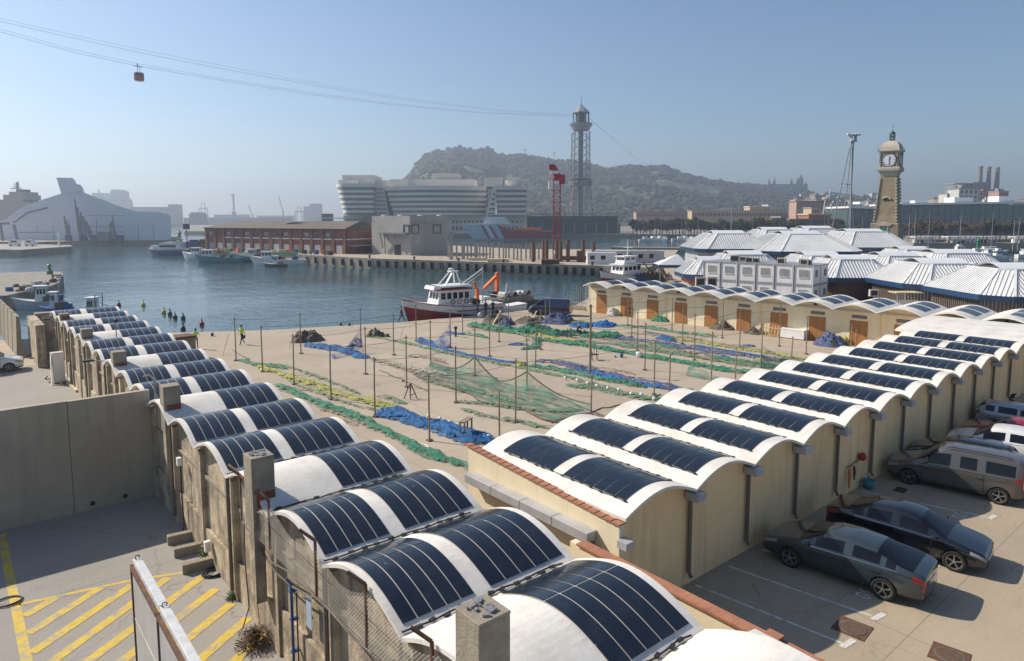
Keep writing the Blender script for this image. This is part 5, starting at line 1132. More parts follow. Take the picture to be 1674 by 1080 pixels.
# main trawler at the quay
t, L = tw_boat('fishing_trawler', 'white fishing trawler with red lower hull and red-edged wheelhouse moored at the quay', 'fishing boat', (39.1, 65.8), (51.4, 64.6))
hull(t, L, 2.15, 2.55, 3.6, mHullW, mHullR, 1.45, split1=2.85)
obj('red_stripe', B().box(L*.18, L*.55, 2.16, 2.20, 2.05, 2.16), mHullR, t); obj('red_stripe', B().box(L*.05, L*.16, 2.10, 2.16, 2.05, 2.16), mHullR, t)
cabin(t, L*.38, L*.73, 1.35, 2.4, 4.5, mWhite, mHullR, .45, 5)
obj('roof_brow', B().loft([[(L*.73-.35, -1.5, 4.52), (L*.73-.35, 1.5, 4.52), (L*.73-.5, 1.5, 5.0), (L*.73-.5, -1.5, 5.0)], [(L*.73+.35, -1.2, 4.6), (L*.73+.35, 1.2, 4.6), (L*.73+.2, 1.1, 5.0), (L*.73+.2, -1.1, 5.0)]]), mWhite, t)
obj('roof_top', B().box(L*.36, L*.72, -1.4, 1.4, 4.82, 5.0), mWhite, t)
for s in (-1, 1): obj('mast_leg', B().beam((L*.62, s*.8, 5.0), (L*.52, s*.35, 6.5), .22, .12), mWhite, t); obj('mast_leg', B().beam((L*.45, s*.8, 5.0), (L*.48, s*.35, 6.5), .14, .1), mWhite, t)
obj('mast_top', B().box(L*.46, L*.54, -.5, .5, 6.5, 6.62), mWhite, t); obj('radar', B().ball((L*.52, 0, 6.8), (.35, .35, .15), 12, 6), mWhite, t, smooth=True)
for x, y, z, h in ((L*.66, .9, 5, 4.0), (L*.60, -.9, 5, 4.4), (L*.5, .2, 6.6, 2.6), (L*.44, -.3, 6.5, 2.0), (L*.40, .8, 5, 3)): obj('antenna', B().tube((x, y, z), (x, y, z+h), .022, .012, 5), mSteel, t)
obj('boom', B().beam((L*.42, 0, 4.9), (L*.17, 0, 6.7), .09), mWhite, t); obj('boom', B().beam((L*.38, .3, 4.9), (L*.17, .2, 6.4), .06), mWhite, t); obj('aft_mast', B().tube((L*.17, 0, 2.4), (L*.17, 0, 6.9), .07), mSteel, t)
obj('crane_column', B().box(L*.20-.18, L*.20+.18, -.9, -.5, 2.4, 4.2), mOrange, t); obj('crane_arm', B().beam((L*.20, -.7, 4.1), (L*.24, -.7, 5.1), .26, .2), mOrange, t); obj('crane_arm', B().beam((L*.24, -.7, 5.0), (L*.18, -.7, 3.4), .18, .15), mOrange, t)
for k in range(5): obj('winch', B().tube((L*.28+.02*k, -1.0+.5*k, 2.9), (L*.28+.02*k, -.75+.5*k, 2.9), .35, n=12), [mRust, mDark, mSteel][k % 3], t)
for k in range(3): obj('life_ring', B().path([(L*.42+k*.9+.26*cos(a), 1.42, 3.15+.26*sin(a)) for a in [2*pi*i/12 for i in range(13)]], .05, 6), mOrange if k % 2 else mRust, t)
rails(t, [(L*.95, 0), (L*.86, 1.1), (L*.76, 1.7), (L*.66, 1.9)], 3.1, .8); rails(t, [(L*.95, 0), (L*.86, -1.1), (L*.76, -1.7), (L*.66, -1.9)], 3.1, .8); rails(t, [(0.1, -1.7), (.1, 0), (.1, 1.7), (L*.12, 1.9), (L*.24, 2.0)], 2.45, .9)
for k in range(4): obj('fender', B().ball((L*(.12+.2*k), 2.28, 1.6), (.2, .2, .3), 10, 6), mBlack, t, smooth=True)
solo('ball_fender', B().ball((0, 0, .3), (.3, .3, .32), 10, 7), mUmb, 'pale round fender tub on the quay by the trawler stern', 'fender', loc=tuple(G(785, 519)), smooth=True)
# workboat with orange crane
t, L = tw_boat('work_boat', 'dark workboat carrying a folded orange crane behind the navy van', 'workboat', (51.5, 69.4), (61.5, 69.5))
hull(t, L, 1.9, 1.7, 2.4, mBrownHull, mBrownHull, .8); obj('deck_load', B().box(1, L*.8, -1.3, 1.3, 1.7, 2.3), mOldConc, t); obj('white_bow', B().box(L*.82, L*.93, -1.0, 1.0, 2.0, 2.7), mWhite, t)
obj('crane_base', B().box(L*.70-.4, L*.70+.4, -.4, .4, 2.2, 3.2), mDark, t); obj('crane_arm', B().beam((L*.64, 0, 3.0), (L*.62, 0, 5.3), .5, .4), mOrange, t); obj('crane_arm', B().beam((L*.62, 0, 5.3), (L*.86, 0, 3.6), .42, .36), mOrange, t); obj('crane_head', B().ball((L*.62, 0, 5.35), (.4, .3, .4), 10, 6), mOrange, t, smooth=True)
for k in range(6): obj('drum', B().tube((1.2+.8*k, -.8, 2.6+.1*(k % 2)), (1.2+.8*k, .6, 2.7), .32, n=10), [mDark, mSteel, mUmb][k % 3], t)
obj('winch_post', B().beam((L*.5, .2, 2.2), (L*.47, .2, 4.1), .25), mSteel, t)
solo('skiff', B().loft([[(0, -.9, 0), (0, .9, 0), (0, .9, 1.1), (0, -.9, 1.1)], [(3.6, -.9, .1), (3.6, .9, .1), (3.8, .9, 1.3), (3.8, -.9, 1.3)]]), mWhite, 'white boxy skiff hull between the trawler stern and the navy van', 'skiff', loc=(50.8, 63.6, -.6), rz=.0)
# second trawler, beyond the third row
t, L = tw_boat('fishing_trawler', 'white fishing boat with burgundy lower hull beyond the end of the door sheds', 'fishing boat', GP(985, 116), GP(1066, 126))
hull(t, L, 2.3, 2.4, 3.8, mHullW, mHullR, 1.7, split1=2.6); cabin(t, L*.35, L*.72, 1.4, 2.6, 4.6, mWhite, mWhite, .4, 4); cabin(t, L*.42, L*.66, 1.0, 4.8, 6.0, mWhite, mWhite, .3, 2, 'upper_house')
obj('mast', B().tube((L*.5, 0, 6.1), (L*.5, 0, 9.0), .10, .05), mWhite, t); obj('yard', B().beam((L*.5, -1, 7.6), (L*.5, 1, 7.6), .07), mWhite, t)
rails(t, [(L*.97, 0), (L*.86, 1.2), (L*.74, 1.9)], 3.5, .8, mWhite); 
# boats along the far pier
def small_boat(label, px, D, L, side, mt, ml, cab=(.35, .65), mast=5, sc=1, name='fishing_boat', cat='fishing boat', clutter=6, sheer=(1.6, 2.6), beam=1.7, yaw=0):
    t = thing(name, label, cat, tuple(GP(px, D, WZ)), VR+(0 if side > 0 else pi)+yaw)
    hull(t, L, beam, sheer[0], sheer[1], mt, ml, .7); cabin(t, L*cab[0], L*cab[1], beam*.62, sheer[0], sheer[0]+2.1, mWhite, mWhite, .3, 3)
    if mast:
        xm = L*cab[0]; obj('mast', B().tube((xm, 0, sheer[0]), (xm, 0, sheer[0]+mast), .07, .04), mSteel, t); obj('boom', B().beam((xm, 0, sheer[0]+mast*.8), (xm-L*.25, 0, sheer[0]+mast*.5), .06), mSteel, t)
        obj('gantry', B().path([(L*.10, -beam*.7, sheer[0]), (L*.08, -beam*.7, sheer[0]+2.6), (L*.08, beam*.7, sheer[0]+2.6), (L*.10, beam*.7, sheer[0])], .07, 6), mSteel, t)
    q = random.Random(int(px)); 
    for k in range(clutter): obj('gear', B().cbox((L*q.uniform(.06, cab[0]), q.uniform(-.8, .8), sheer[0]+.35), (q.uniform(.4, 1.2), q.uniform(.4, .9), q.uniform(.5, 1)), rz=q.uniform(0, 3)), q.choice([mNetB, mNetG, mOrange, mDark, mUmb, mNetK]), t)
    return t
small_boat('teal and white fishing boat moored at the far pier', 392, 196, 13, -1, mTeal, mTeal, (.62, .86), 4.5)
small_boat('small white boat nosing out beside the teal fishing boat', 344, 212, 9, -1, mWhite, mHullW, (.4, .7), 0, clutter=2)
small_boat('white and green trawler with a tall gantry at the far pier', 497, 187, 15, -1, mHullW, mHullW, (.60, .80), 6.5, clutter=12)
small_boat('low grey boat in front of the white and green trawler', 466, 180.5, 6, -1, mUmb, mDark, (.4, .6), 0, clutter=3, sheer=(.7, 1.1), beam=1.0)
small_boat('dark green fishing boat between the teal boat and the trawler', 432, 201, 10, -1, mNetGsolid if 'mNetGsolid' in globals() else mTeal, mDark, (.3, .5), 5, clutter=9)
for k in range(9): solo('green_crate', B().cbox((0, 0, 1.2), (.9, .6, 1.3)), mLime, '%s pale green crate from the left on the trawler at the far pier' % ordw(k+1), 'crate', 'pale green crates on the far trawler', loc=tuple(GP(450+k*3.8, 186.5, .2)), rz=VR)
t = thing('passenger_boat', 'white passenger boat with blue hull and sloping front at the pier head', 'passenger boat', tuple(GP(310, 238, WZ)), VR+pi)
hull(t, 14.5, 3.0, 2.1, 2.6, mHullW, mHullB, 1.9); b = B().loft([[(2.0, -2.6, 2.3), (12.6, -2.4, 2.3), (12.6, 2.4, 2.3), (2.0, 2.6, 2.3)], [(2.4, -2.4, 4.4), (9.4, -2.2, 4.4), (9.4, 2.2, 4.4), (2.4, 2.4, 4.4)]]); obj('cabin', b, mWhite, t)
for k in range(6): 
    for s in (-1, 1): obj('window', B().box(4.2+k*.95, 5.0+k*.95, s*2.5-.04, s*2.5+.04, 2.9, 3.7), mCarGlass, t)
obj('upper_deck', B().box(2.2, 8.2, -2.2, 2.2, 4.42, 4.6), mWhite, t); obj('radar_arch', B().path([(4.5, -1.6, 4.6), (4.2, -1.4, 6), (4.2, 1.4, 6), (4.5, 1.6, 4.6)], .09), mWhite, t); obj('canopy', B().box(3.2, 7.2, -1.8, 1.8, 5.5, 5.62), mDark, t); obj('mast', B().tube((5.4, 0, 5.6), (5.4, 0, 7.6), .05), mWhite, t)
# left jetty boats
small_boat('grey fishing boat with white wheelhouse tied at the left jetty', 96, 97, 6.0, -1, mUmb, mGreyHull, (.35, .58), 3.0, clutter=9, yaw=.5, sheer=(1.0, 1.7), beam=1.3)
small_boat('small blue boat in front of the grey fishing boat', 108, 90, 3.6, -1, mBlue, mBlue, (.5, .7), 0, clutter=5, sheer=(.8, 1.2), beam=1.1, yaw=.3)
small_boat('low open boat with bent rods behind the stone wall', 160, 84, 6.5, -1, mUmb, mDark, (.15, .3), 2.2, clutter=5, sheer=(.7, 1.0), beam=1.1)
q = random.Random(31)
for k in range(26):
    px = q.uniform(5, 92); D = q.uniform(99, 108)+max(0, px-60)*.55; p = GP(px, D, .4)
    s_ = q.uniform(.5, 1.1); solo('gear_pile', B().ball((0, 0, .25*s_), (.7*s_, .6*s_, .5*s_), 9, 5) if k % 3 else B().cbox((0, 0, .4*s_), (1.2*s_, .9*s_, .8*s_)), q.choice([mNetK, mDark, mUmb, mNetT, mRust, mNetB, mOldConc]), '%s heap of fishing clutter from the left on the left jetty' % ordw(1+k), 'fishing gear', 'fishing clutter on the left jetty', loc=tuple(p), rz=q.uniform(0, 3))
# mooring buoys
for i, (px, py, m, lab) in enumerate(((194.5, 500, mRedP, 'dark red buoy just beyond the farthest left vault'), (234.5, 500, mYellow, 'brownish yellow buoy alone on the water, farthest out'), (268, 512, mYellow, 'yellow buoy at the head of the dark group'), (278, 515, mDark, 'dark buoy right beside the yellow one'), (286.5, 521, mDark, 'dark buoy in the middle of the group'), (299.5, 522, mDark, 'dark buoy at the right end of the group'), (299.5, 540, mDark, 'dark buoy nearest to the left sheds'), (330, 532, mRedP, 'bright red buoy by itself, nearest the quay'))):
    p = G(px, py, WZ); t = thing('mooring_buoy', lab, 'buoy', (p.x, p.y, WZ), 0, 'mooring buoys near the quay'); mm = mYellow if m is mYellow else m
    obj('float', B().lathe([(.05, -.2), (.27, .05), (.30, .2), (.20, .42), (.08, .58)], 12), mm if m is not mYellow else mOchre if 'mOchre' in globals() else mm, t, smooth=True); obj('top_mark', B().lathe([(.07, .57), (.09, .65), (.02, .95)], 8), mm, t)
for k, (px, D, lab) in enumerate(((1130, 240, 'white moored motor yacht by the breakwater, left of the two'), (1152, 246, 'white moored motor yacht by the breakwater, right of the two'))):
    pass
# ================================================================ structures across the harbour
def vth(name, label, cat, px, D, group=None): p = GP(px, D, 0); return thing(name, label, cat, tuple(p), VR, group)
class VF:          # metres in a frame that faces the view: x to the right, y away, z up
    def __init__(s, px, D): s.px = px; s.D = D; s.o = GP(px, D, 0)
    def x(s, px, D=None): D = D or s.D; return (px-837)*D/1115-(s.px-837)*s.D/1115
    def z(s, py, px=None, D=None): return W(px or s.px, py, D or s.D).z
mBrick = brick_mat('red_brick', (.32, .12, .08), (.25, .09, .065), (.22, .16, .13), .6, .25); mRoofT = M('old_tile_roof', (.15, .125, .10), (.11, .09, .07), sc=.3, rough=.9, streak=.3)
mPierGrey = M('grey_board_concrete', (.42, .40, .37), (.34, .32, .30), sc=.3, rough=.85, streak=.45, sc_col=(.2, .19, .18)); mWTC = M('beige_stone_band', (.74, .69, .60), (.66, .61, .53), sc=.1, rough=.8)
mWTCg = glass_mat('blue_band_glass', (.035, .065, .085), .12); mShed = M('pale_grey_sheet', (.72, .75, .80), (.66, .69, .74), sc=.06, rough=.7, streak=.1); mShedRoof = M('bright_shed_roof', (.75, .76, .78), (.68, .69, .71), sc=.05, rough=.4)
mLattice = M('grey_lattice_steel', (.20, .22, .24), rough=.6); mTowerW = M('pale_tower_metal', (.30, .30, .30), rough=.6); mCraneR = M('crane_red', (.40, .03, .03), rough=.6); mCyl = M('rusted_cylinder', (.20, .10, .06), (.12, .07, .05), sc=.8, rough=.9, streak=.5)
# --- giant shipyard shed
D0 = 330; v = VF(140, D0); t = vth('shipyard_hall', 'giant pale grey shipyard hall with a block-shaped tower on its ridge', 'hall', 140, D0)
out = [(-30, 402), (-30, 372), (-10, 364), (8, 358.5), (21, 349), (42, 336), (78, 324), (107, 315), (139, 314), (200, 338), (223, 345.5), (259, 346), (279.5, 352), (278, 396), (277, 402)]
pts = [(v.x(a), max(.9, v.z(b, a))) for a, b in out]
def ext(pts, dx, dy): return [(x, 0, z) for x, z in pts], [(x+dx, dy, z) for x, z in pts]
f, bk = ext(pts, -42, 70); n = len(pts)
b = B().add(f, [tuple(range(n))]); obj('front_wall', b, mShed, t)
b = B().add(f+bk, [(i, (i+1) % n, n+(i+1) % n, n+i) for i in range(1, 12)]); obj('roof', b, mShedRoof, t); b = B().add(f+bk, [(i, (i+1) % n, n+(i+1) % n, n+i) for i in (12, 13)]+[tuple(range(n, 2*n))]); obj('side_wall', b, mShed, t)
tp = [(v.x(a), v.z(b_, a)) for a, b_ in ((103, 316), (97, 290), (123, 290.5), (126, 300.5), (135, 301.5), (139, 316))]; ff, bb = ext(tp, -14, 24); n = len(tp); b = B().add(ff+bb, [tuple(range(n)), tuple(range(n, 2*n))]+[(i, (i+1) % n, n+(i+1) % n, n+i) for i in range(n)]); obj('ridge_block', b, mShed, t)
obj('door_frame', B().path([(v.x(22), -.2, v.z(364)), (v.x(45), -.2, v.z(348)), (v.x(80), -.2, v.z(339))], .35, 4), mLattice, t)
obj('door_panel', B().box(v.x(26), v.x(86), -.35, -.05, .9, v.z(380)), mShed, t); obj('door_lintel', B().box(v.x(25), v.x(88), -.5, -.36, v.z(380), v.z(379)), mLattice, t)
for a in (60, 86, 112, 157, 186, 225, 250): obj('panel_joint', B().box(v.x(a)-.1, v.x(a)+.1, -.08, -.02, .9, v.z(347 if 112 <= a <= 157 else 358, a)-3), mLattice, t)
for k, y in enumerate((352, 370, 379)): obj('panel_joint', B().box(v.x(140), v.x(205), -.08, -.02, v.z(y), v.z(y)+.15), mLattice, t)
LEG = [(105, 352, 111, 398), (108, 360, 113, 398), (112, 367, 115, 397), (124, 325, 131, 398), (128, 338, 133, 398), (133, 346, 134, 396), (136, 353, 141, 396), (138, 358, 150, 392), (141, 362, 153, 393), (144, 368, 156, 394), (179, 366, 184, 392), (184, 352, 188, 392), (181, 362, 194, 392), (186, 375, 197, 391)]
for k, (a, b0, c_, d_) in enumerate(LEG):
    vv = VF((a+c_)/2, 322); L_ = solo('leaning_spar', B().path([(vv.x(a), 0, vv.z(b0)), (vv.x(a)*.4+vv.x(c_)*.6-.3, 0, (vv.z(b0)+vv.z(d_))/2-3), (vv.x(c_), 0, max(.9, vv.z(d_)))], [.35, .55, .6], 6), mLattice, 'dark curved spar leaning on the shipyard hall, number %s from the left' % ['one', 'two', 'three', 'four', 'five', 'six', 'seven', 'eight', 'nine', 'ten', 'eleven', 'twelve', 'thirteen', 'fourteen'][k], 'spar', 'dark spars leaning on the shipyard hall', loc=tuple(vv.o), rz=VR)
for k, (a, w, lab) in enumerate(((110, 8, 'blue cradle below the left spars'), (134, 9, 'blue cradle below the tallest spars'), (153, 10, 'blue cradle below the curved spars'), (195, 9, 'blue cradle at the right end of the hall'))):
    vv = VF(a, 318); solo('cradle', B().box(vv.x(a-w/2), vv.x(a+w/2), -1, 1, .9, 3.6), M('cradle_blue', (.04, .08, .18)) if k == 0 else bpy.data.materials['cradle_blue'], lab, 'cradle', 'blue cradles at the shipyard hall', loc=tuple(vv.o), rz=VR)
vv = VF(168, 318); solo('container', B().box(vv.x(159), vv.x(178), -1.2, 1.2, .9, 5.2), mLattice, 'dark container standing before the shipyard hall', 'container', loc=tuple(vv.o), rz=VR)
vv = VF(23, 322); t = vth('crane', 'dark portal leg crane at the left end of the shipyard hall', 'crane', 4, 318); vv = VF(4, 318)
obj('leg', B().beam((vv.x(2), 0, .9), (vv.x(0), 0, vv.z(366)), .8), mLattice, t); obj('beam', B().beam((vv.x(-10), 0, vv.z(365)), (vv.x(14), 0, vv.z(365)), 1.0), mLattice, t); obj('leg', B().beam((vv.x(26), 0, .9), (vv.x(22), 0, vv.z(367)), .9), mLattice, t)
for lab, a, D, s in (('white van parked on the low dock at the left', 24, 262, 1), ('small white pickup on the low dock', 48, 262, .7)):
    vv = VF(a, D); t = vth('parked_van', lab, 'van', a, D); obj('body', B().loft([[(x*s, -1, z) for x, z in ((-2.6, .9), (2.6, .9), (2.5, 2.0), (1.5, 2.2), (.9, 3.1), (-2.5, 3.1))], [(x*s, 1, z) for x, z in ((-2.6, .9), (2.6, .9), (2.5, 2.0), (1.5, 2.2), (.9, 3.1), (-2.5, 3.1))]]), mWhite, t)
    obj('window', B().box(-1.5*s, .8*s, -1.03, -1.001, 2.2, 2.8), mCarGlass, t)
    for x in (-1.6, 1.6): obj('wheel', B().tube((x*s, -1.05, .95), (x*s, -.7, .95), .38), mTyre, t)
vv = VF(94, 268); solo('harbour_light', B().lathe([(.6, .6), (.35, 2), (.3, 4.5), (.5, 4.6), (.1, 5.4)], 8), mWhite, 'small white harbour light at the tip of the low dock', 'beacon', loc=tuple(vv.o))
def beacon(lab, px, D, h, r, m, z0=.4): p = GP(px, D, z0); t = thing('beacon', lab, 'beacon', tuple(p), VR); obj('tower', B().lathe([(r, 0), (r*.95, h*.35), (r*.55, h*.4), (r*.5, h*.8), (r*.75, h*.82), (r*.7, h*.9), (r*.2, h)], 12), m, t); obj('lamp', B().lathe([(r*.2, h), (r*.2, h*1.08), (0.02, h*1.12)], 8), m, t)
beacon('green beacon at the tip of the left jetty', 75, 131, 2.0, .55, mGreenP); beacon('green beacon on the head of the far pier', 292, 255, 5.5, 1.0, mGreenP, 1.0); beacon('green beacon beside the marina at the right', 1602, 215, 5, .8, mGreenP, 0)
vv = VF(304, 250); t = vth('sign_post', 'dark sign board on a post at the head of the far pier', 'sign', 304, 250); obj('post', B().tube((0, 0, 1), (0, 0, 8.5), .2), mLattice, t); obj('board', B().box(-1.2, 1.2, -.1, .1, 7.3, 9.3), mDark, t)
for lab, px, D, w, h, m in (('blue container on the pier head', 317, 240, 5.5, 2.3, mBlue), ('rusty machine on the pier head', 331, 236, 3.2, 2.6, mRust), ('dark fishing gear heap at the left end of the brick warehouse', 345, 228, 3, 2.6, mDark)):
    p = GP(px, D, 1.0); t = thing('container' if 'cont' in lab else 'machine', lab, 'container' if 'cont' in lab else 'machine', tuple(p), VR); obj('body', B().box(-w/2, w/2, -1.1, 1.1, 0, h), m, t, bevel=.1); obj('top', B().box(-w*.3, w*.2, -.8, .8, h+.01, h+.5), mDark, t)
# --- brick warehouse
A = GP(337, 224, 0); C_ = GP(563, 196, 0); E_ = GP(607, 210, 0); ux = (C_-A); LW_ = ux.length; rz = math.atan2(ux.y, ux.x)
t = thing('warehouse', 'long red brick warehouse with white band and tiled roof on the pier', 'warehouse', (A.x, A.y, 0), rz); dep = 17.0; ze = 8.0; zr = 10.4
obj('wall', B().box(0, LW_, 0, dep, 1, ze), mBrick, t)
nb = 14
for k in range(nb+1):
    x = LW_*k/nb; obj('pilaster', B().box(x-.45, x+.45, -.45, -.01, 1, ze-.01), mBrick, t)
    if k < nb:
        w = LW_/nb
        dm = [mPierGrey, mWhite, mWTC][k % 3]
        obj('door', B().box(x+w*.25, x+w*.75, -.12, -.02, 1, 3.4), dm, t)
        obj('upper_window', B().box(x+w*.3, x+w*.7, -.10, -.02, 5.9, 7.0), mBrick if k % 2 else mPierGrey, t)
        if k > 1: obj('white_band', B().box(x+.47, x+w-.47, -.30, -.03, 5.0, 5.35), mWhite, t)
obj('cornice', B().box(-.6, LW_+.6, -.8, dep+.8, ze, ze+.22), mRoofT, t)
rf = B().add([(-.8, -.9, ze+.22), (LW_+.8, -.9, ze+.22), (LW_+.8, dep+.9, ze+.22), (-.8, dep+.9, ze+.22), (5.5, dep/2, zr), (LW_-1.5, dep/2, zr)], [(0, 1, 5, 4), (2, 3, 4, 5), (3, 0, 4), (1, 2, 5)]); obj('roof', rf, mRoofT, t)
obj('end_gable', B().box(LW_+.01, LW_+.35, .5, dep-.5, 1, ze-.02), mBrick, t); obj('white_band', B().box(LW_+.36, LW_+.6, 0, dep, 5.0, 5.3), mWhite, t); obj('awning', B().box(LW_+.4, LW_+3.0, 1, dep-2, 3.2, 3.4), mUmb, t)
q = random.Random(4)
for k in range(26):
    p = A.lerp(C_, .12+.86*k/26); p += (Vector((fx, fy, 0))*-(4+q.uniform(0, 4))); p.z = 1.0
    o = solo('gear_pile', B().cbox((0, 0, .5), (q.uniform(.8, 2), q.uniform(.6, 1.2), q.uniform(.8, 1.5)), rz=q.uniform(0, 3)), q.choice([mNetB, mNetG, mOrange, mDark, mUmb, mNetK, mYellow]), '%s pile of fishing gear from the left before the brick warehouse' % ordw(k+1), 'fishing gear', 'fishing gear piles on the far pier', loc=tuple(p))
# --- grey concrete building
A = GP(607, 197, 1.0); C_ = GP(670, 188, 1.0); E_ = GP(724.5, 192, 1.0); t = thing('concrete_building', 'square pale grey concrete building with a dark gantry on its face', 'building', (0, 0, 0))
bkk = [E_+Vector((fx, fy, 0))*13, A+Vector((fx, fy, 0))*13]; zt = 11.9
b = B(); P4 = [A, C_, E_]+bkk; n = 5; b.add([(p.x, p.y, 1) for p in P4]+[(p.x, p.y, zt-1.9) for p in P4], [tuple(range(n, 2*n))]+[(i, (i+1) % n, n+(i+1) % n, n+i) for i in range(n)]); obj('lower_walls', b, mPierGrey, t)
def inset(p): c = (A+E_+bkk[0]+bkk[1])/4; return c+(p-c)*.985
P5 = [inset(p) for p in P4]; b = B().add([(p.x, p.y, zt-1.88) for p in P5]+[(p.x, p.y, zt) for p in P5], [tuple(range(n, 2*n))]+[(i, (i+1) % n, n+(i+1) % n, n+i) for i in range(n)]); obj('upper_walls', b, mPierGrey, t)
def onface(P0, P1, f, z, out=.15):
    p = P0.lerp(P1, f); d = (P1-P0).normalized(); nn_ = Vector((d.y, -d.x, 0)); return Vector((p.x, p.y, z))+nn_*out
def facebox(P0, P1, f0, f1, z0, z1, o0, o1):
    vs = [onface(P0, P1, f, z, o) for z in (z0, z1) for o in (o0, o1) for f in (f0, f1)]
    return B().add(vs, [(0, 2, 3, 1), (4, 5, 7, 6), (0, 1, 5, 4), (2, 6, 7, 3), (0, 4, 6, 2), (1, 3, 7, 5)])
obj('door', facebox(A, C_, .60, .76, 1, 3.9, .02, .1), mDark, t); 
for f0, f1, P0, P1 in ((.86, .97, A, C_), (.06, .24, C_, E_), (.70, .90, C_, E_)):
    w_ = obj('window', facebox(P0, P1, f0, f1, 7.2, 9.3, .02, .06), mPierGrey, t); obj('frame', facebox(P0, P1, f0-.02, f0, 7.0, 9.5, .02, .2), mDark, w_); obj('frame', facebox(P0, P1, f1, f1+.02, 7.0, 9.5, .02, .2), mDark, w_); obj('frame', facebox(P0, P1, f0, f1, 9.3, 9.5, .02, .2), mDark, w_); obj('frame', facebox(P0, P1, f0, f1, 7.0, 7.2, .02, .2), mDark, w_)
obj('gantry_beam', facebox(A, C_, .28, .98, 6.9, 7.3, .1, 1.6), mLattice, t)
for f, z0, o in ((.31, 2.8, .5), (.42, 1.2, 1.2), (.68, 3.9, .8)): obj('gantry_post', B().beam(onface(A, C_, f, 6.9, 1.2), onface(A, C_, f+.02, z0, o), .25), mLattice, t)
for f in (.15, .38, .66, .92): p = onface(A, E_, f, zt+.02, -1.5); obj('roof_skylight', B().ball(p, (1.0, .6, .35), 8, 4), mWhite, t)
# --- pier wall dark slots and pier edge rim
q = random.Random(2); fe = [(420, 205), (500, 191), (560, 181), (605, 174), (724, 164), (860, 154), (984, 146.5)]
fw = thing('wall_fenders', 'row of dark timber fenders on the face of the far pier wall', 'fenders')
for k in range(34):
    f = k/33; px = 500+484*f
    for (a, da), (b_, db) in zip(fe, fe[1:]):
        if a <= px <= b_: D = da+(db-da)*(px-a)/(b_-a)
    p = GP(px, D-.15, -.2); obj('fender', B().cbox((p.x, p.y, -.35), (.9, .35, 1.7), rz=VR), mBlack, fw)
    if k % 5 == 2: pp_ = GP(px, D+.6, 1.0); solo('bollard', B().lathe([(.25, 0), (.2, .4), (.4, .6), (.3, .8)], 8), mDark, '%s dark bollard from the left on the far pier edge' % ordw(k//5+1), 'bollard', 'bollards on the far pier edge', loc=tuple(pp_))
# --- building site on the pier
q = random.Random(8)
pil = [(737, 378, 169), (746, 398, 168), (757, 396, 171), (764, 398, 170), (770, 393, 172), (778, 397, 170), (790, 396, 172), (795, 397, 169), (801, 398, 173), (806, 401, 166), (816, 396, 174), (823, 400, 170), (827, 398, 173), (840, 398, 168), (846, 400, 166), (852, 401, 164), (860, 397, 170), (867, 399, 172), (875, 398, 168), (881, 397, 170), (893, 399, 164), (732, 395, 180), (784, 399, 178), (832, 399, 176)]
mPil = M('site_concrete_pillar', (.42, .38, .33), (.35, .32, .28), rough=.85)
for k, (px, py, D) in enumerate(pil):
    z = W(px, py, D).z; p = GP(px, D, 1.0); w = .9 if k in (0, 2, 5) else .42
    solo('concrete_pillar', B().box(-w/2, w/2, -.25, .25, 0, z-1), mPil, 'bare concrete pillar of the building site, %s of the row' % ordw(1+sorted(x[0] for x in pil).index(px)), 'pillar', 'bare concrete pillars on the far pier', loc=tuple(p), rz=VR)
for k, (px, py, D, lab) in enumerate(((872, 395, 160, 'leftmost rust-brown steel pile'), (889, 393, 165, 'second rust-brown steel pile, in a close pair'), (894, 393, 163, 'third rust-brown steel pile, in a close pair'), (911, 393, 162, 'pile directly under the red crane, left one'), (917, 394, 160, 'pile directly under the red crane, right one'), (929, 392, 160, 'steel pile just right of the crane'), (954, 392, 159, 'steel pile second from the right end'), (971, 395, 156, 'rightmost steel pile of the whole row'))):
    z = W(px, py, D).z; p = GP(px, D, 1.0); t = thing('steel_pile', lab, 'steel pile', tuple(p), VR, 'rust-brown steel piles on the pier'); obj('tube', B().lathe([(.45, 0), (.45, z-1), (.40, z-1)], 14), mCyl, t)
    for zz in (.1, .95): obj('collar', B().lathe([(.5, (z-1)*zz-.08), (.5, (z-1)*zz+.08)], 14), mRust, t)
# red tower crane
t = vth('tower_crane', 'red lattice tower crane with folded jib rising from the building site', 'crane', 910, 164); vv = VF(910, 164)
zt = vv.z(295); s = .8; b = B(); z = 1.0
for x in (-s, s):
    for y in (-s, s): obj('chord', B().beam((x, y, 1), (x, y, zt), .16), mCraneR if 1 else mWhite, t)
while z < zt-1.2:
    for x0, y0, x1, y1 in ((-s, -s, s, -s), (s, -s, s, s), (s, s, -s, s), (-s, s, -s, -s)):
        b.beam((x0, y0, z), (x1, y1, z+1.4), .09); b.beam((x0, y0, z), (x1, y1, z), .09)
    z += 1.4
obj('bracing', b, mCraneR, t, kind='stuff'); obj('white_base', B().box(-.95, .95, -.95, .95, 1, 2.6), mWhite, t)
obj('cab', B().box(-2.0, -.9, -.8, .8, zt-2.0, zt-.2), mWhite, t); obj('slewing_ring', B().lathe([(1.3, zt), (1.4, zt+.5)], 14), mCraneR, t)
obj('jib', B().loft([[(x-w, -.5, z_), (x+w, -.5, z_), (x+w, .5, z_), (x-w, .5, z_)] for x, z_, w in ((.3, zt+.5, .9), (-.3, zt+2.2, .8), (-1.2, zt+3.8, .7), (-1.5, vv.z(278), .35))]), mCraneR, t); obj('jib_band', B().box(-1.5, .5, -.6, .6, zt+1.6, zt+2.3), mWhite, t); obj('counterweight', B().box(.6, 1.9, -.7, .7, zt-.8, zt+1.4), mCraneR, t)
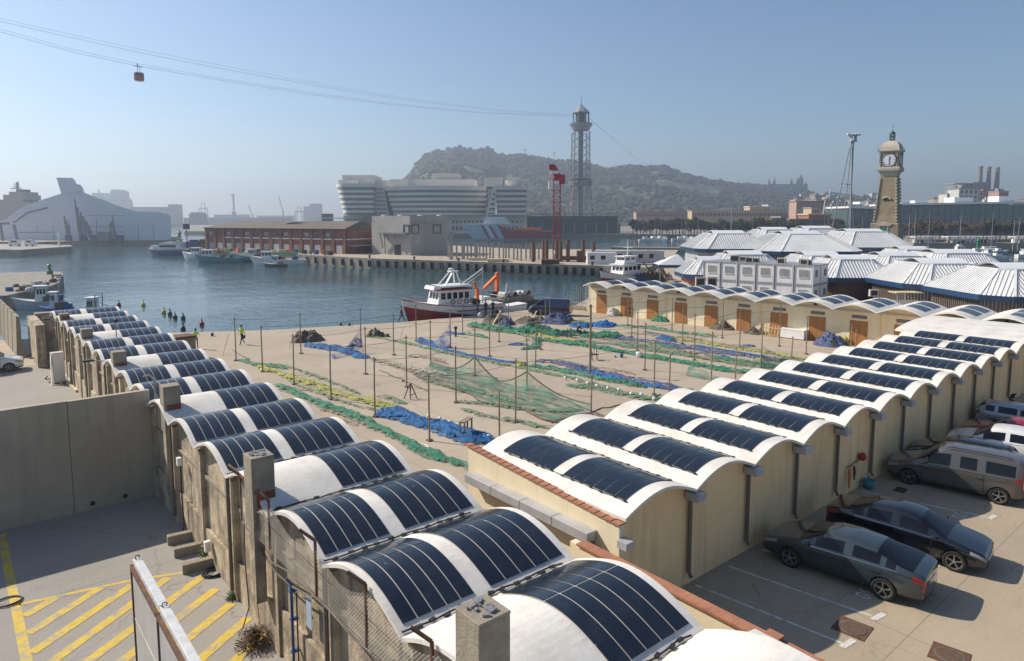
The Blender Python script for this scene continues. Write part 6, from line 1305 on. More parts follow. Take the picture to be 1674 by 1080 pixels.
for lab, px, py, D, w, h, m in (('white site cabin at the left of the second fishing boat', 984, 0, 152, 6.5, 2.6, mWhite), ('long row of pale container cabins behind the second fishing boat', 1028, 0, 156, 16, 2.8, mUmb), ('small rusty machine at the foot of the steel piles', 900, 0, 153, 4, 1.0, mRust), ('low rusty barrier left of the rightmost piles', 940, 0, 168, 8, .9, mRust), ('rusty frame beside the second last steel pile', 948, 0, 160, 1.2, 2.6, mRust), ('timber stack in the middle of the building site', 815, 0, 160, 5, .7, mPlank), ('second timber stack by the pale pillars', 780, 0, 166, 4, .6, mPlank)):
    p = GP(px, D, 1.0); t = thing('site_cabin' if 'cabin' in lab else 'site_equipment', lab, 'cabin' if 'cabin' in lab else 'equipment', tuple(p), VR); obj('body', B().box(-w/2, w/2, -1.2, 1.2, 0, h), m, t)
    for k in range(int(w/2.4)): obj('window', B().box(-w/2+.6+k*2.4, -w/2+1.6+k*2.4, -1.23, -1.201, h*.4, h*.75), mCarGlass, t) if 'cabin' in lab else None
# --- office complex with banded curved facades
D1 = 455; v = VF(700, D1); t = vth('office_complex', 'large office complex with curved banded facades across the harbour', 'building', 700, D1)
FL = [300, 305.5, 310.5, 314.5, 319, 323, 327.8, 331.5, 335.6, 339.5, 343.5, 347.5, 351.5, 356, 364]
def plan_drum(cx, rx_, ry, a0, a1, n, yb): 
    return [(cx+rx_*cos(a0+(a1-a0)*i/n), yb-ry*sin(a0+(a1-a0)*i/n)) for i in range(n+1)]
def banded(name, plan_fn, ys, inset_=.6):
    for k in range(len(ys)-1):
        z1 = v.z(ys[k]); z0 = v.z(ys[k+1]); g = k % 2 == 1; pl = plan_fn((ys[k]+ys[k+1])/2, inset_ if g else 0)
        obj('glass_band' if g else 'stone_band', B().prism(pl, 'z', z0, z1), mWTCg if g else mWTC, t)
def left_wing(y, i):
    xl = v.x(541+(y-300)*.24)+i; xr = v.x(611)-i; w = (xr-xl)
    return [(xl+w*.30*(1-cos(a)), 22-22*sin(a)+i) for a in [pi/2*k/10 for k in range(11)]]+[(xr, i), (xr, 40), (xl, 40)]
def main_wing(y, i):
    xl = v.x(626+(y-300)*.30)+i; xr = v.x(795)-i; w = xr-xl
    return [(xl, 14)]+[(xl+w*k/14, 6-9*sin(pi*k/14)+i) for k in range(15)]+[(xr, 40), (xl, 40)]
def right_wing(y, i):
    xl = v.x(807-(y-305)*.08)+i; xr = v.x(860)-i
    return [(xl, -4+i), (xr, -4+i), (xr+2, 40), (xl, 40)]
banded('l', left_wing, FL[:13]); banded('m', main_wing, [304]+FL[2:13]); banded('r', right_wing, [303.5]+FL[2:13])
obj('stair_tower', B().loft([[(v.x(a), 8, v.z(y)), (v.x(b_), 8, v.z(y)), (v.x(b_), 40, v.z(y)), (v.x(a), 40, v.z(y))] for a, b_, y in ((610, 632, 352), (610.5, 624, 300))]), mWTC, t)
for k in range(7): obj('stair_window', B().box(v.x(611.5), v.x(624+k*.9), 7.6, 7.95, v.z(309+k*6.6), v.z(307+k*6.6)), mWTCg, t)
obj('white_stair', B().loft([[(v.x(a), -6, v.z(y)), (v.x(b_), -6, v.z(y)), (v.x(b_), 2, v.z(y)), (v.x(a), 2, v.z(y))] for a, b_, y in ((794, 810.5, 352), (806.5, 810.5, 305))]), mWTC, t)
for k in range(5): obj('stair_window', B().box(v.x(806-k*1.8), v.x(809.5), -6.3, -6.02, v.z(319+k*8), v.z(316+k*8)), mWTCg, t)
for y0, a, b_, dy, yy in ((284, 554, 608, 12, 301), (292.5, 549, 582, 10, 301), (292.5, 607, 634, 14, 306), (291.5, 634, 665, 10, 306), (291, 665, 776, 14, 306), (280.5, 702, 748, 16, 291.5), (289, 791, 822, 6, 304), (288, 812, 852, 10, 304)):
    obj('roof_block', B().box(v.x(a), v.x(b_), dy, 38, v.z(yy), v.z(y0)), mWTC, t)
obj('roof_drum', B().lathe([(v.x(845)-v.x(833), v.z(303.5)), (v.x(845)-v.x(833), v.z(294))], 20, (v.x(835), 8)), mWTC, t)
for a, b_, y0 in ((558, 611, 352), (626, 800, 352), (803, 862, 352)): obj('base_wall', B().box(v.x(a), v.x(b_), 6, 38, 1.2, v.z(y0)), mWTC, t)
for k in range(18):
    a = 738+k*6.6
    for y0, y1 in ((360, 364), (370, 376)): obj('window', B().box(v.x(a), v.x(a+3.2), 5.7, 5.97, v.z(y1), v.z(y0)), mWTCg, t)
for k in range(7): obj('window', B().box(v.x(563+k*5), v.x(565.5+k*5), 5.7, 5.97, v.z(362), v.z(357)), mWTCg, t)
obj('glass_entry', B().box(v.x(592), v.x(611), 3, 5.9, 1.2, v.z(347)), mWTCg, t)
t = vth('pavilion', 'small glazed pavilion left of the office complex', 'building', 530, 440); vv = VF(530, 440); obj('walls', B().box(vv.x(526), vv.x(540), 0, 8, 1.2, vv.z(349)), mWTCg, t); obj('roof', B().box(vv.x(524), vv.x(556), -1, 9, vv.z(357), vv.z(355.5)), mWhite, t)
# red striped rescue ship
t = vth('rescue_ship', 'big ship with pale blue bow, white and red slanted stripes and a red stern', 'ship', 755, 400); vv = VF(755, 400)
hp = [(754, 366), (772, 389), (880, 389), (892, 380), (890, 374), (835, 376), (818, 365)]
obj('hull', B().prism([(vv.x(a), vv.z(b_)) for a, b_ in ((754, 366), (773, 390), (825, 390), (812, 366))], 'y', -2, 10), mGreyHull, t); obj('red_hull', B().prism([(vv.x(a), vv.z(b_)) for a, b_ in ((812.3, 367), (825.3, 390), (895, 390), (905, 378), (840, 376), (830, 374))], 'y', -2, 10), mHullR, t)
for k in range(3): obj('slanted_stripe', B().prism([(vv.x(a+k*6.5), vv.z(b_)) for a, b_ in ((786, 368), (789.5, 368), (802, 389), (798, 389))], 'y', -2.25, -2.05), mHullR if k != 1 else mWhite, t)
obj('superstructure', B().prism([(vv.x(a), vv.z(b_)) for a, b_ in ((790, 365.8), (793, 356), (800, 350), (820, 349), (828, 358), (836, 365.8))], 'y', 0, 8), mWhite, t)
for k in range(7): obj('window', B().box(vv.x(798+k*3.6), vv.x(800.5+k*3.6), -.2, -.02, vv.z(354), vv.z(351.5)), mCarGlass, t)
obj('mast', B().tube((vv.x(811), 4, vv.z(349)), (vv.x(811), 4, vv.z(328)), .35, .15), mWhite, t); obj('deck_gear', B().box(vv.x(845), vv.x(885), 1, 6, vv.z(376), vv.z(372)), mOrange, t)
# low dark warehouse behind the crane
t = vth('quay_warehouse', 'long low dark green warehouse with railing at the foot of the cable tower', 'warehouse', 930, 470); vv = VF(930, 470); mDT = M('dark_teal_wall', (.06, .10, .10), (.045, .08, .08), sc=.05, rough=.8)
obj('wall', B().box(vv.x(848), vv.x(1010), 0, 20, 1.2, vv.z(353)), mDT, t); obj('lower_wall', B().box(vv.x(846), vv.x(1012), -6, -.02, 1.2, vv.z(364)), mDT, t)
for k in range(10): obj('post', B().box(vv.x(850+17.5*k), vv.x(851.2+17.5*k), -6.5, -6.02, 1.2, vv.z(364)), mPil, t)
for k in range(26): obj('rail_post', B().box(vv.x(850+6.1*k), vv.x(850.5+6.1*k), .5, .9, vv.z(353), vv.z(348.5)), mDT, t)
obj('rail', B().box(vv.x(848), vv.x(1010), .4, .8, vv.z(349), vv.z(348.4)), mDT, t)
# cable tower
DT = 540; v = VF(948, DT); t = vth('cable_tower', 'tall grey lattice cable car tower with octagonal lookout and pyramid roof', 'tower', 948, DT)
def ringp(r, z, n=8, rot=pi/8): return [Vector((r*cos(rot+2*pi*i/n), r*sin(rot+2*pi*i/n), z)) for i in range(n)]
mpp = DT/1115; lev = [(380, 22), (365, 20.5), (350, 19.5), (336, 18.8), (324, 18), (312, 16.5), (300, 16), (288, 15.6), (276, 15.2), (264, 14.8), (252, 14.6), (240, 14.4), (228, 14.2), (216, 14.4)]
legs = [ringp(1.2*r*mpp, v.z(y), 4, pi/4+.12) for y, r in lev]
for i in range(4):
    b = B(); b.path([l[i] for l in legs], .42, 6); obj('leg', b, mLattice, t)
br_ = B()
for a, b_ in zip(legs, legs[1:]):
    for i in range(4):
        j = (i+1) % 4; br_.beam(a[i], b_[j], .30); br_.beam(a[j], b_[i], .30); br_.beam(b_[i], b_[j], .22)
obj('bracing', br_, mLattice, t, kind='stuff')
obj('lift_shaft', B().box(-1.8, 1.8, -1.8, 1.8, 1.2, v.z(214)), mLattice, t)
obj('mid_platform', B().lathe([(18.5*mpp, v.z(304)), (20*mpp, v.z(298)), (20*mpp, v.z(296)), (18*mpp, v.z(296))], 8, rot=pi/8), mLattice, t)
obj('mid_rail', B().lathe([(20*mpp, v.z(293)), (20*mpp, v.z(292.4))], 8, rot=pi/8), mLattice, t)
obj('lookout', B().lathe([(13*mpp, v.z(213)), (17*mpp, v.z(206)), (19*mpp, v.z(203.5)), (19*mpp, v.z(203)), (13*mpp, v.z(202.9))], 16), mTowerW, t); obj('lookout_rail', B().lathe([(18.6*mpp, v.z(202.9)), (18.6*mpp, v.z(201.5)), (18.2*mpp, v.z(201.5)), (18.2*mpp, v.z(202.8))], 16), mLattice, t)
for i, p in enumerate(ringp(13.2*mpp, v.z(202.8))): obj('column', B().tube(p, p+Vector((0, 0, v.z(185)-v.z(202.8))), .35), mLattice, t)
obj('inner_room', B().lathe([(9*mpp, v.z(202.8)), (9*mpp, v.z(185))], 8, rot=pi/8), mDark, t); obj('cornice', B().lathe([(14.5*mpp, v.z(185)), (14.5*mpp, v.z(183.5))], 8, rot=pi/8), mTowerW, t)
obj('roof', B().lathe([(14.2*mpp, v.z(183.5)), (5*mpp, v.z(175)), (2.5*mpp, v.z(173.5)), (2.5*mpp, v.z(171.5)), (.6*mpp, v.z(170))], 8, rot=pi/8), mTowerW, t); obj('spire', B().tube((0, 0, v.z(170)), (0, 0, v.z(152)), .35, .06), mLattice, t)
# cable car and cables
cabp = W(226.5, 111.5, 235); top_ = W(936, 190, DT)
def cable(label, pts, r=.05):
    solo('cable', B().path([W(*p) for p in pts], r, 4), mCableK, label, 'cable', 'cable car cables')
k_ = lambda px: 1/((1/235)+(px-226.5)*((1/DT)-(1/235))/(936-226.5))
cable('lower thick cable carrying the red cabin', [(px, y, k_(px)) for px, y in ((-60, 36), (0, 51.5), (120, 85), (226.5, 108), (350, 129), (500, 153), (640, 171), (780, 184), (936, 190))], .045)
cable('thin hauling line just above the lower cable', [(px, y, k_(px)) for px, y in ((-60, 33), (0, 47), (120, 81), (226.5, 104), (350, 126), (500, 150), (640, 169), (780, 183), (936, 189))], .035)
cable('upper thick cable above the cabin', [(px, y, k_(px)) for px, y in ((-60, 21), (0, 34.5), (120, 62), (260, 92), (400, 119), (560, 147), (700, 168), (820, 181), (936, 188))], .04)
cable('thin hauling line above the upper cable', [(px, y, k_(px)) for px, y in ((-60, 18), (0, 30), (120, 57), (260, 87), (400, 114), (560, 143), (700, 165), (820, 179.5), (936, 187.5))], .03)
cable('cable leaving the tower toward the hill', [(px, y, D) for px, y, D in ((962, 192, 545), (985, 212, 700), (1010, 233, 900), (1040, 258, 1250), (1060, 272, 1600))], .16)
t = thing('cable_car', 'red cable car cabin hanging below the cables', 'cable car', tuple(cabp), VR+.2)
obj('cabin', B().lathe([(1.3, -4.1), (1.55, -3.9), (1.62, -2.9), (1.6, -2.6)], 10), mRedP, t); obj('window_band', B().lathe([(1.56, -2.6), (1.5, -1.7)], 10), mCarGlass, t); obj('cabin_roof', B().lathe([(1.58, -1.69), (1.5, -1.45), (.4, -1.3)], 10), mUmb, t)
for s in (-1, 1): obj('hanger_arm', B().beam((s*.25, 0, 1.0), (s*.45, 0, -1.4), .11), mDark, t)
obj('carriage', B().beam((-1.4, 0, .82), (1.4, 0, .45), .2), mDark, t); obj('top_wheel', B().cbox((-.3, 0, 1.25), (.35, .2, .5)), mDark, t)
# --- port in the haze on the left
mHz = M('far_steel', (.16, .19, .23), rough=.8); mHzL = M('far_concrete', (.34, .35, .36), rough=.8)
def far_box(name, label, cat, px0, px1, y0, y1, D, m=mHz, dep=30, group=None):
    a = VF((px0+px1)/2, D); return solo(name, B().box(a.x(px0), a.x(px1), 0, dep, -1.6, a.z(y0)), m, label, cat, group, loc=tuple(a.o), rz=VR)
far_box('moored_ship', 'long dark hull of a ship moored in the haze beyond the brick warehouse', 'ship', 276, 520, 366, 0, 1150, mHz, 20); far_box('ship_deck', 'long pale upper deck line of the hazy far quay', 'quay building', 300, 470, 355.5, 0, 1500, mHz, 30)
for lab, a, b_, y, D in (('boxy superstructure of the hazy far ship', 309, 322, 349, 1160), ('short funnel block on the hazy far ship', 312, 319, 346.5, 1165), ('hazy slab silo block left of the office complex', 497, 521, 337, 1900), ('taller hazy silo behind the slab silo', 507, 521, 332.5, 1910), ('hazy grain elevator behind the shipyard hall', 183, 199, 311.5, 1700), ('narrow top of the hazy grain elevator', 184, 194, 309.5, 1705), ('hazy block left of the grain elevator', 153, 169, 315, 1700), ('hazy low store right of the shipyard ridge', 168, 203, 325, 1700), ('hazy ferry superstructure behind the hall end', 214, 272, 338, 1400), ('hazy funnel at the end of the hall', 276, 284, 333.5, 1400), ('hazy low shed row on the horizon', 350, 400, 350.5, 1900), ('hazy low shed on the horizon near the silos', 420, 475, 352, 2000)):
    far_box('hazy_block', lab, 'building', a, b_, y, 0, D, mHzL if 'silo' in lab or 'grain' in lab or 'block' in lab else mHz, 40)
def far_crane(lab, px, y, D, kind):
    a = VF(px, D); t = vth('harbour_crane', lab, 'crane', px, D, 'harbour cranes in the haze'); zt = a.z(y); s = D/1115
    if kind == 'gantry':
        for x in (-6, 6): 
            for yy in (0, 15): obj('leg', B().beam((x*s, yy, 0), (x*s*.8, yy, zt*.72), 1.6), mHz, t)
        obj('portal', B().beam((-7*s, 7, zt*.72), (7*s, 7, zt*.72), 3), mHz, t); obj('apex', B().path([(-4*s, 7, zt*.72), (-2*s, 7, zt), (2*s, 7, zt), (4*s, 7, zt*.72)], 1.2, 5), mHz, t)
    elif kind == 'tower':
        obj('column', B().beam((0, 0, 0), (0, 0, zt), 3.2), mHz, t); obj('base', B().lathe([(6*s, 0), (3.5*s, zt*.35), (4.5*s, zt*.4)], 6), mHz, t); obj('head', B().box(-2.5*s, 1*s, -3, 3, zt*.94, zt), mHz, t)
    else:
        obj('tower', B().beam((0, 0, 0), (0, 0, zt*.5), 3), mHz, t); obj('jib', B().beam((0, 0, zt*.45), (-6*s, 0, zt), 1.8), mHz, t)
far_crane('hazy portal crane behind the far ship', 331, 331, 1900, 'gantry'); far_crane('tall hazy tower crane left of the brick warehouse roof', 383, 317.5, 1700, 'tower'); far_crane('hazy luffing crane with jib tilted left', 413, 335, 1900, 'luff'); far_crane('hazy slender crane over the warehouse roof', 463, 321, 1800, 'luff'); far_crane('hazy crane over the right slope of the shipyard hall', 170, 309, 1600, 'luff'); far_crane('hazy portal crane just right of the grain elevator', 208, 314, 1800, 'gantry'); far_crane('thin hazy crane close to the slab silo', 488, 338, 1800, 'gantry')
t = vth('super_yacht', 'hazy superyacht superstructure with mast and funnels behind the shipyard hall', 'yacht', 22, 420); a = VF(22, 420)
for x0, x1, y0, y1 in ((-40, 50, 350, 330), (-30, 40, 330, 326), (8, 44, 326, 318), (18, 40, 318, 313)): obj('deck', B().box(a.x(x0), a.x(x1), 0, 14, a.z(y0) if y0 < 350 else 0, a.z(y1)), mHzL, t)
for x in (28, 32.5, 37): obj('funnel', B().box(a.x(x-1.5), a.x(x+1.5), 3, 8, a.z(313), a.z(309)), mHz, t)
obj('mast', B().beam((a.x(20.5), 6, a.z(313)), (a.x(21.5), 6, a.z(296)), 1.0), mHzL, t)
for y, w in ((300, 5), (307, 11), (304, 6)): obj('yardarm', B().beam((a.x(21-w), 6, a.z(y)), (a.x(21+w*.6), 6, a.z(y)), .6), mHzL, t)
# ================================================================ fish market halls
mRoofW = M('white_sheet_roof', (.72, .72, .71), (.60, .61, .61), sc=.4, rough=.4, streak=0); mFascia = M('blue_fascia', (.012, .06, .16), (.01, .045, .12), rough=.5)
mCorr = corrug('corrugated_grey', (.40, .42, .45), 4.5); mSlat = M('brown_slats', (.16, .13, .11), rough=.8); mPanelG = M('grey_infill', (.45, .46, .46), (.35, .36, .36), rough=.7); mBrickO = brick_mat('orange_brick', (.42, .17, .10), (.36, .14, .08), (.3, .2, .15), .4, .12); mBrickD = brick_mat('dark_brick', (.14, .07, .055), (.11, .055, .045), (.12, .09, .08), .4, .12)
def hall(label, px, D, a, top, ze, zt, wall='slat', rot=0, name='market_hall', ch=.30, asp=1.0):
    t = thing(name, label, 'market hall', tuple(GP(px, D, 0)), VR+rot, 'white roofed market halls')
    def octo(h, c, z, k=asp): w = h*k; return [Vector(p) for p in ((-w+c, -h, z), (w-c, -h, z), (w, -h+c, z), (w, h-c, z), (w-c, h, z), (-w+c, h, z), (-w, h-c, z), (-w, -h+c, z))]
    A = octo(a, a*ch, ze); T = octo(top, top*ch, zt); wl = octo(a-.9, a*ch, 0)
    b = B(); b.add(A+T, [(i, (i+1) % 8, 8+(i+1) % 8, 8+i) for i in range(8)]+[tuple(range(8, 16))]); obj('roof', b, mRoofW, t)
    rb = B(); hp = B()
    for i in range(8):
        p0, p1, q0, q1 = A[i], A[(i+1) % 8], T[i], T[(i+1) % 8]; u = (p1-p0); Lu = u.length; u.normalize(); n3 = u.cross(q0-p0).normalized(); n3 = n3 if n3.z > 0 else -n3; up = n3.cross(u); up = up if up.z > 0 else -up
        hv = (q0-p0).dot(up); s0 = (q0-p0).dot(u); s1 = (q1-p0).dot(u); k = 0; x = .15
        while x < Lu:
            v1 = hv
            if x < s0: v1 = hv*x/s0
            if x > s1: v1 = hv*(Lu-x)/(Lu-s1) if Lu > s1 else hv
            if v1 > .15: rb.beam(p0+u*x+n3*.03, p0+u*x+up*v1+n3*.03, .07, .09)
            x += .42
        hp.beam(p0+n3*.05, q0+n3*.05, .26, .08)
        hp.beam(q0+n3*.04, q1+n3*.04, .2, .08)
    obj('roof_ribs', rb, mRoofW, t, kind='stuff'); obj('hip_caps', hp, mRoofW, t, kind='stuff')
    fb = B(); L2 = [Vector((p.x*1.004, p.y*1.004, ze-.02)) for p in A]; L3 = [Vector((p.x*.985, p.y*.985, ze-.62)) for p in A]; fb.add(L2+L3, [(i, (i+1) % 8, 8+(i+1) % 8, 8+i) for i in range(8)]+[tuple(range(8, 16))]); obj('fascia', fb, mFascia, t)
    obj('skylight', B().loft([[(x*top*.8*asp, y*top*.55, zt+z) for x in (-1, 1) for y in ((-1, 1) if x < 0 else (1, -1))] for y_, z in ((0, .01), (0, .01))]) if 0 else B().grid(lambda u, v: ((u-.5)*2*top*.85*asp, (v-.5)*2*top*.6, zt+.02+.55*sin(pi*v)), 6, 8), mShedRoof, t)
    wm = {'slat': mPanelG, 'corr': mCorr, 'brick': mBrickD, 'orange': mBrickO}[wall]
    w2 = [Vector((p.x, p.y, ze-.6)) for p in wl]; b = B(); b.add(wl+w2, [(i, (i+1) % 8, 8+(i+1) % 8, 8+i) for i in range(8)]); obj('wall', b, wm, t)
    if wall == 'slat':
        sb = B()
        for i in range(8):
            p0, p1 = wl[i], wl[(i+1) % 8]; n_s = int((p1-p0).length/.33)
            for k in range(n_s): c = p0.lerp(p1, (k+.5)/n_s)*1.012; sb.beam((c.x, c.y, ze-2.9), (c.x, c.y, ze-.62), .13)
        obj('slats', sb, mSlat, t, kind='stuff')
    return t
hall('leftmost tall market hall with corrugated grey walls under a white hip roof', 1187, 131, 7.4, 3.6, 5.6, 8.3, 'corr', ch=.25)
hall('large tall market hall with white roof right behind the stacked office cabins', 1303, 127, 9.2, 4.2, 5.4, 8.3, 'slat')
hall('tall market hall nearest to the clock tower', 1405, 141, 8.2, 4.4, 5.5, 8.5, 'slat')
hall('tall hall with only its white roof top showing between the two large ones', 1262, 152, 6.8, 3.4, 5.8, 8.7, 'slat')
hall('hall behind the clock side, only a strip of white roof showing', 1330, 160, 7, 4, 5.9, 8.9, 'slat')
hall('low market hall with dark brick wall just right of the office cabins', 1384, 97, 5.6, 3.0, 3.1, 5.4, 'brick')
hall('low market hall with long front roof and small window, second from the right', 1532, 87, 6.6, 3.6, 3.2, 5.5, 'slat')
hall('low market hall at the right edge with a bright blue fascia, nearest of all', 1664, 76, 7.2, 3.6, 3.1, 5.6, 'slat')
hall('low market hall behind the second from right, farther back', 1553, 113, 6.8, 4.2, 3.2, 5.5, 'brick')
hall('low market hall between the brick walled one and the far right group', 1462, 106, 6.4, 3.5, 3.2, 5.4, 'brick')
hall('small low hall roof far behind, below the clock tower base', 1488, 130, 5.5, 3.2, 3.2, 5.3, 'brick')
hall('small hall with orange brick wall half hidden by the office cabins', 1158, 102, 4.2, 2.0, 3.0, 4.9, 'orange')
hall('low hall whose roof just shows above the left office cabins', 1215, 109, 5.6, 3.2, 3.3, 5.45, 'brick')
hall('low hall whose roof just shows above the right office cabins', 1338, 107, 5.6, 3.2, 3.3, 5.4, 'brick')
# arched door, small canopy, air units
p = GP(1098, 120); t = thing('canopy', 'small white canopy with blue edge on posts left of the tallest corrugated wall', 'canopy', tuple(p), VR); obj('roof', B().add([(-2.6, -2.4, 3.1), (2.6, -2.4, 3.1), (2.6, 2.4, 3.1), (-2.6, 2.4, 3.1), (1.2, 0, 4.9)], [(0, 1, 4), (1, 2, 4), (2, 3, 4), (3, 0, 4)]), mRoofW, t); obj('fascia', B().box(-2.6, 2.6, -2.4, 2.4, 2.7, 3.08), mFascia, t)
for x in (-2.3, 2.3): obj('post', B().box(x-.08, x+.08, -2.3, -2.1, 0, 2.7), mMastS if 'mMastS' in globals() else mSteel, t)
# --- stacked office cabins
A = GP(1152, 95); C_ = GP(1334, 85); ux = C_-A; rz = math.atan2(ux.y, ux.x); LW_ = ux.length
mCab = M('cabin_white', (.66, .67, .69), (.58, .59, .61), sc=.8, rough=.5, streak=.2); mCabF = M('cabin_frame_grey', (.28, .30, .33), rough=.5); mCurt = M('striped_blind', (.16, .19, .20), rough=.7)
nC = 6; w = LW_/nC
for fl in range(2):
    for k in range(nC):
        t = thing('office_cabin', '%s office cabin of the %s storey, %s' % (['leftmost', 'second', 'third', 'fourth', 'fifth', 'rightmost'][k], ['lower', 'upper'][fl], 'with a barred window' if fl else 'partly hidden by the vaulted roofs'), 'office cabin', (A.x+ux.x*k/nC, A.y+ux.y*k/nC, .1+2.55*fl), rz, 'stacked white office cabins')
        obj('box', B().box(.12, w-.12, .05, 6.0, .14, 2.4), mCab, t)
        obj('frame', B().box(.02, w-.02, -.02, 6.05, 2.4, 2.54), mCabF, t); obj('frame', B().box(.02, w-.02, -.02, 6.05, 0, .14), mCabF, t)
        for x in (.02, w-.14): obj('corner_post', B().box(x, x+.12, -.02, .05, .14, 2.4), mCabF, t)
        obj('downpipe', B().tube((w-.0, -.06, 0), (w-.0, -.06, 2.5), .045), mWhite, t)
        if fl == 1 or k % 3 != 1:
            wn = obj('window', B().box(w*.28, w*.76, .02, .045, 1.0, 1.95), mCurt, t)
            bb = B()
            for q in range(9): bb.box(w*.28+q*w*.058, w*.28+q*w*.058+.03, -.03, 0, .98, 1.97)
            obj('window_bars', bb, mWhite, wn, kind='stuff')
            obj('sill', B().box(w*.26, w*.78, -.05, .04, .92, .97), mWhite, wn)
        if k == nC-1:
            for y in (1.0, 4.4): obj('side_window', B().box(w-.11, w-.08, y, y+.9, 1.0, 1.9), mCurt, t)
            obj('side_seam', B().box(w-.11, w-.07, 2.95, 3.05, .14, 2.4), mCabF, t)
def acunit(label, p, rz_, w_=.9, h_=.65):
    t = thing('air_conditioner', label, 'air conditioner', p, rz_, 'air conditioning units'); obj('case', B().box(-w_/2, w_/2, -.2, .2, 0, h_), M('ac_beige', (.50, .46, .38), rough=.6) if 'ac_beige' not in bpy.data.materials else bpy.data.materials['ac_beige'], t, bevel=.02)
    obj('grille', B().box(-w_*.4, w_*.35, -.215, -.202, h_*.15, h_*.85), mDark, t)
for i, (f, y, s) in enumerate(((.28, 1.0, 1.3), (.31, 2.6, 1.0), (.42, .8, 1.0), (.46, 1.6, .9), (.48, .9, .9), (.71, .8, 1.1), (.86, 2.2, 1.0), (.90, 1.0, 1.0), (.92, 1.5, .9))):
    p = A+ux*f+Vector((-sin(rz), cos(rz), 0))*y; acunit('air unit on the cabin roof, number %s from the left' % ['one', 'two', 'three', 'four', 'five', 'six', 'seven', 'eight', 'nine'][i], (p.x, p.y, 5.21), rz+(.0 if i % 2 else .2), s, .7*s)
for i, (px, z, D) in enumerate(((1148, 1.6, 93), (1167, 1.7, 92), (1178, 1.2, 91.5))): p = GP(px, D-2.5, 0); acunit(['tall beige air unit left of the office cabins', 'second beige air unit left of the office cabins', 'low beige air unit beside the cabin corner'][i], (p.x, p.y, z), VR, 1.3, 1.7 if i < 2 else .9)
for i, (px, D, z, lab) in enumerate(((1435, 78.2, 2.1, 'air unit on the brick wall of the low hall'), (1479, 77, .9, 'air unit standing by the low hall window'))): p = GP(px, D, 0); acunit(lab, (p.x, p.y, z), VR, 1.0, .8)
p = GP(1485, 76.5); t = thing('awning', 'small beige awning over a door at the low hall', 'awning', tuple(p), VR); obj('sheet', B().box(-1.5, 1.5, -1.2, .6, 2.75, 2.85), mPlank, t); obj('post', B().box(-1.3, -1.2, -1.1, -1, 0, 2.75), mSteel, t); obj('screen', B().box(-1.4, 1.5, -.3, -.2, .2, 1.9), mWhite, t)

# ================================================================ clock tower
mStone = brick_mat('tower_stone', (.36, .28, .17), (.28, .22, .14), (.15, .12, .09), 1.2, .55); mStoneP = M('pale_cornice_stone', (.50, .45, .36), (.40, .35, .28), sc=.5, rough=.85, streak=.4); mClock = M('clock_face_white', (.72, .74, .76), (.62, .64, .66), rough=.5)
DC = 212; v = VF(1452, DC); TR = -.73
t = thing('clock_tower', 'tapered stone clock tower with domed top and iron lantern', 'tower', tuple(GP(1451, DC, 0)), VR+TR)
s = DC/1115
def sq(hw, z): return [(-hw, -hw, z), (hw, -hw, z), (hw, hw, z), (-hw, hw, z)]
def Z(y): return v.z(y, 1451)
def blocks(name, prof, mat): b = B(); b.loft([sq(h*s, z) for h, z in prof]); return obj(name, b, mat, t)
blocks('plinth', [(20.5, 0), (20.5, Z(366)), (19, Z(364))], mStone); blocks('shaft', [(16.5, Z(364)), (14.8, Z(350)), (11.2, Z(288))], mStone)
q = random.Random(6)
for k in range(14):     # proud stone courses at the corners
    z0 = Z(362-5.2*k); hw = (16.4-5.0*k/14)*s
    for sx, sy in ((-1, -1), (1, -1), (1, 1)): obj('quoin', B().box(sx*hw-.25, sx*hw+.25, sy*hw-.25, sy*hw+.25, z0, z0+.62), mStoneP, t)
blocks('corbel', [(11.2, Z(288.1)), (12.5, Z(283)), (16.0, Z(279.5)), (16.5, Z(276)), (16, Z(273.5))], mStoneP)
blocks('clock_stage', [(13.6, Z(273.4)), (13.8, Z(249.5))], mStone); blocks('cornice', [(14, Z(249.4)), (16.5, Z(247.5)), (16.5, Z(245.8)), (14.5, Z(245.2))], mStoneP)
dome = [(14.2*cos(a)**.8 if k < 8 else 3.6, Z(245.1)+(Z(230)-Z(245.1))*sin(a)) for k, a in enumerate([pi/2*i/8*.92 for i in range(9)])]
blocks('dome', [(h, z) for h, z in dome], mStoneP)
obj('lantern_base', B().lathe([(4.2*s, Z(231)), (4.2*s, Z(228.5))], 8), mRust, t)
for i in range(8): a = 2*pi*i/8; obj('lantern_post', B().tube((3.8*s*cos(a), 3.8*s*sin(a), Z(228.5)), (3.8*s*cos(a), 3.8*s*sin(a), Z(218.5)), .09), mDark, t)
obj('lantern_ring', B().lathe([(4.6*s, Z(223)), (4.6*s, Z(222.4)), (3.4*s, Z(222.4))], 12), mDark, t); obj('lantern_roof', B().lathe([(4.6*s, Z(218.5)), (3.4*s, Z(216)), (1*s, Z(214.3)), (.3*s, Z(213))], 12), mDark, t); obj('spire', B().tube((0, 0, Z(214)), (0, 0, Z(202)), .07, .02), mDark, t); obj('vane', B().beam((-.5, 0, Z(207)), (.5, 0, Z(207)), .06), mDark, t)
for sx in (-1, 1):
    for sy in (-1, 1): obj('corner_finial', B().tube((sx*15.5*s, sy*15.5*s, Z(246)), (sx*16*s, sy*16*s, Z(241.5)), .16, .04), mDark, t)
cz = (Z(252)+Z(272))/2; cr = 10.2*s
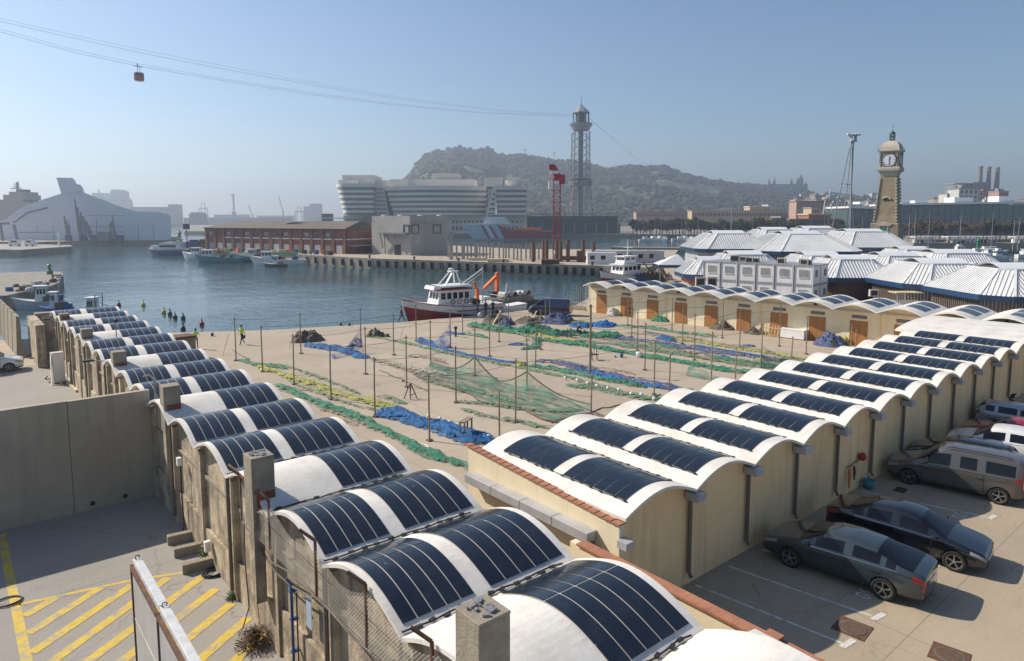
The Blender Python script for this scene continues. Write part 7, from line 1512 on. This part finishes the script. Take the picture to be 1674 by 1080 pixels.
for side in range(2):
    R_ = Matrix.Rotation(0 if side == 0 else pi/2, 4, 'Z'); hw = 13.9*s
    def T_(x, z, o=0): return R_ @ Vector((x, -hw-o, cz+z))
    b = B(); b.add([T_(cr*cos(2*pi*i/32), cr*sin(2*pi*i/32), .06) for i in range(32)], [tuple(range(32))]); f = obj('clock_face', b, mClock, t)
    b = B().path([T_(cr*1.03*cos(2*pi*i/32), cr*1.03*sin(2*pi*i/32), .08) for i in range(33)], .13, 6); obj('clock_rim', b, mDark, f)
    for i, n_ in enumerate(('XII', 'I', 'II', 'III', 'IV', 'V', 'VI', 'VII', 'VIII', 'IX', 'X', 'XI')):
        a = pi/2-2*pi*i/12
        g = digits(n_, T_(cr*.80*cos(a), cr*.80*sin(a), .085), .62, 0, mDark, 'numeral', parent=f); g.rotation_euler = (pi/2, 0, 0 if side == 0 else pi/2)
    obj('minute_hand', B().beam(T_(0, 0, .14), T_(.08*cr, -.78*cr, .14), .16, .05), mDark, f); obj('hour_hand', B().beam(T_(0, 0, .16), T_(.10*cr, .55*cr, .16), .22, .05), mDark, f)
    obj('stone_surround', B().path([T_(cr*1.2*x, cr*1.15*z, .02) for x, z in ((-1, -1), (1, -1), (1, 1), (-1, 1), (-1, -1))], .18, 4), mStoneP, f)
obj('green_door', B().box(-5.5*s, 5.0*s, -20.9*s, -20.55*s, 0, Z(372)), mGreenP, t); obj('door_surround', B().box(-7.2*s, -5.6*s, -21.3*s, -20.55*s, 0, Z(369)), mStoneP, t); obj('door_surround', B().box(5.1*s, 6.7*s, -21.3*s, -20.55*s, 0, Z(369)), mStoneP, t); obj('door_arch', B().prism([(-9*s, Z(369)), (9*s, Z(369)), (12*s, Z(365.5)), (0, Z(361.5)), (-12*s, Z(365.5))], 'y', -21.8*s, -19*s), mStoneP, t)
obj('oval_window', B().lathe([(2.4*s, -.1), (2.4*s, .1)], 14).__class__().add([( 5.2*s*cos(2*pi*i/20), -14.3*s, Z(326)+2.2*s*sin(2*pi*i/20)) for i in range(20)], [tuple(range(20))]), mVoidK, t)
obj('window_hood', B().path([(5.8*s*cos(a), -14.2*s, Z(326)+3.4*s*sin(a)) for a in [pi*k/8 for k in range(9)]], .3, 6), mStoneP, t)
obj('low_base_wall', B().box(-26*s, 30*s, -26*s, 26*s, 0, 1.3), mStoneP, t)

# ================================================================ floodlight mast
DM = 290; v = VF(1383, DM); t = vth('floodlight_mast', 'tall slanted tripod floodlight mast with lamp cluster left of the clock tower', 'mast', 1383, DM); mMast = M('mast_white', (.34, .34, .35), rough=.5)
for (x0, y0, x1, y1, r, dy) in ((1389, 380, 1388, 232, .4, 0), (1368, 398, 1384, 240, .22, 3), (1380, 398, 1385.5, 240, .22, -3), (1384.5, 338, 1386, 232, .2, 1)): obj('leg', B().tube((v.x(x0), dy*2, v.z(y0)), (v.x(x1), dy*.2, v.z(y1)), r), mMast if r < .4 else mLattice, t)
for y in (267, 301, 318, 368): obj('brace', B().beam((v.x(1388-(y-232)*.13), 0, v.z(y)), (v.x(1389), 0, v.z(y)), .3), mMast, t)
obj('stay', B().path([(v.x(1389), 0, v.z(301)), (v.x(1392), 0, v.z(330)), (v.x(1396), 0, v.z(370))], .12), mMast, t)
obj('platform', B().box(v.x(1383), v.x(1393), -1.2, 1.2, v.z(231.5), v.z(230)), mMast, t); obj('head_ring', B().lathe([(8.5*DM/1115, v.z(221.5)), (8.5*DM/1115, v.z(220.5))], 12, (v.x(1388), 0)), mMast, t); obj('neck', B().box(v.x(1384), v.x(1385), -1, 1, v.z(230), v.z(221)), mMast, t); obj('neck', B().box(v.x(1391), v.x(1392), -1, 1, v.z(230), v.z(221)), mMast, t)
for x in (1379.5, 1383, 1387.5, 1392, 1396): obj('floodlight', B().cbox((v.x(x), -.5, v.z(220)), (1.2, .8, .7), tilt=.3), mWhite, t)
# white ribbon sculpture
DS = 420; v = VF(1360, DS); t = vth('ribbon_sculpture', 'thin white looping arcs of a tall sculpture beside the floodlight mast', 'sculpture', 1360, DS)
for k, pts in enumerate(([(1346, 348), (1347, 330), (1352, 320), (1362, 317.5), (1378, 319), (1392, 321)], [(1353, 322), (1355, 311), (1362, 302), (1370, 299.5), (1380, 300), (1388, 312), (1392, 320)], [(1345, 350), (1346.5, 336), (1348, 330)], [(1350, 346), (1348, 336)], [(1355, 336), (1358, 338), (1360, 345)])): obj('arc', B().path([(v.x(a), 0, v.z(b_)) for a, b_ in pts], .28, 6), mWhite, t)

# ================================================================ far right quarter
DG = 420; v = VF(1560, DG); t = vth('glass_mall', 'long dark blue glass mall with white roof edge behind the marina', 'building', 1560, DG); mBlueG = glass_mat('mall_glass', (.025, .07, .10), .1)
for a, b_, y0, y1 in ((1386, 1432, 340, 341.5), (1466, 1800, 335.5, 330)):
    nn = max(4, int((b_-a)/11))
    for k in range(nn):
        x0 = a+(b_-a)*k/nn; x1 = a+(b_-a)*(k+1)/nn; yt = y0+(y1-y0)*(k+.5)/nn
        for q in range(4): obj('glass_pane', B().box(v.x(x0)+.12, v.x(x1)-.12, 0, .4, 1.2+(v.z(yt+1)-1.2)*q/4, 1.2+(v.z(yt+1)-1.2)*(q+1)/4-.15), mBlueG, t)
    obj('core', B().box(v.x(a), v.x(b_), .45, 30, 1.2, v.z(y1 if a < 1450 else 334)), mDT, t)
    obj('roof', B().loft([[(v.x(x), -2, v.z(y)), (v.x(x), 32, v.z(y)), (v.x(x), 32, v.z(y-3.2)), (v.x(x), -2, v.z(y-3.2))] for x, y in ((a-2, y0), (b_+4, y1))]), mShedRoof, t)
for a, b_, y0 in ((1478, 1492, 327), (1500, 1520, 327), (1565, 1596, 322), (1638, 1660, 320), (1410, 1420, 329)): obj('roof_house', B().box(v.x(a), v.x(b_), 4, 14, v.z(333), v.z(y0)), mShedRoof, t)
# power station with three chimneys
DP = 900; v = VF(1600, DP); t = vth('power_station', 'old power station block with three tall slender chimneys', 'power station', 1600, DP); mChim = M('chimney_concrete', (.24, .21, .19), rough=.9)
for x, y in ((1605.5, 270), (1619.5, 271), (1633.5, 272)):
    b = B().lathe([(4.6*DP/1115, 0), (4.0*DP/1115, v.z(300)), (3.0*DP/1115, v.z(y+3))], 14, (v.x(x), 10)); c = obj('chimney', b, mChim, t); obj('chimney_crown', B().lathe([(3.7*DP/1115, v.z(y+3)), (3.7*DP/1115, v.z(y+1.2)), (3.0*DP/1115, v.z(y))], 14, (v.x(x), 10)), mChim, c)
obj('frame_block', B().box(v.x(1587), v.x(1612), 0, 30, 0, v.z(297.5)), mLattice, t)
for k in range(5):
    obj('floor_slab', B().box(v.x(1556), v.x(1587), -2, 20, v.z(300+6*k), v.z(299+6*k)), mPil, t)
for k in range(5): obj('frame_column', B().box(v.x(1556+7.5*k), v.x(1557.2+7.5*k), -2.3, -2.02, 0, v.z(299)), mPil, t)
obj('boiler_house', B().box(v.x(1575), v.x(1634), -4, 20, 0, v.z(309)), mBrickO, t)
# buildings
q = random.Random(21)
mH = [M('house_'+n, c, rough=.9) for n, c in (('white', (.62, .60, .56)), ('ochre', (.52, .40, .26)), ('pink', (.46, .30, .24)), ('tan', (.44, .38, .30)), ('grey', (.30, .30, .31)))]
mTileR = M('tile_red', (.30, .14, .09), rough=.9)
hm_ = []
for k in range(5):
    b = B().box(-6, 6, -5, 5, 0, 10); me = b.mesh('walls', mH[k]); b2 = B().box(-6.3, 6.3, -5.3, 5.3, 10.01, 10.6).box(-2, 1, -1, 2, 10.61, 12.5); m2 = b2.mesh('roof', mTileR if k % 2 else mH[4]); 
    b3 = B()
    for r in range(3):
        for c_ in range(4): b3.box(-4.9+2.8*c_, -3.7+2.8*c_, -5.05, -5.01, 1.5+3*r, 3.2+3*r)
    m3 = b3.mesh('windows', mDark); hm_.append((me, m2, m3))
HL = ['small hazy city house on the slope behind the harbour, right of the hill', 'small hazy city house in the flat town beyond the mall']
for k in range(120):
    px = q.uniform(1300, 1440) if k < 75 else q.uniform(1470, 1690); D = q.uniform(760, 1250) if k < 75 else q.uniform(600, 1100)
    ybase = 346-(D-760)/490*(22 if k < 75 else 14)+q.uniform(-3, 3)
    if 1545 < px < 1640 and k >= 75: D = 600+q.random()*100; ybase = 332
    z = max(1.2, W(px, ybase, D).z-3)
    t = thing('city_house', HL[0 if k < 75 else 1], 'house', tuple(GP(px, D, z)), VR+q.uniform(-.6, .6), 'hazy city houses')
    s_ = q.uniform(.7, 1.35); t.scale = (s_*q.uniform(.7, 1.3), s_, s_*q.uniform(.7, 1.2)); me, m2, m3 = hm_[q.choice([0, 0, 1, 2, 3, 0, 4])]
    obj('walls', me, None, t); obj('roof', m2, None, t); o3 = obj('windows', m3, None, t); o3['kind'] = 'stuff'
def far_building(lab, a, b_, y0, y1, D, mat, floors=0, roof=None, name='building'):
    vv = VF((a+b_)/2, D); t = vth(name, lab, 'building', (a+b_)/2, D); z0 = max(1.2, vv.z(y1)); zt_ = vv.z(y0); obj('walls', B().box(vv.x(a), vv.x(b_), 0, 16, 1.2, zt_), mat, t)
    obj('roof', B().box(vv.x(a)-.5, vv.x(b_)+.5, -.5, 16.5, zt_+.02, zt_+.8), roof or mH[4], t)
    if floors:
        n = max(3, int((b_-a)/4.2))
        for f in range(floors):
            for k in range(n):
                x0 = vv.x(a)+(vv.x(b_)-vv.x(a))*(k+.25)/n; x1 = vv.x(a)+(vv.x(b_)-vv.x(a))*(k+.75)/n; zz = z0+(zt_-z0)*(f+.25)/floors
                obj('window', B().box(x0, x1, -.12, -.02, zz, zz+(zt_-z0)/floors*.5), mDark, t)
far_building('long cream building with a raised centre across the harbour', 1131, 1288, 345, 356, 640, mH[1], 1, mH[1]); far_building('raised centre of the long cream building', 1225, 1258, 338, 345, 645, mH[1], 0, mH[0]); far_building('small tower on the raised cream centre', 1255, 1263, 334.5, 338, 646, mH[0])
far_building('red brick apartment block with grid of balconies left of the ribbon sculpture', 1301, 1348, 329.5, 342, 600, mH[2], 3, mTileR); far_building('cream block in front of the red brick apartments', 1326, 1338, 340, 350, 560, mH[1], 1); far_building('low pink roofed building behind the trees on the left part of the far quay', 1040, 1130, 347, 356, 700, mH[2], 1, mTileR)
far_building('orange cube building on the far quay', 1264, 1275, 359.5, 369, 430, mH[1], 0, mOrange); far_building('glass pavilion right of the orange cube', 1277, 1288, 355.5, 364, 432, mBlueG); far_building('dark low hall left of the glass mall', 1292, 1375, 359.5, 372, 425, mDT, 0, mTileR); far_building('round terracotta terrace block left of the glass mall', 1322, 1358, 351, 357, 430, mTileR, 0, mPlank)
# palace with spires on the hill
vv = VF(1290, 1950); t = vth('hill_palace', 'hazy palace with domed centre and paired spires on the hill', 'palace', 1290, 1950); mPal = M('palace_stone', (.13, .125, .12), rough=.9); S_ = 1950/1115
z0 = vv.z(306); obj('body', B().box(vv.x(1262), vv.x(1318), 0, 40, z0-20, vv.z(300.5)), mPal, t)
for x, y, r in ((1257, 291, 2.2), (1265.5, 289.5, 2.4), (1293.5, 290, 2.4), (1303.5, 289.5, 3), (1308.5, 284.5, 4.2), (1317, 295, 2)): obj('spire', B().lathe([(r*S_, z0-10), (r*S_, vv.z(y+8)), (r*.7*S_, vv.z(y+5)), (.15*S_, vv.z(y))], 10, (vv.x(x), 10)), mPal, t)
for lab, x, y in (('fort silhouette on the highest point of the hill', 752, 240), ('hilltop building left of the tower on the ridge', 797, 242)): a = VF(x, 1520); solo('hill_fort', B().box(-14, 14, 0, 20, a.z(y+6), a.z(y)).box(-4, 5, 2, 10, a.z(y), a.z(y-3.5)), mPal, lab, 'fort', loc=tuple(a.o), rz=VR)
for x, y in ((858, 245), (905, 250), (958, 262)):
    a = VF(x, 1540); t = vth('cable_pylon', 'tiny hazy cable pylon on the ridge above x, %s' % {858: 'left one', 905: 'middle one', 958: 'right one near the tower'}[x], 'pylon', x, 1540); t['label'] = {858: 'tiny hazy T-shaped pylon on the ridge, left one', 905: 'tiny hazy T-shaped pylon on the ridge, middle one', 958: 'tiny hazy T-shaped pylon on the ridge beside the tower'}[x]
    obj('post', B().beam((0, 0, a.z(y+12)), (0, 0, a.z(y)), 1.0), mPal, t); obj('arm', B().beam((-5, 0, a.z(y)), (5, 0, a.z(y)), 1.2), mPal, t)

# ================================================================ vegetation
def leaf(name, c, c2): return M(name, c, c2, sc=.9, rough=.9, lo=.4, hi=.6)
mLeafs = [leaf('dark_leaves', (.045, .065, .03), (.03, .045, .02)), leaf('olive_leaves', (.075, .085, .04), (.05, .06, .03)), leaf('brown_leaves', (.15, .10, .055), (.10, .07, .04))]
mBark = M('bark', (.10, .08, .06), rough=.95)
def crown_mesh(seed, h, r, mat, n=900, leafs=.30):
    q = random.Random(seed); b = B(); cl = [(Vector((q.uniform(-1, 1)*r*.6, q.uniform(-1, 1)*r*.6, h*q.uniform(.45, .92))), r*q.uniform(.28, .5)) for _ in range(9)]
    for k in range(n):
        c, cr_ = q.choice(cl); d = Vector((q.gauss(0, 1), q.gauss(0, 1), q.gauss(0, .8))).normalized(); p = c+d*cr_*q.uniform(.45, 1.05); a = Vector((q.uniform(-1, 1), q.uniform(-1, 1), q.uniform(-1, 1))).normalized()*leafs; w = d.cross(a)
        if w.length < 1e-3: continue
        w = w.normalized()*leafs*.7; b.add([p-a-w, p+a-w*.4, p+w], [(0, 1, 2)])
    return b.mesh('crown', mat)
def trunk_mesh(h, r): b = B(); b.path([(0, 0, 0), (.05, .03, h*.3), (0, .1, h*.6)], [.28, .2, .1], 6); [b.path([(0, .03, h*.3), (cos(a)*r*.35, sin(a)*r*.35, h*.55), (cos(a)*r*.55, sin(a)*r*.55, h*.75)], [.13, .08, .03], 5) for a in (0, 1.6, 3.1, 4.7)]; return b.mesh('trunk', mBark)
TV = [(crown_mesh(s_, 8, 3.6, mLeafs[i], 1000, .34), trunk_mesh(8, 3.6)) for i, s_ in ((0, 1), (0, 2), (1, 3), (2, 4), (2, 5))]
def tree(lab, px, D, var, h, group, z=1.2):
    t = thing('tree', lab, 'tree', tuple(GP(px, D, z)), (px*7.3) % 6, group); t.scale = (h/8,)*3; o = obj('crown', TV[var][0], None, t); obj('trunk', TV[var][1], None, t); return t
q = random.Random(3)
for k in range(52):
    px = 1036+k*5.3+q.uniform(-1.5, 1.5); tree('dark green tree, %s from the left in the far quay row' % ordw(k+1), px, 415+q.uniform(-8, 25), q.choice([0, 1, 2]), q.uniform(7, 11), 'trees along the far quay')
for k in range(22):
    px = 1478+k*10+q.uniform(-3, 3); tree('brownish tree, %s from the left before the glass mall' % ordw(k+1), px, 335+q.uniform(-6, 12), q.choice([3, 4, 3, 2]), q.uniform(6.5, 9.5), 'brownish trees before the glass mall')
for k, (px, h, D) in enumerate(((1352, 7, 330), (1362, 8, 328), (1374, 7, 326), (1396, 6, 330), (1410, 7, 335))): tree('round brownish tree, %s from the left at the floodlight mast' % ordw(k+1), px, D, 3 if k % 2 else 2, h, 'trees at the floodlight mast')
# hillside wood: too many to count
ico = []
bmi = bmesh.new(); bmesh.ops.create_icosphere(bmi, subdivisions=1, radius=1); iv = [v_.co.copy() for v_ in bmi.verts]; fi = [tuple(x.index for x in f.verts) for f in bmi.faces]; bmi.free()
q = random.Random(77); hw = B(); 
for k in range(15000):
    u = q.random()**.9; tt = q.random()**.75*1.03
    p = hill_pt(u, tt)
    if noise.noise(Vector((p.x*.006, p.y*.006, 9))) > .34: continue
    if p.z < 6: continue
    R_ = q.uniform(2.6, 5.8)*(1 if q.random() < .93 else 1.5); vs = [Vector((p.x, p.y, p.z+R_*.25))+Vector((c.x*R_, c.y*R_, c.z*R_*q.uniform(.6, .95)))*(1+.25*noise.noise(c*2+Vector((k, 0, 0)))) for c in iv]; o_ = len(hw.v); hw.v += [tuple(x) for x in vs]; hw.f += [tuple(i+o_ for i in f) for f in fi]
solo('hillside_wood', hw, M('hill_foliage', (.020, .032, .018), (.055, .055, .030), sc=.02, rough=.95), 'dense wood covering the whole hill behind the harbour', 'wood', kind='stuff')

# ================================================================ marina and quay on the right
v = VF(1590, 255); mOch = M('ochre_stone', (.38, .31, .22), (.30, .25, .18), sc=.4, rough=.9, streak=.3)
t = vth('marina_quay', 'long ochre stone quay wall behind the marina boats', 'quay wall', 1590, 255)
for k in range(16): obj('stone_bay', B().box(v.x(1495+k*17), v.x(1511.6+k*17), 0, 6, -1.5, v.z(397)), mOch, t)
for lab, a, b_ in (('short white canopy on the marina quay', 1493, 1527), ('long white canopy on the marina quay', 1546, 1627), ('white canopy at the right edge of the marina quay', 1656, 1700)):
    vv = VF((a+b_)/2, 258); t = vth('canopy', lab, 'canopy', (a+b_)/2, 258); obj('roof', B().box(vv.x(a), vv.x(b_), -2, 2, vv.z(387.5), vv.z(386.3)), mWhite, t)
    n = int((b_-a)/7)
    for k in range(n+1): x = vv.x(a)+(vv.x(b_)-vv.x(a))*k/max(1, n); obj('post', B().box(x-.1, x+.1, -1.9, -1.7, vv.z(397), vv.z(387.5)), mWhite, t)
    q = random.Random(a)
    for k in range(n): x = vv.x(a)+(vv.x(b_)-vv.x(a))*(k+.5)/n; obj('table', B().box(x-.6, x+.6, -1, .4, vv.z(397), vv.z(397)+q.uniform(.7, 1.6)), q.choice([mDark, mUmb, mRust, mWhite]), t)
BL = ['white motor boat with flybridge', 'small white dinghy', 'white sailing boat with bare mast', 'dark hulled motor boat', 'blue striped motor boat', 'white cabin cruiser', 'low tender']
pos = ['behind the far right hall roofs', 'under the long canopy', 'at the left end of the marina', 'beside the green beacon', 'near the right edge of the picture', 'in front of the ochre quay', 'next to the short canopy']
q = random.Random(15)
for k in range(16):
    px = 1496+k*12+q.uniform(-3, 3); D = q.choice([205, 222, 240])+q.uniform(-4, 4); L = q.uniform(6, 11)
    t = thing('moored_boat', '%s, mooring %s from the left in the marina' % (BL[k % 7], ['first', 'second', 'third', 'fourth', 'fifth', 'sixth', 'seventh', 'eighth', 'ninth', 'tenth', 'eleventh', 'twelfth', 'thirteenth', 'fourteenth', 'fifteenth', 'sixteenth'][k]), 'boat', tuple(GP(px, D, WZ)), VR+q.choice([0, pi])+q.uniform(-.4, .4), 'boats in the right marina')
    hull(t, L, L*.16, 1.3, 1.9, mHullW if k % 7 != 3 else mHullB, mHullW if k % 3 else mHullB, .5, n=8); cabin(t, L*.3, L*.65, L*.10, 1.3, 2.9, mWhite, mWhite, .5, 2)
    if k % 7 == 2 or k % 5 == 4: obj('mast', B().tube((L*.55, 0, 1.3), (L*.55, 0, 15), .10, .05), mMast, t); obj('boom', B().beam((L*.55, 0, 2.6), (L*.1, 0, 2.5), .12), mMast, t)
    elif k % 2: obj('flybridge', B().box(L*.35, L*.55, -L*.08, L*.08, 3.1, 3.7), mWhite, t)
for k, (px, y0, D) in enumerate(((1487, 350, 262), (1571, 352, 262), (1659, 360, 240), (1667, 356, 240), (1410, 352, 300))): p = GP(px, D, 0); solo('mast_pole', B().tube((0, 0, 0), (.3, 0, W(px, y0, D).z), .14, .08), mMast, ['slim mast left of the brown trees', 'tall slim mast in front of the glass mall', 'left mast of the pair at the right edge', 'right mast of the pair at the right edge', 'slim post left of the clock tower'][k], 'mast', loc=tuple(p))
# moored yachts and posts along the breakwater under the hill
for k in range(26):
    px = 1045+k*13.5; D = 385+(k % 3)*9; t = thing('moored_boat', 'tiny white boat, %s from the left in the far marina' % ordw(k+1), 'boat', tuple(GP(px, D, WZ)), VR+(k % 4)*.4, 'tiny boats in the far marina'); L = 8+(k*37 % 5); hull(t, L, 1.4, 1.4, 2.0, mHullW, mHullW, .6, n=5); obj('cabin', B().box(L*.3, L*.6, -.9, .9, 1.5, 2.8), mWhite, t)
    if k % 3: obj('mast', B().tube((L*.5, 0, 1.4), (L*.5, 0, 13+(k % 4)), .10, .06), mMast, t)
p = GP(1196, 380, 1.2); solo('lamp_column', B().tube((0, 0, 0), (0, 0, W(1196, 341, 380).z-1), .22, .12), mMast, 'tall lamp column standing among the far quay trees', 'lamp column', loc=tuple(p))
# yard behind the door sheds: gear heap by second boat
for k, (px, D, r, h, m, lab) in enumerate(((1064, 122, 2.6, 2.2, mNetK, 'dark heap of trawl gear by the second fishing boat'), (1082, 124, 2.0, 2.4, mNetT, 'tan heap of trawl gear by the corrugated hall'), (1045, 120, 1.8, 1.6, mNetV, 'violet dark gear heap at the stern of the second boat'))):
    p = GP(px, D); o = heap(lab, 900, 560, r, h, m, 60+k, 1.3); o.location = (p.x, p.y, 0)
t = vth('derrick', 'dark derrick poles leaning over the gear heap beyond the door sheds', 'derrick', 1066, 121); 
for a, c in (((-1, 0, 0), (2.5, 0, 4.2)), ((1.5, 0, 0), (-1.5, 0, 3.4)), ((-2.5, 0, 2.9), (3, 0, 2.9))): obj('pole', B().beam(a, c, .18), mDark, t)
t = thing('gate_grille', 'grey railing gate at the quay end of the door sheds', 'gate', (58.6, 56.6, 0), .07)
for k in range(9): obj('bar', B().tube((0, .1+.35*k, .1), (0, .1+.35*k, 2.9 if k < 5 else 2.2), .03), mSteel, t)
obj('rail', B().box(-.03, .03, 0, 3.1, .9, .97), mSteel, t); obj('base', B().box(-.1, .1, 0, 3.1, 0, .5), mOldConc, t)
# ================================================================ haze
hz = B().box(-2500, 4200, -1200, 5200, -2.7, 205)
hm = bpy.data.materials.new('haze_air'); hm.use_nodes = True; t = hm.node_tree; t.nodes.remove(t.nodes['Principled BSDF'])
pv = t.nodes.new('ShaderNodeVolumePrincipled'); pv.inputs['Color'].default_value = (.74, .85, 1, 1); pv.inputs['Density'].default_value = HAZE_DENSITY
pv.inputs['Anisotropy'].default_value = .5; t.links.new(pv.outputs[0], t.nodes['Material Output'].inputs['Volume'])
ho = solo('haze', hz, hm, 'pale blue haze hanging over the whole harbour', 'haze', kind='stuff')
